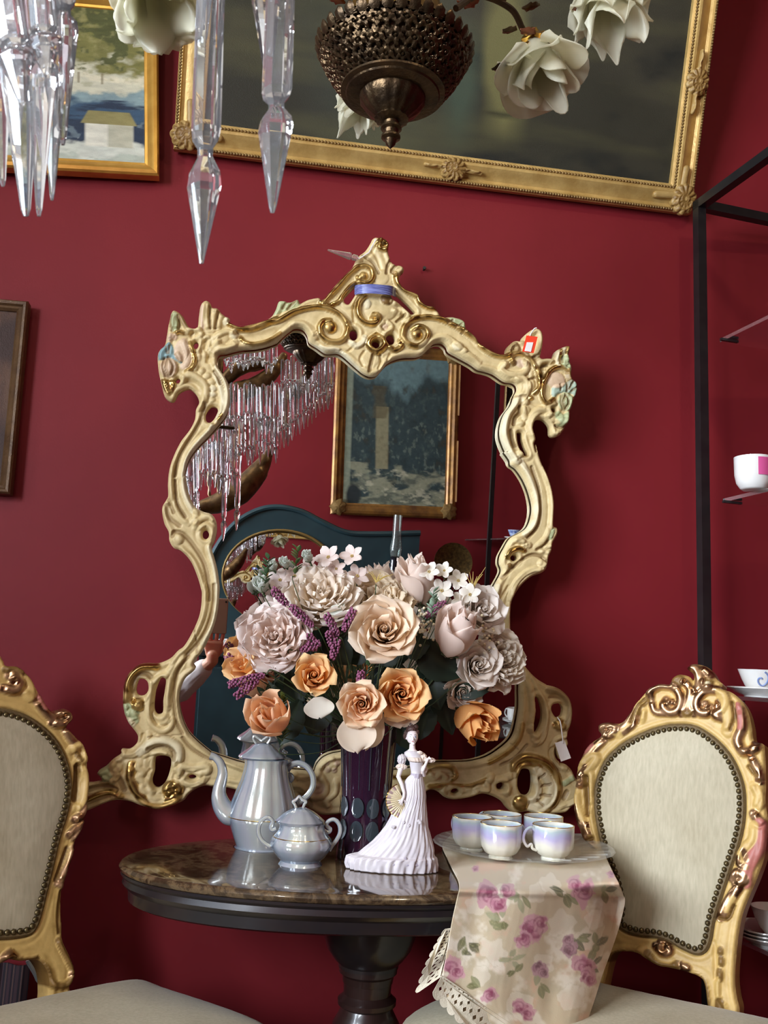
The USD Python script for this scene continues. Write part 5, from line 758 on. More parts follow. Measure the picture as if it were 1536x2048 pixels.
# mugs, cups and saucers on the rack
pinkm = paint('pink_print', srgb(214, 92, 150), None, rough=.2, coat_weight=.4)
def cupthing(name, label, catg, p, s, mat=white_china, hang=0.0, prof=None, handle=True, group=None):
    c = thing(name, label, catg, p, hang, group); pr = np.array(prof) * s
    obj('bowl', lathe(pr, 48), mat, c, local=True)
    if handle: zt_ = pr[:, 1].max(); rr = pr[:, 0].max(); obj('handle', tube(spline([(rr * .95, 0, zt_ * .8), (rr * 1.3, 0, zt_ * .85), (rr * 1.5, 0, zt_ * .55), (rr * 1.25, 0, zt_ * .3), (rr * .9, 0, zt_ * .25)], 6), .0045, 8), mat, c, local=True)
    return c
MUGP = [(0, 0), (.024, 0), (.030, .004), (.038, .016), (.042, .035), (.043, .078), (.0405, .078), (.039, .035), (.034, .014), (0, .008)]
mp = onplane([0, 2.03, 0], np.array([0, 1.0, 0]), 1507, 990); mp[2] = shz[1] + .0047; mg = cupthing('china_mug', 'white china mug with a pink panel on the second glass shelf of the rack', 'mug', mp, 1.0, hang=.4, prof=MUGP)
am = math.atan2(-mp[1], -mp[0]) - .4; pv = np.stack([np.stack([(.0423 + .0008) * np.cos(am + np.linspace(.28, 1.0, 10)), (.0423 + .0008) * np.sin(am + np.linspace(.28, 1.0, 10)), np.full(10, z_)], -1) for z_ in (.030, .05, .072)]); obj('pink_panel', grid(pv, thick=.0006), pinkm, mg, local=True)
SAU = [(0, 0), (.035, 0), (.037, .003), (.055, .009), (.075, .020), (.0745, .0225), (.055, .0125), (.034, .006), (0, .005)]
TEAC = [(0, 0), (.021, 0), (.022, .005), (.030, .014), (.040, .034), (.049, .058), (.047, .058), (.038, .034), (.028, .016), (0, .009)]
bluem = paint('blue_swirl', srgb(120, 140, 188), srgb(150, 164, 200), 20, .2)
sp0 = at(1520, 1394, 2.10); sp0[2] = shz[2] + .0047; cupthing('saucer', 'white saucer at the right edge carrying the blue-swirl cup', 'saucer', sp0, 1.0, prof=SAU, handle=False)
tc_ = cupthing('china_cup', 'white china cup with a blue swirl standing on a saucer above the right chair', 'cup', sp0 + [0, 0, .0052], 1.0, prof=TEAC, hang=.5)
ab = math.atan2(-sp0[1], -sp0[0]) - .5; rb = lambda z: np.interp(z, [0, .014, .034, .058], [.022, .030, .040, .049]) + .0006
sw = [(.1 + .34 * math.cos(t) * t / 6, .034 + .016 * math.sin(t) * t / 6) for t in np.linspace(1, 7.5, 26)]
obj('blue_swirl', tube(np.array([[rb(z) * math.cos(ab + a), rb(z) * math.sin(ab + a), z] for a, z in sw]), .0022, 6), bluem, tc_, local=True)
A3 = at(1540, 1893, 2.06); A3[2] = shz[3] + .0047
for k in range(3): cupthing('saucer', ['bottom saucer of the stack on the lowest glass shelf behind the right chair', 'middle saucer of the stack on the lowest glass shelf behind the right chair', 'top saucer of the stack on the lowest glass shelf behind the right chair'][k], 'saucer', A3 + [0, 0, k * .0075], 1.0, prof=SAU, handle=False, group='stacked saucers on the lowest shelf')
for k, c_ in enumerate([A3 + [.01, 0, .0205], A3 + rV * .16 + [0, 0, 0]]): cupthing('china_cup', ['white china cup standing on the stacked saucers of the lowest glass shelf', 'white china cup beside the saucer stack on the lowest glass shelf'][k], 'cup', c_, 1.0, prof=TEAC, hang=5.2 + k)
# price tags, tape and a glass drop on the mirror
redm, tagw = paint('red_card', srgb(236, 62, 28), None, rough=.6), paint('white_card', srgb(232, 226, 222), None, rough=.7)
def card(quad, mat, parent, name, off, th=.0012): 
    P = np.array([mworld(*mplane(x, y, off), off) for x, y in quad]); v = np.vstack([P, P + MN * th]); f = [[0, 1, 2], [0, 2, 3], [6, 5, 4], [7, 6, 4]] + [x for i in range(4) for j in [(i + 1) % 4] for x in ([i, i + 4, j], [j, i + 4, j + 4])]
    m = trimesh.Trimesh(v, f, process=False); m.fix_normals(); return obj(name, m, mat, parent, smooth=False)
p_ = mworld(*mplane(1060, 690, .075), .075); tg = thing('price_tag', 'red price tag with a white sticker on the upper right ear of the mirror', 'tag', p_)
card([tuple(R_(*a)[0]) for a in ((650,215), (805,235), (750,460), (590,440))], redm, tg, 'card', .075); card([tuple(R_(*a)[0]) for a in ((655,310), (745,312), (712,445), (622,432))], tagw, tg, 'sticker', .0765)
obj('string', tube(np.array([mworld(*mplane(*R_(*a)[0], .073), .073) for a in ((695,225), (715,180), (760,120), (790,112))]), .0018, 5), tagw, tg)
p_ = mworld(*mplane(1125, 1500, .07), .07); tg2 = thing('price_tag', 'small white paper tag on a string at the lower right of the mirror', 'tag', p_)
card([tuple(F_(*a)[0]) for a in ((872,545), (938,525), (985,650), (915,675))], tagw, tg2, 'card', .07)
obj('string', tube(spline(np.array([mworld(*mplane(*F_(*a)[0], o), o) for a, o in (((930,545), .072), ((922,480), .075), ((910,400), .075), ((890,365), .06))]), 5), .0016, 5), tagw, tg2)
tapem = look('blue_tape', {'t': ('texture_coordinate', {}), 'm': ('mapping', {'scale': (6, 6, 120)}), 'n': ('noise_texture', {'scale': 5.0, 'detail': 3}), 'r': ('rgb_ramp', {'ramp': [(.35, srgb(66, 68, 128)), (.6, srgb(128, 136, 190))]}), 'p': ('principled_bsdf', {'roughness': .22, 'coat_weight': .6})}, [('t.object', 'm.vector'), ('m.vector', 'n.vector'), ('n.fac', 'r.fac'), ('r.color', 'p.base_color')])
tl_ = [(575, 462), (620, 455), (700, 452), (780, 458), (850, 465), (885, 480)]; P = []
for (x, y), o in zip(tl_, (.03, .055, .066, .066, .056, .03)):
    P.append([mworld(*mplane(*K(x, y + dy)[0], o), o) for dy in (-36, -12, 12, 36)])
P = np.array(P); P = np.stack([spline(P[:, j], 6) for j in range(4)], 1); tp_ = obj('adhesive_tape', grid(P, thick=-.0012), tapem, None, label='shiny blue-violet tape wound across the mirror crest', cat='tape')
# ---------------------------------------------------------------- bronze lamp with frosted rose shades
bronze = paint('dark_bronze', srgb(84, 66, 44), srgb(52, 40, 28), 30, .38, .85, bump=.0012, bscale=140)
bronze_lit = paint('polished_brass', srgb(176, 140, 60), srgb(140, 104, 44), 40, .28, .95)
copper = paint('coppered_leaf', srgb(130, 78, 54), srgb(92, 54, 38), 40, .4, .7)
LY = 1.40; LA = at(787, 150, LY); lm = pxm(787, 150, LY)
lamp = thing('bronze_lamp', 'hanging pierced bronze bowl lamp with frosted rose glass shades in front of the large painting', 'lamp', (LA[0], LA[1], at(787, 297, LY)[2]))
zL = lambda py: at(787, py, LY)[2]
def lprof(p): return [(h * lm, zL(y)) for h, y in p]
def lput(m): return place(m, None, (LA[0], LA[1], 0))
# the pierced bowl: a dense skin with its openings cut out, and a second wall inside
bp = np.array(lprof([(150, 106), (147, 117), (141, 130), (132, 146), (122, 160), (112, 173), (100, 184)])); nb, ns = 420, 64; ts = np.linspace(0, 1, ns); bz = np.interp(ts, np.linspace(0, 1, len(bp)), bp[:, 1]); br_ = np.interp(bz[::-1], bp[::-1, 1], bp[::-1, 0])[::-1]
th = np.arange(nb) / nb * 2 * PI; TH, TS = np.meshgrid(th, ts)
gu, gv = TH / (2 * PI) * 22, TS * 3.4; rw = np.round(gv); du = gu - .5 * (rw % 2) - np.round(gu - .5 * (rw % 2)); dv = gv - rw; rr_, ph_0 = np.hypot(du, dv) * 2, np.arctan2(dv, du); flo = np.where(rr_ < .72 + .14 * np.cos(ph_0 * 5), .55 + .45 * np.cos(ph_0 * 5) * rr_ - 1.2 * (np.abs(rr_ - .25) < .07), np.where(np.cos(ph_0 * 6 + 1) > .05, -1.0, .15))
RR = br_[:, None] + .0032 * np.clip(flo + .35, -.4, 1); P = np.stack([RR * np.cos(TH), RR * np.sin(TH), np.broadcast_to(bz[:, None], RR.shape)], -1)
g = grid(P, closed_u=True); ff = g.faces; fm = flo.ravel()[ff].mean(1); keep = fm > -.5; g = trimesh.Trimesh(np.array(g.vertices), ff[keep], process=False)
N_ = np.stack([np.cos(TH), np.sin(TH), -.4 * np.ones_like(TH)], -1).reshape(-1, 3); inner = trimesh.Trimesh(g.vertices - N_ * .0035, g.faces[:, ::-1], process=False)
obj('pierced_bowl', lput(cat(g, inner)), bronze, lamp, smooth=40)
obj('bowl_liner', lput(lathe([(r * .93, z) for r, z in bp] + [(r * .90, z) for r, z in bp[::-1]], 48, closed=True)), bronze, lamp)
obj('lower_cone', lput(lathe(lprof([(100, 182), (104, 184), (104, 188), (94, 190), (92, 193), (76, 196), (66, 196), (64, 205), (58, 212), (50, 222), (40, 230), (32, 236), (34, 240), (26, 243), (18, 245), (0, 245)])[::-1], 64, lambda th, z: 1 + .03 * np.cos(th * 16) * (z < zL(196)))), bronze, lamp)
obj('finial', lput(lathe(lprof([(16, 240), (14, 250), (20, 254), (21, 259), (15, 262), (13, 268), (19, 273), (19, 277), (12, 281), (9, 290), (0, 299)])[::-1], 32)), bronze, lamp)
cr = []
for k in range(38):
    a = k / 38 * 2 * PI; d = np.array([math.cos(a), math.sin(a), 0]); t = np.array([-d[1], d[0], 0]); R0 = 150 * lm; P = []
    for s_, w_, o_, z_ in ((0, 7, 0, 116), (.35, 11, 6, 110), (.7, 10, 11, 102), (1, 3, 10, 94)):
        P.append([d * (R0 + o_ * lm - .002 * abs(x)) + t * x * w_ * lm + [0, 0, zL(z_)] for x in (-1, -.5, 0, .5, 1)])
    obj('crown_leaf', lput(grid(np.array(P), thick=.002)), bronze, lamp, smooth=60)
obj('top_dome', lput(lathe(lprof([(150, 104), (138, 98), (120, 90), (104, 74), (94, 40), (86, 8), (80, -20), (60, -60), (30, -90), (12, -110), (12, -420), (0, -420)]), 64, lambda th, z: 1 + .025 * np.cos(th * 20))), bronze_lit, lamp)
obj('ceiling_rod', bar([LA[0], LA[1], zL(-400)], [LA[0], LA[1], ZC], .016), bronze, lamp)
frost = look('frosted_glass', {'t': ('translucent_bsdf', {'color': (.88, .84, .68)}), 'd': ('principled_bsdf', {'base_color': (.74, .71, .58), 'roughness': .35, 'specular_ior_level': .6}), 'tr': ('transparent_bsdf', {'color': (.9, .92, .88)}), 'x': ('mix_closure', {'fac': .52}), 'y': ('mix_closure', {'fac': .38})}, [('d.BSDF', 'x.closure1'), ('t.BSDF', 'x.closure2'), ('x.closure', 'y.closure1'), ('tr.BSDF', 'y.closure2')], 'y.closure')
def rose_shade(base, dirn, L_, R_out, seed, spin=0.0, name='shade', pt=.75):
    """A frosted glass rose, three overlapping rings of ruffled petals opening along dirn."""
    rs = np.random.RandomState(seed); M = frame_to(dirn, spin); top = None
    for layer, (ln, ro, np_, r0) in enumerate([(1.0, .72, 4, .16), (.86, .92, 5, .22), (.68, 1.0, 5, .26)]):
        for k in range(np_):
            az = 2 * PI * (k + .5 * layer) / np_ + rs.uniform(-.15, .15); wid = 2 * PI / np_ * .72; lk = ln * rs.uniform(.85, 1.12); s = np.linspace(-1, 1, 15); t = np.linspace(0, 1, 13); S, T = np.meshgrid(s, t)
            prof = r0 + (.50 + .10 * layer - r0) * np.sin(np.clip(T * 1.5, 0, PI / 2)) + (ro * (.85 if pt > .5 else .62 + .2 * (layer == 2)) - .50 - .10 * layer * (pt > .5)) * np.clip((T - .45) / .55, 0, 1) ** 1.8
            ang = az + S * wid * (.55 + .6 * np.sin(T * PI * .62)) * (1 - pt * np.clip((T - .55) / .45, 0, 1) ** (1.7 if pt > .5 else 4))
            rad = prof * R_out * (1 - .14 * S ** 2 * (T < .6)) + (.07 if pt > .5 else .13) * R_out * np.sin(S * 4.2 + seed + k) * T ** 2; zz = lk * L_ * (T + .05 * np.cos(S * 3) * T) * (1 - (.18 if pt > .5 else .42) * S ** 2 * T)
            P = np.stack([rad * np.cos(ang), rad * np.sin(ang), zz], -1); m = grid(P @ M.T + base, thick=.0022)
            if top is None: top = obj(name, m, frost, lamp, smooth=70)
            else: obj('petal', m, frost, top, smooth=70)
    g_ = place(lathe([(0, -.03), (.010, -.03), (.012, -.012), (.024, -.006), (.029, .004), (.026, .012), (.020, .006), (0, 0)], 24, lambda th, z: 1 + .12 * np.cos(th * 8)), M, base); obj('shade_gallery', g_, bronze_lit, lamp)
    return base - unit(dirn) * .03
def arm(pts, r=.0055): obj('arm', tube(spline(np.array(pts), 10), r, 8), bronze, lamp)
ctr = np.array([LA[0], LA[1], zL(20)])
def leaf_at(p, d, l, w, mat, name='leaf'):
    M = frame_to(d); s = np.linspace(-1, 1, 7); t = np.linspace(0, 1, 9); S, T = np.meshgrid(s, t); W_ = w * np.sin(np.clip(T * PI * .95 + .1, 0, PI)) * (1 + .25 * np.cos(T * 18)); obj(name, grid(np.stack([W_ * S, .25 * l * (T - .4) ** 2 + .3 * w * S ** 2, l * T], -1) @ M.T + p, thick=.0016), mat, lamp, smooth=60)
b1 = at(1070, 88, 1.48); a1 = rose_shade(b1, at(1100, 245, 1.44) - b1, .128, .078, 1, pt=.15); arm([ctr + [.10, 0, .02], at(960, -8, 1.44), at(1022, 18, 1.46), at(1048, 62, 1.48), a1])
b2 = at(1195, -40, 1.47); a2 = rose_shade(b2, at(1258, 150, 1.40) - b2, .150, .082, 5, .7); arm([ctr + [.06, -.05, .05], at(1000, -90, 1.42), at(1120, -130, 1.44), a2])
b3 = at(300, -45, 1.10); a3 = rose_shade(b3, at(345, 130, 1.02) - b3, .115, .064, 9, 1.9); arm([ctr + [-.1, -.05, .04], at(600, -120, 1.2), at(400, -170, 1.12), a3])
b4 = at(728, 165, 1.60); a4 = rose_shade(b4, at(705, 278, 1.58) - b4, .105, .05, 12); arm([ctr + [-.04, .08, .0], at(760, 60, 1.55), at(735, 110, 1.6), a4])
for (px, py), d, m in [((1045, 20), (.6, 0, .2), bronze), ((1035, 62), (-.5, -.2, -.3), bronze), ((1000, 8), (.3, -.3, .6), bronze), ((1020, 128), (-.6, 0, -.4), bronze), ((690, 10), (-.8, -.2, .1), copper), ((915, 15), (.3, -.6, -.3), copper), ((930, 20), (.5, -.5, .3), copper), ((640, -10), (-.6, -.3, -.5), copper), ((1165, 5), (-.3, -.2, -.6), copper), ((1072, 70), (-.7, -.3, -.2), copper)]:
    leaf_at(at(px, py, 1.45), d, .035, .012, m)
for px, py in ((1082, 76), (1056, 92)): obj('bead_nut', ball(at(px, py, 1.46), .008), bronze_lit, lamp)
# ---------------------------------------------------------------- crystal chandelier, mostly above the frame; the mirror shows the rest
crystal = look('lead_crystal', {'p': ('principled_bsdf', {'base_color': (1, 1, 1), 'roughness': .0, 'transmission_weight': .94, 'ior': 1.58, 'specular_ior_level': .8})}, [])
chand = thing('crystal_chandelier', 'crystal chandelier with long spear drops at the upper left, nearest the viewer', 'chandelier', (*at(75, 100, .66)[:2], 1.5))
def prism(top, tip, w, body=.56, n=8, spin=0.0):
    """A long cut drop: faceted bar, notch and spear point."""
    top, tip = np.asarray(top, float), np.asarray(tip, float); L_ = np.linalg.norm(tip - top); h = w / 2
    st = [(0, .25), (.02, .6), (.05, .80), (body, .88), (body + .02, .78), (body + .035, .46), (body + .05, .46), (body + .075, .9), (body + .10, 1.0), (.985, .22), (1.0, .12)]
    M = frame_to(tip - top, spin, (0, 1, 0)); th = np.arange(n) / n * 2 * PI; fc_ = np.where(np.arange(n) % 2, .9, 1.04)
    V_ = np.stack([np.stack([h * r * np.cos(th) * fc_, h * r * .7 * np.sin(th) * fc_, np.full(n, t * L_)], 1) for t, r in st]); m = skin(V_); v = np.array(m.vertices) @ M.T + top
    return trimesh.Trimesh(v, m.faces, process=False)
def drop(px0, py0, px1, py1, Y, w, body=.56, spin=0.0, m=None):
    a, b = (at(px0, py0, Y), at(px1, py1, Y)) if m is None else (mir(px0, py0, Y), mir(px1, py1, Y)); obj('crystal_drop', prism(a, b, w * F ** -1 * Y, body, 8, spin), crystal, chand, smooth=False)
for (x0, y0, x1, y1, Y, w, bd, sp) in [(440, -560, 403, 527, .66, 72, .77, .3), (572, -330, 545, 425, .66, 80, .69, .5), (520, -420, 538, 172, .70, 66, .60, .2), (20, -380, 52, 432, .66, 84, .55, .1), (95, -400, 78, 432, .64, 74, .60, .6), (118, -380, 104, 400, .69, 70, .62, .9), (132, -420, 126, 290, .68, 66, .6, .4), (-30, -400, 6, 372, .67, 70, .62, .5), (60, -420, 88, 300, .72, 74, .55, .0), (30, -420, 30, 330, .71, 74, .55, .8)]: drop(x0, y0, x1, y1, Y, w, bd, sp)
rs = np.random.RandomState(3); VD = 3.84; VA = 4.06
rowsr = [(x, 690 + rs.uniform(-6, 10), x + rs.uniform(-2, 2), 735 + rs.uniform(-8, 14)) for x in range(452, 560, 9)]
rowsr += [(x, 775 + .0 * x + rs.uniform(-8, 8), x + rs.uniform(-2, 2), 868 + rs.uniform(-8, 12)) for x in range(455, 575, 9)]
rowsr += [(560 + 8 * k, 790 - 6.0 * k + rs.uniform(-4, 4), 560 + 8 * k, 902 - 7.4 * k + rs.uniform(-4, 6)) for k in range(14)]
rowsr += [(x, 835 + rs.uniform(-8, 8), x, 930 - .05 * (x - 400) + rs.uniform(-16, 8)) for x in range(400, 560, 8)]
rowsr += [(x, 720 + rs.uniform(-10, 10), x, 790 + rs.uniform(-12, 12)) for x in range(565, 672, 10)]
rowsr += [(x, 880 + rs.uniform(-8, 8), x, 985 + rs.uniform(-14, 10)) for x in range(384, 470, 9)]
for x0, y0, x1, y1 in rowsr: drop(x0, y0 - 6, x1, y1, VD + rs.uniform(-.07, .07), 11.5, .62, rs.uniform(0, 1), 'm')
for x0, y0, x1, y1 in [(380, 985, 388, 1040), (392, 990, 396, 1030)]: drop(x0, y0, x1, y1, VD, 12, .6, .3, 'm')
def marm(pts, r, squash=.5, name='bronze_arm'):
    p = spline(np.array([mir(x, y, VA) for x, y in pts]), 10); k = len(p); rr = np.interp(np.linspace(0, 1, k), np.linspace(0, 1, len(r)), r); m = tube(p, rr, 12, flat=squash); v = np.array(m.vertices); v += (meshkit.fbm(v * 45, 3, 6) - .5)[:, None] * .016 * np.array([1, 1, 1]); obj(name, trimesh.Trimesh(v, m.faces, process=False), paint('warm_bronze', srgb(128, 98, 60), srgb(84, 62, 38), 26, .42, .7), chand, smooth=50)
marm([(392, 1018), (440, 1005), (480, 982), (515, 945), (543, 898)], [.035, .06, .075, .06, .02], .75); marm([(425, 790), (470, 785), (510, 772), (548, 742), (570, 708)], [.05, .06, .055, .04, .02], .75); marm([(575, 795), (592, 785), (608, 768), (622, 740)], [.02, .04, .032, .015], .8)
marm([(450, 760), (480, 735), (520, 728), (545, 735)], [.035, .045, .035, .015], .8); marm([(380, 935), (400, 915), (430, 960), (440, 1000)], [.008, .008, .008, .006], 1.0); marm([(420, 1000), (418, 940), (428, 900)], [.006, .006, .006], 1.0)
top_ = mir(440, 700, VA); marm([(440, 1000), (436, 860), (440, 700)], [.012, .014, .014], 1.0, 'chandelier_stem'); obj('ceiling_rod', bar(top_, [top_[0], top_[1], ZC], .014), bronze, chand)
for a, b in [(at(75, -520, .67), mir(440, 860, VA)), (at(505, -520, .67), mir(440, 860, VA)), (at(505, -520, .67), at(75, -520, .67))]: obj('bronze_arm', tube(np.array([a, (a + b) / 2 + [0, 0, .02], b]), .007, 8), bronze, chand)
# a single drop caught on the mirror's crest
da, db = mworld(*mplane(717, 518, .05), .05), mworld(*mplane(655, 500, .05), .05); sd = thing('crystal_drop', 'small single crystal drop tied at the upper left of the mirror crest', 'crystal', da)
obj('drop_body', prism(da, db, .020, .18, 6), crystal, sd, smooth=False); obj('string', tube(np.array([da, mworld(*mplane(738, 505, .05), .05), mworld(*mplane(752, 478, .045), .045)]), .0016, 5), tagw, sd)
# ---------------------------------------------------------------- what stands behind the camera and shows in the mirror
def refl(px, py, p0, n):
    d = ray(px, py); o = CAM + d * (((MP - CAM) @ MN) / (d @ MN)); d2 = d - 2 * (d @ MN) * MN; return o + d2 * (((np.asarray(p0) - o) @ n) / (d2 @ n))
NY = np.array([0, 1.0, 0])
def ry(px, py, y): return refl(px, py, [0, y, 0], NY)
# the woodland picture on the opposite wall
class FlatR(Flat):
    def uv(s, px, py): w = refl(px, py, s.o, s.en) - s.o; return np.array([w @ s.ex, w @ s.ey])
yP = YB + .045; c_bl, c_br, c_tr = ry(661, 1028, yP), ry(911, 1038, yP), ry(913, 700, yP)
ex_ = unit(c_bl - c_br); fW = FlatR(c_br, ex_, NY); WW = np.linalg.norm(c_bl - c_br); HW = np.linalg.norm(c_tr - c_br)
wd = thing('woodland_painting', 'woodland painting in a worn gilt frame on the wall opposite, seen in the mirror', 'painting', c_br)
moulding(fW, 0, 0, WW, HW, [(0, -.03), (0, .0), (.012, .012), (.03, .016), (.045, .006), (.06, .004), (.07, -.006), (.085, -.01), (.085, -.03)], wd, paint('worn_gilt_frame', srgb(150, 106, 48), srgb(96, 62, 34), 9, .42, .4, bump=.001, bscale=90))
for k, (u, v) in enumerate([(0, 0), (WW, 0), (WW, HW), (0, HW)]): obj('corner_ornament', place(lathe([(0, 0), (.055, 0), (.05, .014), (.02, .024), (0, .026)], 20, lambda th, z: 1 + .15 * np.cos(th * 7)), frame_to(NY), fW.W(u + (.05 if u == 0 else -.05), v + (.05 if v == 0 else -.05), .004)), gilt_dark, wd)
obj('worn_edge', box(fW.W(.006, HW * .28, .0), (.016, HW * .36, .022), np.stack([fW.ex, fW.ey, fW.en], 1)), paint('bare_pine', srgb(214, 168, 112), srgb(188, 140, 90), 12, .7), wd, smooth=False); obj('worn_edge', box(fW.W(.006, HW * .76, .0), (.016, HW * .30, .022), np.stack([fW.ex, fW.ey, fW.en], 1)), LK['bare_pine'], wd, smooth=False)
def woodland(s, t):
    s = 1 - s; c = np.empty(s.shape + (3,)); c[:] = srgb(52, 66, 68); n1, n2 = field(s, t, 5, 41), field(s, t, 14, 42)
    c = mixc(c, (t - .72 - .16 * np.abs(s - .45) * 2 - (n1 - .5) * .5) * 9, srgb(96, 120, 122)); n3 = field(s, t, 34, 48); c = mixc(c, (n2 - .5) * 4 * (t < .85), srgb(36, 48, 50), .8); c = mixc(c, ((n3 - .55) * 6 + (n1 - .5) * 3) * (t < .78), srgb(74, 88, 84), .55); c = mixc(c, (n3 - .62) * 9 * (t < .6), srgb(110, 120, 108), .5)
    c = mixc(c, tri(s + .03 * (t - .5), .36, .07) * 4 * (t > .24) * (t < .66), srgb(140, 134, 104), .85); c = mixc(c, tri(s, .33, .09) * 3 * (t > .58) * (t < .80) + (n2 - .6) * 3, srgb(84, 74, 52), .6)
    c = mixc(c, ((.24 - t) * 9 + (field(s, t, 16, 44, .35) - .5) * 7) * (t < .28), srgb(146, 146, 122), .8); c = mixc(c, (field(s, t, 30, 45, .3) - .52) * 6 * (t < .24), srgb(66, 76, 70), .75); c = mixc(c, (field(s, t, 40, 47, .3) - .58) * 8 * (t < .24), srgb(186, 182, 156), .6)
    c = mixc(c, tri(s, .02, .05) * 3, srgb(150, 160, 140), .75); c = mixc(c, (.10 - np.hypot((s - .1) * 1.2, t - .05)) * 30, srgb(44, 50, 52)); c = c * (.8 + .4 * field(s, t, 60, 49, .6))[..., None]; return c
canvas(fW, .08, .08, WW - .08, HW - .08, woodland, wd, 180, 250, -.008)
obj('back_panel', box(fW.W(WW / 2, HW / 2, -.03), (WW - .03, HW - .03, .012), np.stack([fW.ex, fW.ey, fW.en], 1)), brownframe, wd, smooth=False)
# dark picture at the mirror's right edge
yD = YB + .03; a_, b_ = ry(1004, 905, yD), ry(1004, 740, yD); dk2 = thing('framed_picture', 'dark picture with a thin gold edge, seen at the right of the mirror', 'picture', a_)
fD2 = FlatR(a_, np.array([-1.0, 0, 0]) * np.sign(ry(1004, 800, yD)[0] - ry(1060, 800, yD)[0]) , NY); hh = b_[2] - a_[2]; exs = unit(ry(1060, 800, yD) - ry(1004, 800, yD)); fD2.ex = np.array([np.sign(exs[0]), 0, 0])
moulding(fD2, 0, 0, .5, hh, [(0, -.02), (0, .0), (.008, .006), (.014, .0), (.014, -.02)], dk2, gilt_dark); canvas(fD2, .01, .01, .49, hh - .01, lambda s, t: np.full(s.shape + (3,), 1.0) * np.array(srgb(36, 28, 20)), dk2, 8, 8, -.006); obj('back_panel', box(fD2.W(.25, hh / 2, -.02), (.46, hh - .04, .01)), brownframe, dk2, smooth=False)
# teal dresser with an arched back and oval mirror
teal = paint('teal_paint', srgb(36, 60, 66), srgb(28, 49, 55), 5, .45); yT = YB + .30
dr = thing('teal_dresser', 'teal painted dresser with arched back and oval mirror, seen in the mirror', 'dresser', (*ry(600, 1200, yT)[:2], 0))
pts = [(400, 1300), (405, 1180), (425, 1110), (462, 1055), (505, 1025), (550, 1014), (600, 1022), (645, 1044), (690, 1064), (740, 1068), (840, 1066)]
top_pts = [ry(x, y, yT)[[0, 2]] for x, y in spline(np.array(pts, float), 6)]; xr = top_pts[-1][0]; xl = top_pts[0][0]; zsh = ry(470, 1296, yT)[2]
bpoly = Polygon(top_pts + [(xr, zsh - .1), (xl, zsh - .1)]).buffer(0)
cxo, cyo = ry(562, 1155, yT)[[0, 2]]; rxo = abs(ry(677, 1155, yT)[0] - cxo); rzo = abs(ry(562, 1060, yT)[2] - cyo); tt = np.linspace(0, 2 * PI, 49)[:-1]; oval_p = Polygon(np.c_[cxo + rxo * np.cos(tt), cyo + rzo * np.sin(tt)])
def upright(poly, y, d): m = extrude(poly, d); v = np.array(m.vertices); m2 = trimesh.Trimesh(np.c_[v[:, 0], y + v[:, 2], v[:, 1]], m.faces, process=False); m2.fix_normals(); return m2
obj('arched_back', upright(bpoly.difference(oval_p), yT - .03, .035), teal, dr, smooth=False)
og = upright(oval_p.buffer(.004), -.003, .006); ct, st_0 = math.cos(.11), math.sin(.11); gv_ = np.array(og.vertices) - [cxo, 0, cyo]; gv_ = np.c_[gv_[:, 0], gv_[:, 1] * ct - gv_[:, 2] * st_0, gv_[:, 1] * st_0 + gv_[:, 2] * ct] + [cxo, yT - .005, cyo]
obj('oval_glass', trimesh.Trimesh(gv_, og.faces, process=False), silver, dr, smooth=False)
obj('oval_rim', tube(np.c_[cxo + rxo * np.cos(tt), np.full(48, yT + .006), cyo + rzo * np.sin(tt)], .008, 8, closed=True), paint('gold_brown_rim', srgb(140, 112, 62), None, rough=.4, metal=.5), dr)
obj('cornice', tube(np.array([[x, yT + .008, z] for x, z in top_pts]), .018, 8), teal, dr)
xa, xb = min(xl, xr), max(xl, xr); obj('counter', box(((xa + xb) / 2, yT + .10, zsh - .012), (xb - xa + .04, .34, .028)), paint('dark_counter', srgb(52, 54, 56), srgb(40, 40, 42), 8, .3), dr, smooth=False)
obj('cabinet_body', box(((xa + xb) / 2, yT + .07, (zsh - .026 + .06) / 2), (xb - xa, .26, zsh - .086)), teal, dr, smooth=False)
for k in range(3):
    d_ = obj('door', box((xa + (xb - xa) * (k + .5) / 3, yT + .207, zsh * .48), ((xb - xa) / 3 - .03, .018, zsh * .78), None, .004), teal, dr, smooth=False); obj('knob', ball((xa + (xb - xa) * (k + .82) / 3, yT + .228, zsh * .55), .016), brass, d_)
obj('plinth', box(((xa + xb) / 2, yT + .07, .03), (xb - xa + .02, .28, .06)), teal, dr, smooth=False)
for k, (px, lab) in enumerate([(452, 'small patterned china cup on the teal dresser, left one in the mirror'), (487, 'small patterned china cup on the teal dresser, right one in the mirror')]):
    p = ry(px, 1275, yT + .18 - .12 * (1 - k)); p[2] = zsh + .0025; k and cupthing('saucer', lab.replace('cup', 'saucer'), 'saucer', p, 1.0, prof=SAU, handle=False); cupthing('china_cup', lab, 'cup', p + [0, 0, .0055 * k], .95, prof=TEAC, hang=k)
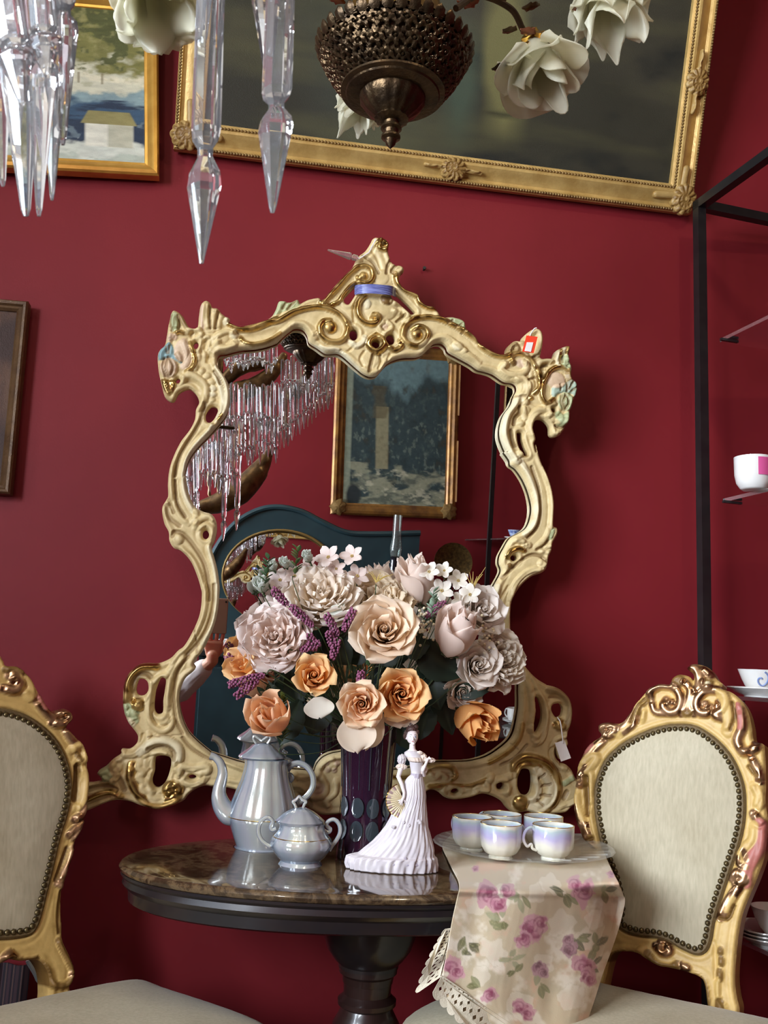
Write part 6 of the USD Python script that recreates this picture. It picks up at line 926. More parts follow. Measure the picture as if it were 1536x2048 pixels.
# oil lamp and round brass dish on the dresser
yO = yT + .14; po = ry(783, 1250, yO); po[2] = zsh + .002; zc0, zc1 = ry(783, 1112, yO)[2], ry(785, 1030, yO)[2]; cw = abs(ry(795, 1060, yO)[0] - ry(775, 1060, yO)[0]) / 2
oil = thing('oil_lamp', 'tall oil lamp with a slim clear glass chimney, seen in the mirror', 'lamp', po)
obj('lamp_base', lathe([(0, 0), (.07, 0), (.072, .01), (.03, .05), (.022, .10), (.03, .14), (.06, .19), (.062, .23), (.03, (zc0 - zsh) - .03), (.036, (zc0 - zsh) - .01), (.02, (zc0 - zsh)), (0, (zc0 - zsh))], 32), paint('black_glass', (.01, .01, .014), None, rough=.1), oil, local=True)
ch_ = zc1 - zsh; c0_ = zc0 - zsh - .005; obj('glass_chimney', lathe([(cw, c0_), (cw * 1.25, c0_ + .05), (cw * .92, c0_ + .12), (cw * .85, ch_), (cw * .78, ch_), (cw * .85, c0_ + .12), (cw * 1.17, c0_ + .05), (cw * .92, c0_)], 32, closed=True), shelfglass, oil, local=True)
pd = ry(905, 1125, yT + .05); rd = abs(ry(943, 1125, yT + .05)[0] - pd[0]); xS = pd[0]
stn = thing('brass_dish', 'round patterned dark brass dish on a stand, seen behind the flowers in the mirror', 'dish', (pd[0], pd[1], 0))
obj('dish', place(lathe([(0, .0), (rd * .6, .0), (rd * .95, .014), (rd, .02), (rd, .026), (rd * .6, .008), (0, .008)], 48), frame_to([0, 1, .12]), pd), paint('engraved_brass', srgb(104, 84, 44), srgb(52, 42, 24), 55, .4, .6), stn)
obj('stand', cat(bar([pd[0], pd[1] - .03, 0], [pd[0], pd[1] - .03, pd[2]], .02), box((pd[0], pd[1] - .03, .01), (.2, .2, .02))), iron, stn, smooth=False)
# second black rack opposite with blue and white cups
pa = ry(983, 1000, -1.25); zt2 = ry(983, 738, -1.25)[2] + .35; rk2 = thing('display_rack', 'second black metal rack opposite, its post running down the right of the mirror', 'shelf', (pa[0], pa[1], 0)); sg = 1 if ry(1060, 1000, -1.25)[0] > pa[0] else -1
W2, D2 = .80 * sg, -.34
for a in (0, W2):
    obj('post', bar([pa[0] + a, pa[1], 0], [pa[0] + a, pa[1], zt2], .026), iron, rk2, smooth=False)
for z_ in (zt2 - .013, .1):
    for a in (0, W2): obj('side_bar', bar([pa[0] + a, pa[1], z_], [pa[0] + a, pa[1] + D2, z_], .022), iron, rk2, smooth=False)
    for b in (0, D2): obj('cross_bar', bar([pa[0], pa[1] + b, z_], [pa[0] + W2, pa[1] + b, z_], .022), iron, rk2, smooth=False)
zs1, zs2 = ry(1040, 1082, -1.4)[2], ry(1025, 1448, -1.4)[2]
for z_ in (zs1, zs2): obj('glass_shelf', box((pa[0] + W2 / 2, pa[1] + D2 / 2, z_ - .004), (abs(W2) - .01, abs(D2) + .6, .008)), shelfglass, rk2, smooth=False)
bluew = paint('blue_white_china', srgb(60, 84, 150), srgb(206, 216, 232), 40, .12, coat_weight=.6, detail=2)
for k, (px, py, z_, m, lab) in enumerate([(1032, 1070, zs1, bluew, 'blue and white china cup on the rack opposite, at the right edge of the mirror'), (1068, 1068, zs1, bluew, 'paler blue china cup half hidden by the right mirror frame'), (1028, 1440, zs2, white_china, 'white gilt-rimmed china cup on saucers, at the lower right of the mirror')]):
    p = ry(px, py, -1.42); p[2] = z_; 
    for j in range(2 if k == 2 else 1 - k): cupthing('saucer', lab.replace('cup', 'saucer') + (', upper one' if j else ''), 'saucer', p + [0, 0, .0002 + j * .0075], 1.0, prof=SAU, handle=False)
    cupthing('china_cup', lab, 'cup', p + [0, 0, .0055 + (.0075 if k == 2 else 0)], 1.1, m, prof=TEAC if k < 2 else MUGP, hang=k * 2.0)
# striped cloth and pale board behind the left chair
ps = atz(75, 2010, 0.45); yb_ = YW - .10; pb = at(78, 1960, yb_)
bd = [(72, 1925), (84, 1950), (92, 1990), (96, 2035), (70, 2035), (66, 1990), (60, 1950)]; 
sb_ = thing('pale_board', 'pale blue-white curved board leaning behind the left chair', 'board', (pb[0], pb[1], 0)); c_ = spline(np.array([at(58, 1918, yb_), at(78, 1955, yb_), at(87, 2000, yb_), [at(88, 2040, yb_)[0], yb_, 0.02]]), 8); obj('board', tube(c_, .014, 8, flat=.6), paint('pale_blue_paint', srgb(176, 200, 204), None, rough=.5), sb_)
st_ = look('striped_fabric', {'t': ('texture_coordinate', {}), 's': ('separate_xyz', {}), 'm': ('math', {'math_type': 'multiply', 'value2': 55.0}), 'f': ('math', {'math_type': 'fraction'}), 'r': ('rgb_ramp', {'interpolate': False, 'ramp': [(0, srgb(64, 44, 50)), (.35, srgb(32, 24, 34)), (.6, srgb(84, 62, 58)), (.8, srgb(40, 30, 40))]}), 'p': ('principled_bsdf', {'roughness': .8})}, [('t.object', 's.vector'), ('s.x', 'm.value1'), ('m.value', 'f.value1'), ('f.value', 'r.fac'), ('r.color', 'p.base_color')])
p1 = at(66, 1940, YW - .05); P = np.array([[[p1[0] - .01 - .45 * a + 0, YW - .04 - .012 * math.sin(a * 40) - .03 * (1 - b), p1[2] * b + .01] for a in np.linspace(0, 1, 40)] for b in (0, .5, 1)]); obj('striped_drape', grid(P, thick=.004), st_, None, label='dark striped fabric hanging low on the wall behind the left chair', cat='fabric')
# ---------------------------------------------------------------- the person taking the picture (seen only in the mirror)
skinm = paint('skin', srgb(196, 140, 112), srgb(180, 122, 98), 14, .5, subsurface_weight=.15, subsurface_scale=.01); shirt = paint('white_blouse', srgb(226, 214, 210), srgb(210, 198, 196), 6, .8); trous = paint('dark_trousers', (.02, .02, .03), (.03, .03, .04), 9, .8); hairm = paint('dark_hair', (.02, .014, .01), (.035, .022, .015), 60, .45)
def limb(chain): 
    ms = []
    for (a, ra), (b, rb) in zip(chain[:-1], chain[1:]): ms.append(m3.Manifold.batch_hull([m3.Manifold.sphere(ra, 20).translate(list(map(float, a))), m3.Manifold.sphere(rb, 20).translate(list(map(float, b)))]))
    return ms
def body(ms, edge=.008, it=12):
    m = m3.Manifold.batch_boolean(ms, m3.OpType.Add).refine_to_length(edge); t = cat(m); t.merge_vertices(); trimesh.smoothing.filter_taubin(t, iterations=it); return t
hx, hy = -.36, -.36; A = np.array
wr = A([-.055, -.070, .862]); el = A([-.20, -.20, .70]); sh = A([hx + .17, hy, 1.0]); shl = A([hx - .17, hy, 1.0]); foot = .0
person = thing('person', 'person in a white blouse holding up a phone, arm and hand seen in the mirror', 'person', (hx, hy, 0))
# crouching figure: shoulders at 1.0 m, one arm raised with the phone
pel = A([hx, hy - .05, .48]); kr = A([hx + .16, hy + .34, .50]); kl = A([hx - .16, hy + .34, .50]); ar = A([hx + .14, hy + .02, .09]); al = A([hx - .14, hy + .02, .09]); head = A([hx + .02, hy + .05, 1.27])
legs = limb([(pel + [.09, 0, 0], .10), (kr, .062), (ar, .042)]) + limb([(pel - [.09, 0, 0], .10), (kl, .062), (al, .042)]) + limb([(pel, .13), (pel + [0, .02, .2], .12)]) + limb([(ar + [0, 0, -.045], .042), (ar + [.01, .17, -.055], .032)]) + limb([(al + [0, 0, -.045], .042), (al + [-.01, .17, -.055], .032)])
tors = limb([(pel + [0, .02, .12], .125), (A([hx, hy, .86]), .135), (A([hx, hy, .98]), .10)]) + limb([(shl, .062), (sh, .062)]) + limb([(A([hx, hy, .98]), .06), (head - [0, .01, .12], .052)])
hd = [m3.Manifold.sphere(1.0, 32).scale([.075, .095, .115]).translate(list(head))] + limb([(head + [0, .07, -.06], .035), (head + [0, .05, -.03], .05)]) + limb([(head + [0, .088, -.0], .012), (head + [0, .105, -.025], .013)]) + limb([(head + [-.015, .092, -.058], .007), (head + [.015, .092, -.058], .007)]) + limb([(head + [.076, -.005, .012], .012), (head + [.074, -.005, -.02], .009)]) + limb([(head + [-.076, -.005, .012], .012), (head + [-.074, -.005, -.02], .009)])
armR = limb([(sh, .056), (el, .043), (wr, .028)]); elL = A([hx - .26, hy + .10, .78]); wrL = A([hx - .16, hy + .30, .58]); armL = limb([(shl, .056), (elL, .043), (wrL, .028)])
# right hand upright behind the phone: palm, four fingers and a thumb
pm_ = wr + A([.005, .01, .085]); hand = limb([(wr, .028), (wr + [.0, .006, .03], .027)]) + [m3.Manifold.batch_hull([m3.Manifold.sphere(.014, 14).translate(list(map(float, wr + A(o)))) for o in ((-.018, .0, .03), (.022, .004, .03), (-.034, .012, .085), (.034, .016, .085))])]
for k, (dx, l) in enumerate([(-.033, .06), (-.011, .075), (.012, .072), (.033, .055)]):
    b0 = wr + A([dx, .013, .085]); hand += limb([(b0, .0095), (b0 + A([dx * .25, .006, l * .5]), .0088), (b0 + A([dx * .35, .014, l]), .0075)])
b0 = wr + A([.026, .004, .035]); hand += limb([(b0, .012), (b0 + A([.028, -.004, .03]), .0105), (b0 + A([.040, -.002, .062]), .009)])
handL = limb([(wrL, .028), (wrL + [.02, .05, -.02], .024)])
for k in range(4): hb = wrL + A([-.005 + .014 * k, .06 + .004 * k, -.03]); handL += limb([(hb, .009), (hb + A([.005, .035, -.012]), .008), (hb + A([.006, .05, -.035]), .007)])
handL += limb([(wrL + [.03, .03, -.01], .011), (wrL + [.055, .05, -.01], .009)])
fig = obj('body', body(limb([(A([hx, hy, .9]), .09), (A([hx, hy, .98]), .085)]) + tors[-1:] + hd + armR[1:] + hand + armL[1:] + handL + limb([(sh, .045), (el, .036)]) + limb([(shl, .045), (elL, .036)]) + limb([(shl, .045), (sh, .045)]), .006, 10), skinm, person, smooth=True)
cuff = el + (wr - el) * .72
def wrinkle(t, a=.006): v = np.array(t.vertices); v = v + (meshkit.fbm(v * 22, 3, 8) - .5)[:, None] * a * np.array(t.vertex_normals) * 2; return trimesh.Trimesh(v, t.faces, process=False)
obj('blouse', wrinkle(body(tors[:3] + limb([(sh, .07), (el, .062), (cuff, .046)]) + limb([(shl, .07), (elL, .062), (elL + (wrL - elL) * .72, .046)]), .012)), shirt, person, smooth=True)
obj('trousers', wrinkle(body(legs[:5], .014)), trous, person, smooth=True); obj('shoe', body(legs[5:6], .01, 4), hairm, person, smooth=True); obj('shoe', body(legs[6:7], .01, 4), hairm, person, smooth=True)
hr = [m3.Manifold.sphere(1.0, 32).scale([.086, .10, .115]).translate(list(head + [0, -.018, .018]))] + limb([(head + [0, -.07, -.02], .06), (head + [0, -.09, -.16], .05)])
hm = m3.Manifold.batch_boolean(hr, m3.OpType.Add) - m3.Manifold.sphere(1.0, 24).scale([.066, .09, .11]).translate(list(head + [0, .075, -.03])); ht = cat(hm.refine_to_length(.01)); ht.merge_vertices(); trimesh.smoothing.filter_taubin(ht, iterations=6); obj('hair', ht, hairm, person, smooth=True)
for sx in (-1, 1): obj('eye', ball(head + A([sx * .03, .084, .012]), .010), paint('eye_white', (.7, .68, .65), None, rough=.2), person); obj('iris', ball(head + A([sx * .03, .0925, .012]), .0045), hairm, person)
pho = thing('phone', 'pinkish gold phone held upright by the hand in the mirror', 'phone', wr + A([-.02, .03, .09])); M_ = np.eye(3)
obj('case', box((-.034, -.036, 1.075), (.072, .0075, .165), None, .0036), paint('rose_gold_case', srgb(170, 132, 112), None, rough=.4, metal=.3), pho); obj('screen', box((-.034, -.0402, 1.075), (.066, .0012, .140)), paint('screen_glass', (.01, .01, .012), None, rough=.1), pho, smooth=False); obj('camera_lens', place(trimesh.creation.cylinder(.0045, .002, sections=20), frame_to([0, 1, 0]), (-.008, -.0315, 1.142)), paint('black_glass', (.01, .01, .014), None, rough=.1), pho)
# ---------------------------------------------------------------- the artificial bouquet
petalm = look('silk_petal', {'a': ('attribute', {'attribute': 'paint'}), 'd': ('principled_bsdf', {'roughness': .9, 'specular_ior_level': .12}), 't': ('translucent_bsdf', {}), 'x': ('mix_closure', {'fac': .54})}, [('a.color', 'd.base_color'), ('a.color', 't.color'), ('d.BSDF', 'x.closure1'), ('t.BSDF', 'x.closure2')], 'x.closure')
leafm = look('silk_leaf', {'a': ('attribute', {'attribute': 'paint'}), 'd': ('principled_bsdf', {'roughness': .5}), 't': ('translucent_bsdf', {}), 'x': ('mix_closure', {'fac': .15})}, [('a.color', 'd.base_color'), ('a.color', 't.color'), ('d.BSDF', 'x.closure1'), ('t.BSDF', 'x.closure2')], 'x.closure')
stemm = paint('green_stem', (.030, .055, .018), (.045, .07, .022), 30, .55)
VTOP = np.array([VB[0], VB[1], TZ + .235])
def fpt(px, py, Y): return at(px, py, Y)
def vdir(fx, fy, p): rt, f = view_axes(0, 0, p); return unit(-f * math.sqrt(max(.02, 1 - fx * fx - fy * fy)) + rt * fx + np.array([0, 0, 1.0]) * fy)
def petal(L_, W_, o0, o1, cup, curl, ruf, seed, r0=.002, nt=9, ns=9, tip=.0, cup_up=.0):
    """One petal growing along +z from the axis, leaning out by o0..o1 radians; curl bends its rim outwards."""
    rs = np.random.RandomState(seed); t = np.sin(np.linspace(0, PI / 2, nt)) * .6 + np.linspace(0, 1, nt) * .4; a = o0 + (o1 - o0) * t + curl * np.clip((t - .7) / .3, 0, 1) ** 1.5
    dt = L_ * np.diff(t); r = r0 + np.concatenate([[0], np.cumsum(np.sin((a[1:] + a[:-1]) / 2) * dt)]); z = np.concatenate([[0], np.cumsum(np.cos((a[1:] + a[:-1]) / 2) * dt)])
    w = W_ * np.where(t < .6, .28 + .72 * np.sin(np.clip(t / .6, 0, 1) * PI / 2), np.sqrt(np.clip(1 - ((t - .6) / .405) ** 2, 0, 1))) * (1 - tip * t ** 2); s = np.linspace(-1, 1, ns); S, T = np.meshgrid(s, t)
    ph = rs.uniform(0, 6, 3); ru = ruf * L_ * T ** 2 * (np.sin(S * 4 + ph[0]) + .6 * np.sin(S * 7 + ph[1])); na, nb_ = np.cos(a)[:, None], -np.sin(a)[:, None]
    off = ru + .16 * W_ * S * T; edge = 1 - .05 * S ** 2 - .04 * np.sin(S * 5 + ph[2])
    R = r[:, None] * 1.0 + na * off; Zz = z[:, None] * edge + nb_ * off
    ph_ = w[:, None] * S / np.maximum(R, .80 * W_); Zz = Zz + .10 * cup * W_ * S ** 2 * np.sin(a)[:, None]
    return np.stack([R * np.cos(ph_), R * np.sin(ph_), Zz], -1), T
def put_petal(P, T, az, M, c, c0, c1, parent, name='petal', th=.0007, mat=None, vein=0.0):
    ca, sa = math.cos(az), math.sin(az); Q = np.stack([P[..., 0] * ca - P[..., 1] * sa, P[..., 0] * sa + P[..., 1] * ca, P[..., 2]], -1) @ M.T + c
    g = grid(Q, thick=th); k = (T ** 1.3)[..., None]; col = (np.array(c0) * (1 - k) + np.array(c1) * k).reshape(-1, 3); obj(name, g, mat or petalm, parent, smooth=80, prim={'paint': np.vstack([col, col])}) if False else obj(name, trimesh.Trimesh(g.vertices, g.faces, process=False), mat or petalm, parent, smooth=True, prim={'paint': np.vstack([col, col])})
def stem_of(c, d, parent, r=.002, green=True):
    a = c - d * .004; b = VTOP + np.array([(c[0] - VTOP[0]) * .12, (c[1] - VTOP[1]) * .12, 0]); mid = (a + b) / 2 - d * .02 + [0, 0, -.0]; obj('stem', tube(spline(np.array([a, a - d * .02, mid, b, b * [1, 1, 0] + [0, 0, TZ + .06]]), 6), r, 6), stemm, parent)
def sepals(c, d, R, parent, n=5):
    M = frame_to(d); 
    for k in range(n): P, T = petal(R * .55, R * .16, 1.0, .5, .2, .6, .02, k, nt=5, ns=5, tip=.7); put_petal(P, T, 2 * PI * k / n, M, c - d * R * .05, (.05, .09, .03), (.07, .11, .04), parent, 'sepal', mat=leafm)
ORG0, ORG1 = srgb(250, 188, 108), srgb(255, 230, 182); CRM0, CRM1 = srgb(250, 224, 192), srgb(253, 242, 226)
def rose(label, px, py, R_px, Y, fx, fy, c0, c1, seed, openness=1.0, n=(4, 5, 5, 6), group=None, cat_='rose', outer=1.0):
    rs = np.random.RandomState(seed); c = fpt(px, py, Y); R = R_px * 1.16 * pxm(px, py, Y); d = vdir(fx, fy, c); M = frame_to(d, rs.uniform(0, 6)); base = c - d * R * .75
    f = thing('rose', label, cat_, base, 0, group)
    P = []; 
    for ring, k in enumerate(n):
        u = ring / (len(n) - 1)
        for j in range(k):
            az = 2 * PI * (j + .5 * (ring % 2)) / k + rs.uniform(-.2, .2)
            L_ = R * (1.05 + .28 * u) * rs.uniform(.94, 1.06); W_ = R * (.30 + .48 * u); o0 = .06 + .50 * u * openness; o1 = -.10 + (.85 * u) * openness * outer
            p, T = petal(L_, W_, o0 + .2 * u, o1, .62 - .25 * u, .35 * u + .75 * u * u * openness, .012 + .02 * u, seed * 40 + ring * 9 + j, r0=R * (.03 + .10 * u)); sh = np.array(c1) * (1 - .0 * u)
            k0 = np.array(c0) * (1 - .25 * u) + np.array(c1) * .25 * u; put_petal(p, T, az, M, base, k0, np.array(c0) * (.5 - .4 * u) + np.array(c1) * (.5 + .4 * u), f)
    # the rolled heart
    t = np.linspace(0, 4.6 * PI, 90); rr = R * .030 + R * .20 * t / t[-1]; zz = R * (1.05 - .10 * t / t[-1]); lo = np.stack([rr * .6 * np.cos(t), rr * .6 * np.sin(t), zz * 0 + R * .35], -1); hi = np.stack([rr * np.cos(t), rr * np.sin(t), zz], -1)
    G = np.stack([lo, lo * .5 + hi * .5, hi]) @ M.T + base; cc = np.vstack([np.tile(np.array(c0) * .8, (180, 1)), np.tile(np.array(c0) * .55 + np.array(c1) * .45, (90, 1))]); g = grid(G, thick=.0007); obj('heart', g, petalm, f, smooth=True, prim={'paint': np.vstack([cc, cc])})
    sepals(base, d, R, f); stem_of(base, d, f); return f
def bud(label, px, py, R_px, Y, fx, fy, c0, c1, seed, group=None, slim=1.0):
    rs = np.random.RandomState(seed); c = fpt(px, py, Y); R = R_px * 1.12 * pxm(px, py, Y); d = vdir(fx, fy, c); M = frame_to(d, rs.uniform(0, 6)); base = c - d * R * .95; f = thing('rose_bud', label, 'rose', base, 0, group)
    for ring, (k, L_, W_, o0, o1, cl) in enumerate([(3, 1.85, .62, .34, -.34, 0), (4, 1.80, .80, .55, -.30, .12), (4, 1.65, .86, .75, -.30, .5)]):
        for j in range(k):
            p, T = petal(R * L_ * rs.uniform(.95, 1.05), R * W_ * slim, o0 * slim, o1, .45, cl, .012, seed * 30 + ring * 7 + j, r0=R * (.04 + .05 * ring)); k0 = np.array(c0); put_petal(p, T, 2 * PI * (j + .5 * ring) / k + rs.uniform(-.15, .15), M, base, k0, np.array(c0) * .35 + np.array(c1) * .65, f)
    sepals(base, d, R, f); stem_of(base, d, f); return f
def peony(label, px, py, R_px, Y, fx, fy, c0, c1, seed, group=None, flat=1.0):
    rs = np.random.RandomState(seed); c = fpt(px, py, Y); R = R_px * pxm(px, py, Y); d = vdir(fx, fy, c); M = frame_to(d, rs.uniform(0, 6)); base = c - d * R * .55 * flat; f = thing('peony', label, 'peony', base, 0, group)
    for ring, (k, L_, W_, o0, o1, cl, ru) in enumerate([(6, .75, .18, .1, .0, .3, .06), (8, .85, .22, .35, .1, .3, .06), (9, .92, .26, .65, .2, .35, .055), (10, .98, .34, .90, .20, .4, .05), (10, 1.02, .42, 1.12, .25, .4, .045), (9, 1.05, .52, 1.35, .35, .45, .04), (8, 1.06, .60, 1.55, .55, .5, .035)]):
        u = ring / 6
        for j in range(k):
            p, T = petal(R * L_ * rs.uniform(.88, 1.1), R * W_ * rs.uniform(.9, 1.15), o0, o1, .30, cl * rs.uniform(.5, 1.4), ru, seed * 60 + ring * 11 + j, r0=R * (.02 + .05 * ring), nt=8, ns=9); p[..., 2] *= flat
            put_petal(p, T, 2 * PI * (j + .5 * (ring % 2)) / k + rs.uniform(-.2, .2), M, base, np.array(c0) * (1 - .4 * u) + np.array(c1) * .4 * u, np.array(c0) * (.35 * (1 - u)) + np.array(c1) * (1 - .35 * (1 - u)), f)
    stem_of(base, d, f); return f
def blossom(label, px, py, R_px, Y, fx, fy, c0, c1, seed, group=None, n=5, st=True):
    c = fpt(px, py, Y); R = R_px * pxm(px, py, Y); d = vdir(fx, fy, c); M = frame_to(d, seed); f = thing('blossom', label, 'flower', c - d * R * .25, 0, group)
    for j in range(n): p, T = petal(R * 1.05, R * .42, 1.15, 1.25, -.10, .35, .03, seed * 10 + j, nt=6, ns=7, r0=R * .05); put_petal(p, T, 2 * PI * j / n, M, c - d * R * .25, c0, c1, f)
    obj('stamens', cat([place(trimesh.creation.icosphere(1, R * .055), None, c - d * R * .12 + M @ np.array([.1 * R * math.cos(a), .1 * R * math.sin(a), 0])) for a in np.linspace(0, 6.28, 6)[:-1]]), paint('straw_yellow', srgb(196, 172, 96), srgb(170, 140, 70), 60, .7), f, smooth=True)
    stem_of(c - d * R * .25, d, f, .0011); return f
OG, PG = 'orange roses at the front of the bouquet', None
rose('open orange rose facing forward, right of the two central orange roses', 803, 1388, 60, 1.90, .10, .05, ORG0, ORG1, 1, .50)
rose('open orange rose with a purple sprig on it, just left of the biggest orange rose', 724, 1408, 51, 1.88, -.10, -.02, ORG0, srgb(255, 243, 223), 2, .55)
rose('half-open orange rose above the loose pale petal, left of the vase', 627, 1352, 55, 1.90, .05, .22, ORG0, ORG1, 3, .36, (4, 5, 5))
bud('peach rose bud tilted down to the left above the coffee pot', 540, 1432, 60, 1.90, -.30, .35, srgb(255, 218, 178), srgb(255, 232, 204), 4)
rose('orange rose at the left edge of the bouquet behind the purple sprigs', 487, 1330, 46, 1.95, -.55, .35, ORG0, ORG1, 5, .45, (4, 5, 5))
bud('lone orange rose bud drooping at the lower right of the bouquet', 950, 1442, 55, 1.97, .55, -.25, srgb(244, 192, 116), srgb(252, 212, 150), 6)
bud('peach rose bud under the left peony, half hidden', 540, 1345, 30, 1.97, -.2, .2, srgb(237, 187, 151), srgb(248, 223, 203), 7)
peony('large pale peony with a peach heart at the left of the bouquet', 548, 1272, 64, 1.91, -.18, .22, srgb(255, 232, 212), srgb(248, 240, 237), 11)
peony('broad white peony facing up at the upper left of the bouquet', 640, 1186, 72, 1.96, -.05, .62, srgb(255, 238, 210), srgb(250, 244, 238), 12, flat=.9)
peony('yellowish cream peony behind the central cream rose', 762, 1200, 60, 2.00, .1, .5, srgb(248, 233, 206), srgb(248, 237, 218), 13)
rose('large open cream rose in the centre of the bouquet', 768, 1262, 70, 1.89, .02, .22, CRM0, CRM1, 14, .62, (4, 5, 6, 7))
bud('tall blush rose bud at the right of the bouquet', 912, 1262, 62, 1.93, .22, .75, srgb(247, 230, 218), srgb(250, 239, 232), 15)
bud('pale pointed rose bud seen from the side at the top right of the bouquet', 832, 1160, 56, 2.02, -.30, .85, srgb(247, 233, 221), srgb(250, 239, 231), 16, slim=.9)
peony('blurry pale peony overlapping the right mirror frame', 1003, 1318, 52, 1.99, .55, .15, srgb(245, 236, 219), srgb(245, 237, 226), 17)
rose('white ruffled rose between the blush bud and the far right peony', 955, 1330, 46, 1.97, .35, .10, srgb(246, 236, 223), srgb(248, 241, 234), 18, .75)
rose('white open flower high at the right of the bouquet, below the small white blossoms', 962, 1222, 52, 2.00, .45, .35, srgb(247, 238, 228), srgb(249, 243, 237), 19, .75)
rose('small faded rose under the white ruffled rose at the right', 925, 1382, 34, 2.0, .3, -.2, srgb(240, 224, 208), srgb(246, 236, 224), 20, .9)
WB_ = [(858, 1142, 21, 'white blossom beside the pale pointed bud'), (884, 1180, 24, 'white blossom lowest of the cluster at the top right'), (917, 1160, 22, 'white blossom on the right of the cluster at the top right'), (940, 1188, 22, 'white blossom nearest the straw sprigs at the right'), (888, 1140, 18, 'white blossom at the top of the right-hand cluster'), (922, 1200, 20, 'white blossom above the blush rose bud')]
for i, (x, y, r, lb) in enumerate(WB_): blossom(lb, x, y, r, 1.98 + .01 * (i % 3), .2 * math.sin(i), .3, srgb(247, 242, 230), srgb(251, 247, 242), 30 + i)
PBL = [(655, 1112, 26, 'pale pink blossom at the top left of the bouquet, tilted to the left'), (703, 1110, 24, 'pale pink blossom standing highest over the white peony'), (672, 1136, 20, 'pale pink blossom just above the white peony'), (560, 1158, 24, 'cream blossom left of the white peony'), (590, 1150, 22, 'cream blossom between white buds and peony'), (545, 1205, 18, 'small lilac-white blossom above the left peony'), (716, 1150, 24, 'cream blossom between the two upper peonies'), (560, 1185, 22, 'cream feathery blossom beside the white peony on its left')]
for i, (x, y, r, lb) in enumerate(PBL): blossom(lb, x, y, r, 1.99, -.4 + .13 * i, .45, srgb(245, 232, 226), srgb(250, 241, 236), 50 + i)
for i, (x, y, r, lb) in enumerate([(522, 1168, 22, 'white round bud at the left of the bouquet'), (570, 1125, 14, 'greenish white bud left of the tallest white bud'), (615, 1112, 15, 'tallest white bud at the upper left'), (545, 1130, 14, 'small white bud beside the oval mirror reflection')]):
    bud(lb, x, y, r, 1.97, -.3, .6, srgb(214, 220, 206), srgb(245, 246, 242), 70 + i)
# purple sprigs: a stalk set with many florets
purp = paint('mauve_floret', srgb(118, 58, 88), srgb(150, 88, 118), 160, .75)
def sprig(label, x0, y0, x1, y1, Y, w, seed):
    rs = np.random.RandomState(seed); a, b = fpt(x0, y0, Y), fpt(x1, y1, Y - .01); L_ = np.linalg.norm(b - a); M = frame_to(b - a); f = thing('lavender_sprig', label, 'flower', a); ms = []; n = int(L_ / .0009)
    for i in range(n):
        t = (i + .5) / n; rr = w * pxm(x0, y0, Y) * (.55 + .6 * math.sin(PI * min(1, .15 + .85 * (1 - t)))) * .8; az = i * 2.4 + rs.uniform(-.3, .3); p = M @ np.array([rr * math.cos(az), rr * math.sin(az), t * L_]) + a; ms.append(place(trimesh.creation.icosphere(0 if i % 2 else 1, 1.0), None, p, np.array([.0025, .0025, .003]) * rs.uniform(.8, 1.25)))
    obj('florets', cat(ms), purp, f, smooth=True, kind='stuff'); stem_of(a, unit(b - a), f, .0013); obj('stalk', tube(np.array([a, b]), .0012, 6), stemm, f)
for i, (x0, y0, x1, y1, lb) in enumerate([(575, 1210, 545, 1178, 'purple sprig at the upper left, over the left peony'), (625, 1252, 582, 1212, 'purple sprig slanting over the right side of the left peony'), (630, 1300, 618, 1268, 'purple sprig beside the left peony, pointing up'), (668, 1300, 656, 1262, 'purple sprig in the middle of the purple group, left of the cream rose'), (676, 1270, 652, 1228, 'purple sprig at the top of the purple group under the white peony'), (686, 1262, 708, 1218, 'purple sprig leaning right against the cream rose'), (664, 1318, 676, 1278, 'purple sprig lowest of the purple group'), (600, 1300, 640, 1285, 'thick purple sprig between left peony and orange rose'), (722, 1384, 722, 1342, 'short purple sprig lying on an orange rose'), (528, 1350, 456, 1370, 'purple sprig reaching out furthest to the left'), (515, 1362, 470, 1394, 'purple sprig reaching out low on the left'), (470, 1325, 452, 1312, 'tiny purple sprig at the far left edge'), (850, 1232, 893, 1206, 'faded purple sprig right of the cream peony')]): sprig(lb, x0, y0, x1, y1, 1.895 if i not in (12, 11) else 1.97, 8 if i != 12 else 9, 100 + i)
# leaves
def leafthing(label, x0, y0, x1, y1, w_px, Y, c0=(.010, .022, .013), c1=(.016, .034, .018), seed=0, nod=.0, name='leaf'):
    a, b = fpt(x0, y0, Y + .01), fpt(x1, y1, Y - .01 + nod); L_ = np.linalg.norm(b - a); d = unit(b - a); rt, fw = view_axes(0, 0, a); x = unit(np.cross(d, fw)); nn = np.cross(x, d); s, t = np.linspace(-1, 1, 9), np.linspace(0, 1, 13); S, T = np.meshgrid(s, t); W_ = w_px * pxm(x0, y0, Y) * np.sin(np.clip(PI * (T * .96 + .03), 0, PI)) ** .8 * (1 + .04 * np.sin(T * 40))
    P = a + (T * L_)[..., None] * d + (W_ * S)[..., None] * x + ((.18 * L_ * (T - .5) ** 2 - .25 * np.abs(W_ * S)) * -1)[..., None] * (-fw); col = (np.array(c0) + (np.array(c1) - np.array(c0)) * np.clip(np.abs(S) * 1.2, 0, 1)[..., None] + np.array([.02, .03, .015]) * (np.abs(S) < .1)[..., None]).reshape(-1, 3)
    f = thing(name, label, name, a); obj('blade', grid(P, thick=.0007), leafm, f, smooth=True, prim={'paint': np.vstack([col, col])}); stem_of(a, d, f, .0012)
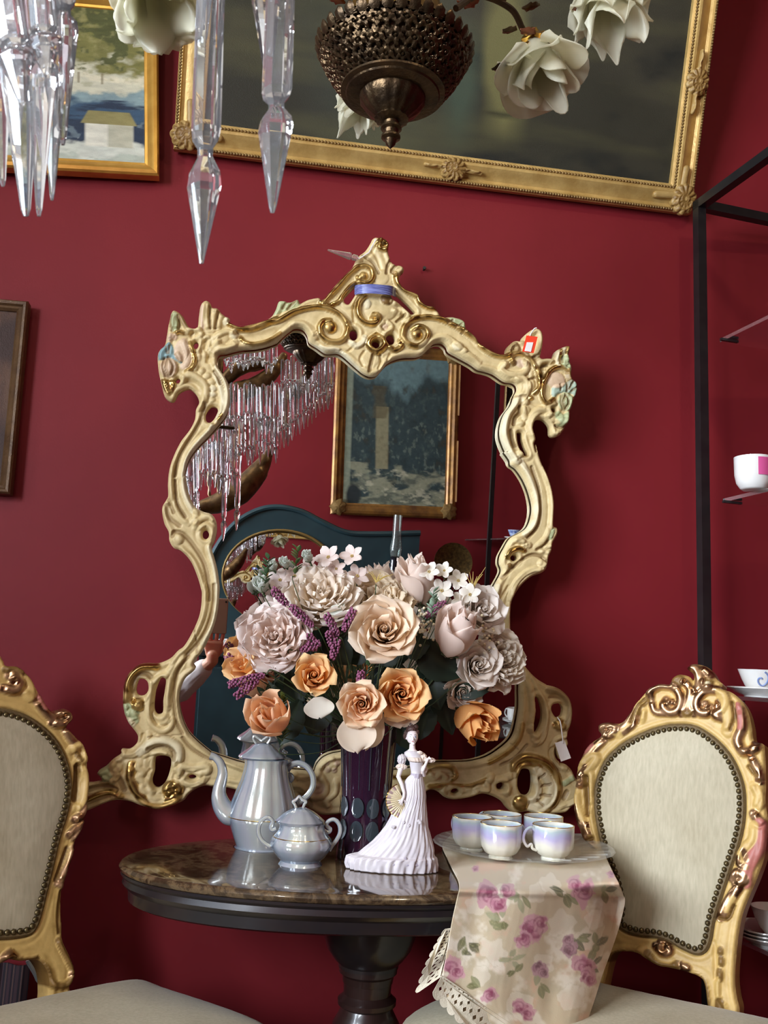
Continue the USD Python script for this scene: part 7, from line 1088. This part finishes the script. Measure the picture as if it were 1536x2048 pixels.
DG = [(830, 1290, 925, 1352, 42, 'broad dark green leaf at the right of the centre, under the blush bud'), (850, 1320, 880, 1420, 30, 'dark green leaf hanging right of the biggest orange rose'), (870, 1350, 905, 1470, 26, 'dark green leaf hanging lowest right of the vase'), (600, 1400, 560, 1490, 28, 'dark green leaf hanging left of the vase above the coffee pot'), (650, 1390, 620, 1470, 30, 'dark green leaf under the loose pale petal'), (690, 1320, 745, 1300, 20, 'dark leaf below the cream rose on its left'), (760, 1330, 800, 1300, 18, 'dark leaf below the cream rose on its right'), (650, 1260, 700, 1330, 30, 'dark leaf behind the purple sprigs'), (860, 1400, 840, 1480, 24, 'dark leaf behind the figurine head'), (900, 1390, 990, 1370, 18, 'dark leaf above the drooping orange bud'), (700, 1230, 640, 1270, 30, 'dark leaf deep between the peonies'), (580, 1330, 600, 1420, 22, 'dark leaf left of the half-open orange rose'), (800, 1290, 860, 1290, 30, 'dark leaf behind the right edge of the cream rose'), (780, 1440, 830, 1500, 20, 'dark leaf just over the vase mouth on the right'), (560, 1400, 600, 1450, 18, 'dark leaf right of the peach bud')]
for i, (a, b, c, d, w, lb) in enumerate(DG): leafthing(lb, a, b, c, d, w, 1.99 + .015 * (i % 3), seed=i)
leafthing('white-edged pale leaf curving over the dark gap left of the cream rose', 640, 1252, 690, 1205, 14, 1.93, srgb(190, 196, 184), srgb(214, 214, 202), 5)
for i, (x, y, lb) in enumerate([(545, 1365, 'small blue-green sprig left of the half-open orange rose'), (560, 1420, 'yellow-green sprig beside the peach bud'), (590, 1120, 'fresh green sprig among the white buds'), (530, 1140, 'green sprig at the upper left edge of the bouquet'), (862, 1205, 'pale mint sprig above the blush bud'), (735, 1320, 'fine green sprig under the cream rose'), (565, 1455, 'yellow-green sprig hanging at the lower left')]):
    rs = np.random.RandomState(200 + i); a = fpt(x, y + 28, 1.93); f = thing('leaf_sprig', lb, 'leaf sprig', a); rt, fw = view_axes(0, 0, a); cc = [(.08, .13, .11), (.10, .15, .03), (.07, .12, .03), (.05, .10, .04), (.30, .42, .30), (.04, .08, .03), (.13, .17, .04)][i]; obj('stalk', tube(np.array([a, a + rt * .004 + [0, 0, .05]]), .0009, 5), stemm, f)
    for k in range(11):
        p = a + [0, 0, .005 * k] + rt * .0004 * k; az = rs.uniform(0, 6.28); d = unit(rt * math.cos(az) - fw * abs(math.sin(az)) * .6 + np.array([0, 0, .7])); M = frame_to(d); S, T = np.meshgrid(np.linspace(-1, 1, 5), np.linspace(0, 1, 6)); W_ = .0055 * np.sin(np.clip(PI * (T * .9 + .05), 0, PI)); col = np.tile(np.array(cc) * rs.uniform(.8, 1.3), (30, 1)); obj('leaflet', grid(np.stack([W_ * S, .0015 * S ** 2, .017 * T], -1) @ M.T + p, thick=.0005), leafm, f, smooth=True, prim={'paint': np.vstack([col, col])})
    stem_of(a, np.array([0, 0, 1.0]), f, .0009)
for i, (x0, y0, lb) in enumerate([(752, 1165, 'straw sprig of thin blades behind the two upper peonies'), (945, 1180, 'straw sprig of thin blades at the right edge against the mirror')]):
    a = fpt(x0, y0, 1.99); f = thing('straw_sprig', lb, 'dried grass', a); rs = np.random.RandomState(300 + i)
    for k in range(7): b = fpt(x0 + (k - 2) * (8 if i == 0 else 7) + rs.uniform(-3, 3), y0 - (20 if i == 0 else 38) + rs.uniform(-8, 12), 1.985); obj('straw', tube(np.array([a, (a + b) / 2 + [0, 0, .003], b]), [.0012, .001, .0005], 5), paint('straw_yellow', srgb(196, 172, 96), srgb(170, 140, 70), 60, .7), f)
    stem_of(a, np.array([0, 0, 1.0]), f, .001)
for i, (x0, y0, n, lb) in enumerate([(842, 1250, 46, 'cluster of tiny cream berries right of the cream rose'), (975, 1285, 40, 'cluster of tiny cream berries behind the right-hand white flowers')]):
    a = fpt(x0, y0, 1.97); f = thing('berry_spray', lb, 'berries', a); rs = np.random.RandomState(400 + i); obj('berries', cat([place(trimesh.creation.icosphere(1, .0032), None, a + rs.normal(0, 1, 3) * [.014, .008, .018]) for k in range(n)]), paint('cream_berry', srgb(242, 233, 211), srgb(206, 184, 130), 80, .6), f, smooth=True, kind='stuff'); stem_of(a, np.array([0, 0, 1.0]), f, .001)
# loose hanging petals under the orange roses
def loose(label, px, py, rx, ry_, Y, c0, c1, seed, tilt):
    k = pxm(px, py, Y); c = fpt(px, py - ry_ * .95, Y); rt, fw = view_axes(0, 0, c); dz = unit(np.array([0, 0, -1.0]) + rt * math.sin(tilt) - fw * .28); x = unit(fw - dz * (fw @ dz)); M = np.stack([x, np.cross(dz, x), dz], 1)
    f = thing('rose_petal', label, 'petal', c); P, T = petal(ry_ * 2.1 * k, rx * k, .12, -.10, .9, .55, .015, seed * 77, nt=13, ns=13, r0=.07); P[..., 0] -= .07; put_petal(P, T, 0, M, c, c0, c1, f); stem_of(c + [0, .006, .0], np.array([0, 0, 1.0]), f, .001)
loose('large pale petal hanging over the front of the vase, left one', 711, 1462, 42, 36, 1.885, srgb(248, 236, 219), srgb(250, 238, 221), 1, .1); loose('pale petal hanging over the vase beside the large one, right', 757, 1458, 26, 38, 1.895, srgb(246, 233, 212), srgb(250, 237, 217), 2, -.3); loose('pale cupped petal below the half-open orange rose', 636, 1413, 32, 20, 1.90, srgb(246, 240, 227), srgb(249, 245, 235), 3, .15); loose('wide peach petal under the biggest orange rose', 800, 1432, 40, 20, 1.91, srgb(248, 230, 208), srgb(251, 237, 218), 4, .1)
# ---------------------------------------------------------------- porcelain lady figurine
bisque = paint('white_bisque', srgb(216, 209, 211), srgb(202, 194, 199), 24, .55, specular_ior_level=.4); lilac = paint('lilac_sash', srgb(182, 172, 184), srgb(166, 156, 172), 40, .6); peach = paint('peach_ruffle', srgb(226, 208, 194), srgb(212, 190, 178), 40, .6); hairp = paint('painted_brown_hair', srgb(94, 68, 62), srgb(70, 48, 44), 90, .5); facem = paint('painted_face', srgb(238, 226, 226), None, rough=.4); lipm = paint('painted_lip', srgb(178, 104, 100), None, rough=.4); eyem = paint('painted_eye', srgb(84, 92, 116), None, rough=.3)
ZG = Z(660, 1430, 5.85); UG = Upright(ZG, (782, 1740), TZ); g0 = UG.p0
fig_ = thing('lady_figurine', 'white porcelain figurine of a lady with a fan, right of the vase', 'figurine', (g0[0], g0[1], TZ))
def rings(rows, n=96, pleat=None, shift=0.0):
    R = []
    for y, l, r, dep in rows:
        c = UG((l + r) / 2, y); hw = UG.r((r - l) / 2, y); th = np.arange(n) / n * 2 * PI; ww = 1.0 + (pleat(th, y) if pleat else 0)
        R.append(c + (hw * np.cos(th) * ww)[:, None] * UG.rt + (dep * np.sin(th) * ww)[:, None] * UG.f)
    return np.array(R)
rowsq = np.array([(1885, 215, 1225, .040), (1800, 190, 1236, .042), (1735, 205, 1232, .042), (1715, 250, 1230, .0415), (1698, 330, 1214, .036), (1620, 410, 1212, .034), (1540, 500, 1195, .032), (1450, 580, 1172, .030), (1350, 650, 1148, .028), (1250, 700, 1135, .026), (1150, 748, 1128, .024), (1050, 810, 1122, .022), (950, 850, 1120, .021), (860, 862, 1112, .020), (790, 872, 1100, .018), (740, 905, 1090, .015), (700, 945, 1075, .0125), (690, 948, 1072, .012)])
yy = np.linspace(0, 1, 90); idx = np.linspace(0, len(rowsq) - 1, 90); rq = np.stack([np.interp(idx, np.arange(len(rowsq)), rowsq[:, k]) for k in range(4)], 1)
def pl_(th, y): a = np.interp(y, [690, 800, 1300, 1685, 1700, 1900], [.012, .05, .05, .045, .07, .10]); return a * (np.abs(np.sin(th * 13 + .8 * np.sin(th * 3))) - .5) + .3 * a * np.sin(th * 37 + y * .02)
Rg = rings(rq, 160, pl_); base_z = TZ + .0006; zmin = Rg[0, :, 2].mean(); Rg[..., 2] = base_z + (Rg[..., 2] - zmin) * ((Rg[-1, 0, 2] - base_z) / (Rg[-1, 0, 2] - zmin))
obj('skirt', skin(Rg), bisque, fig_, smooth=60)
# flounce edge and rosettes
fl_rows = [(1712, 300, 1226, .0405), (1700, 318, 1224, .040), (1688, 330, 1221, .0385), (1680, 345, 1217, .037)]
obj('flounce_band', skin(rings(fl_rows, 160, lambda th, y: .03 * (np.abs(np.sin(th * 26)) - .5) + .012)), lilac, fig_, smooth=60)
tr = [(700, 948, 1074, .0128), (660, 946, 1085, .0125), (600, 935, 1092, .0145), (550, 930, 1090, .0165), (510, 905, 1085, .016), (470, 868, 1075, .013), (440, 868, 1060, .0115), (415, 905, 1020, .0085), (400, 925, 1003, .0065), (380, 928, 1000, .0062), (340, 930, 998, .0062)]
idx = np.linspace(0, len(tr) - 1, 40); ta = np.array(tr); tq = np.stack([np.interp(idx, np.arange(len(ta)), ta[:, k]) for k in range(4)], 1)
obj('torso', skin(rings(tq[:28], 48)), bisque, fig_, smooth=60); obj('neck', skin(rings(tq[26:], 32)), facem, fig_, smooth=60)
obj('sash', skin(rings([(735, 938, 1078, .0150), (715, 945, 1078, .0142), (695, 946, 1080, .0138), (680, 945, 1082, .0134)], 48, lambda th, y: .03 * np.sin(th * 9))), lilac, fig_, smooth=60)
obj('bodice_trim', skin(rings([(545, 925, 1093, .0172), (530, 915, 1090, .0175), (505, 900, 1086, .0168), (490, 890, 1080, .0158)], 60, lambda th, y: .04 * np.sin(th * 14))), peach, fig_, smooth=60)
hc = UG(962, 262); mm = UG.r(1, 262)
H = [m3.Manifold.sphere(1.0, 40).scale([68 * mm, 62 * mm, 84 * mm]).translate([0, 0, 8 * mm])] + limb([(A([10, -20, -50]) * mm, 34 * mm), (A([14, -34, -66]) * mm, 22 * mm)]) + limb([(A([8, -58, 6]) * mm, 8 * mm), (A([10, -74, -18]) * mm, 10 * mm)]) + limb([(A([-8, -56, -42]) * mm, 6 * mm), (A([22, -56, -42]) * mm, 6 * mm)]) + limb([(A([-70, 4, -5]) * mm, 9 * mm), (A([-68, 4, -22]) * mm, 7 * mm)])
hm_ = cat(m3.Manifold.batch_boolean(H, m3.OpType.Add).refine_to_length(6 * mm)); hm_.merge_vertices(); trimesh.smoothing.filter_taubin(hm_, iterations=6)
RG = np.stack([UG.rt, UG.f, [0, 0, 1]], 1); obj('head', place(hm_, RG, hc), facem, fig_, smooth=True)
for sx in (-1, 1):
    obj('eye', place(ball((0, 0, 0), (10 * mm, 4 * mm, 7 * mm)), RG, hc + RG @ (A([8 + sx * 27, -55, 12]) * mm)), eyem, fig_); obj('eyebrow', tube(np.array([hc + RG @ (A([8 + sx * 14, -60, 32]) * mm), hc + RG @ (A([8 + sx * 28, -58, 38]) * mm), hc + RG @ (A([8 + sx * 42, -50, 30]) * mm)]), 2.2 * mm, 5), hairp, fig_)
obj('lips', place(ball((0, 0, 0), (12 * mm, 5 * mm, 5 * mm)), RG, hc + RG @ (A([9, -64, -42]) * mm)), lipm, fig_)
HR = [((958, 168), (66, 62, 52)), ((900, 215), (34, 40, 42)), ((1012, 205), (34, 40, 36)), ((955, 105), (48, 48, 38)), ((880, 250), (24, 34, 36)), ((960, 195), (60, 60, 34)), ((925, 130), (34, 36, 30)), ((1000, 140), (36, 38, 32))]
hr_ = [m3.Manifold.sphere(1.0, 28).scale([a * mm, b * mm, c * mm]).translate(list(map(float, RG.T @ (UG(x, y, .004) - hc)))) for (x, y), (a, b, c) in HR]; hh_ = cat(m3.Manifold.batch_boolean(hr_, m3.OpType.Add).refine_to_length(7 * mm)); hh_.merge_vertices(); v = np.array(hh_.vertices); v += np.array(hh_.vertex_normals) * (meshkit.fbm(v * 700, 2, 3)[:, None] - .5) * .0022; obj('hair', place(trimesh.Trimesh(v, hh_.faces, process=False), RG, hc), hairp, fig_, smooth=True)
def ug(*p): return [UG(x, y, d) for x, y, d in p]
pa_ = ug((835, 600, -.004), (800, 715, -.008), (838, 800, -.014), (868, 900, -.018), (862, 945, -.019)); ra = [30, 25, 22, 18, 17]
arm_ = limb([(p, r * mm) for p, r in zip(pa_, ra)]) + limb([(pa_[-1], 18 * mm), (UG(842, 985, -.0195), 20 * mm)])
for k, (x, y) in enumerate([(800, 985), (808, 1010), (824, 1030), (845, 1036)]): arm_ += limb([(UG(838 + 4 * k, 975, -.020), 8 * mm), (UG((838 + x) / 2, (975 + y) / 2, -.022), 7.5 * mm), (UG(x, y, -.021), 6.5 * mm)])
arm_ += limb([(UG(858, 965, -.018), 8 * mm), (UG(880, 1000, -.019), 7 * mm)]); am_ = body(arm_, 5 * mm, 6); obj('arm', am_, facem, fig_, smooth=True)
pb_ = ug((1068, 600, .004), (1100, 700, -.002), (1085, 640, -.012), (1120, 560, -.014), (1140, 515, -.014)); arm2 = limb([(p, r * mm) for p, r in zip(pb_, [30, 25, 22, 17, 16])])
for k in range(4): arm2 += limb([(UG(1140 + 5 * k, 505, -.014), 7 * mm), (UG(1158 + 8 * k, 482 + 8 * k, -.015), 6 * mm)])
arm2 += limb([(UG(1135, 510, -.014), 7 * mm), (UG(1118, 488, -.015), 6 * mm)]); obj('arm', body(arm2, 5 * mm, 6), facem, fig_, smooth=True)
def puff(cx, cy, rx, ry_, dep, seed): 
    c = UG(cx, cy, dep); t = trimesh.creation.icosphere(4, 1.0); v = np.array(t.vertices); r = 1 + .16 * (np.abs(np.sin(np.arctan2(v[:, 1], v[:, 0]) * 5 + seed)) - .5) * (1 - v[:, 2] ** 2) + .35 * (meshkit.fbm(v * 3, 3, seed) - .5); v = v * r[:, None] * [rx * mm, min(rx, ry_) * mm * .9, ry_ * mm]; return trimesh.Trimesh(v @ RG.T + c, t.faces, process=False)
for cx, cy, rx, ry_, d_, sd_, m_ in [(840, 520, 50, 62, -.002, 1, bisque), (835, 605, 62, 36, -.004, 2, peach), (1085, 500, 48, 55, -.001, 3, peach), (1170, 525, 60, 30, -.008, 4, peach), (1090, 640, 48, 60, -.004, 5, peach), (1050, 440, 34, 24, -.006, 6, peach)]: obj('sleeve_ruffle', puff(cx, cy, rx, ry_, d_, sd_), m_, fig_, smooth=True)
ivory = paint('fan_ivory', srgb(222, 208, 178), srgb(206, 190, 154), 50, .5); fanb = paint('fan_mauve', srgb(176, 150, 150), srgb(150, 122, 120), 60, .5); fc = (862, 985)
k = 17; angs = np.linspace(math.radians(112), math.radians(284), k + 1)
for i in range(k):
    a0_, a1_ = angs[i], angs[i + 1]; am2 = (a0_ + a1_) / 2
    def fp(r, a, d): return UG(fc[0] + r * math.cos(a), fc[1] - r * math.sin(a), d)
    for nm, r0_, r1_, mt in (('fan_stick', 30, 150, ivory), ('fan_leaf', 150, 198, fanb if i % 2 else ivory), ('fan_edge', 198, 208, goldm)):
        P = np.array([[fp(r, a0_, -.0195), fp(r, am2, -.0215), fp(r, a1_, -.0195)] for r in (r0_, r1_)]); obj(nm, grid(P, thick=-.0012), mt, fig_, smooth=False)
for i, (x, y) in enumerate([(745, 1280), (920, 1265), (1035, 1215), (880, 1640), (730, 1280), (1050, 1235), (860, 1230)]): obj('rosette', place(lathe([(0, 0), (16 * mm, 0), (18 * mm, 5 * mm), (10 * mm, 9 * mm), (0, 8 * mm)], 15, lambda th, z: 1 + .2 * np.cos(th * 5)), frame_to(-UG.f), UG(x, y, -np.interp(y, [1200, 1650], [.026, .036]))), bisque if i != 3 else lilac, fig_)
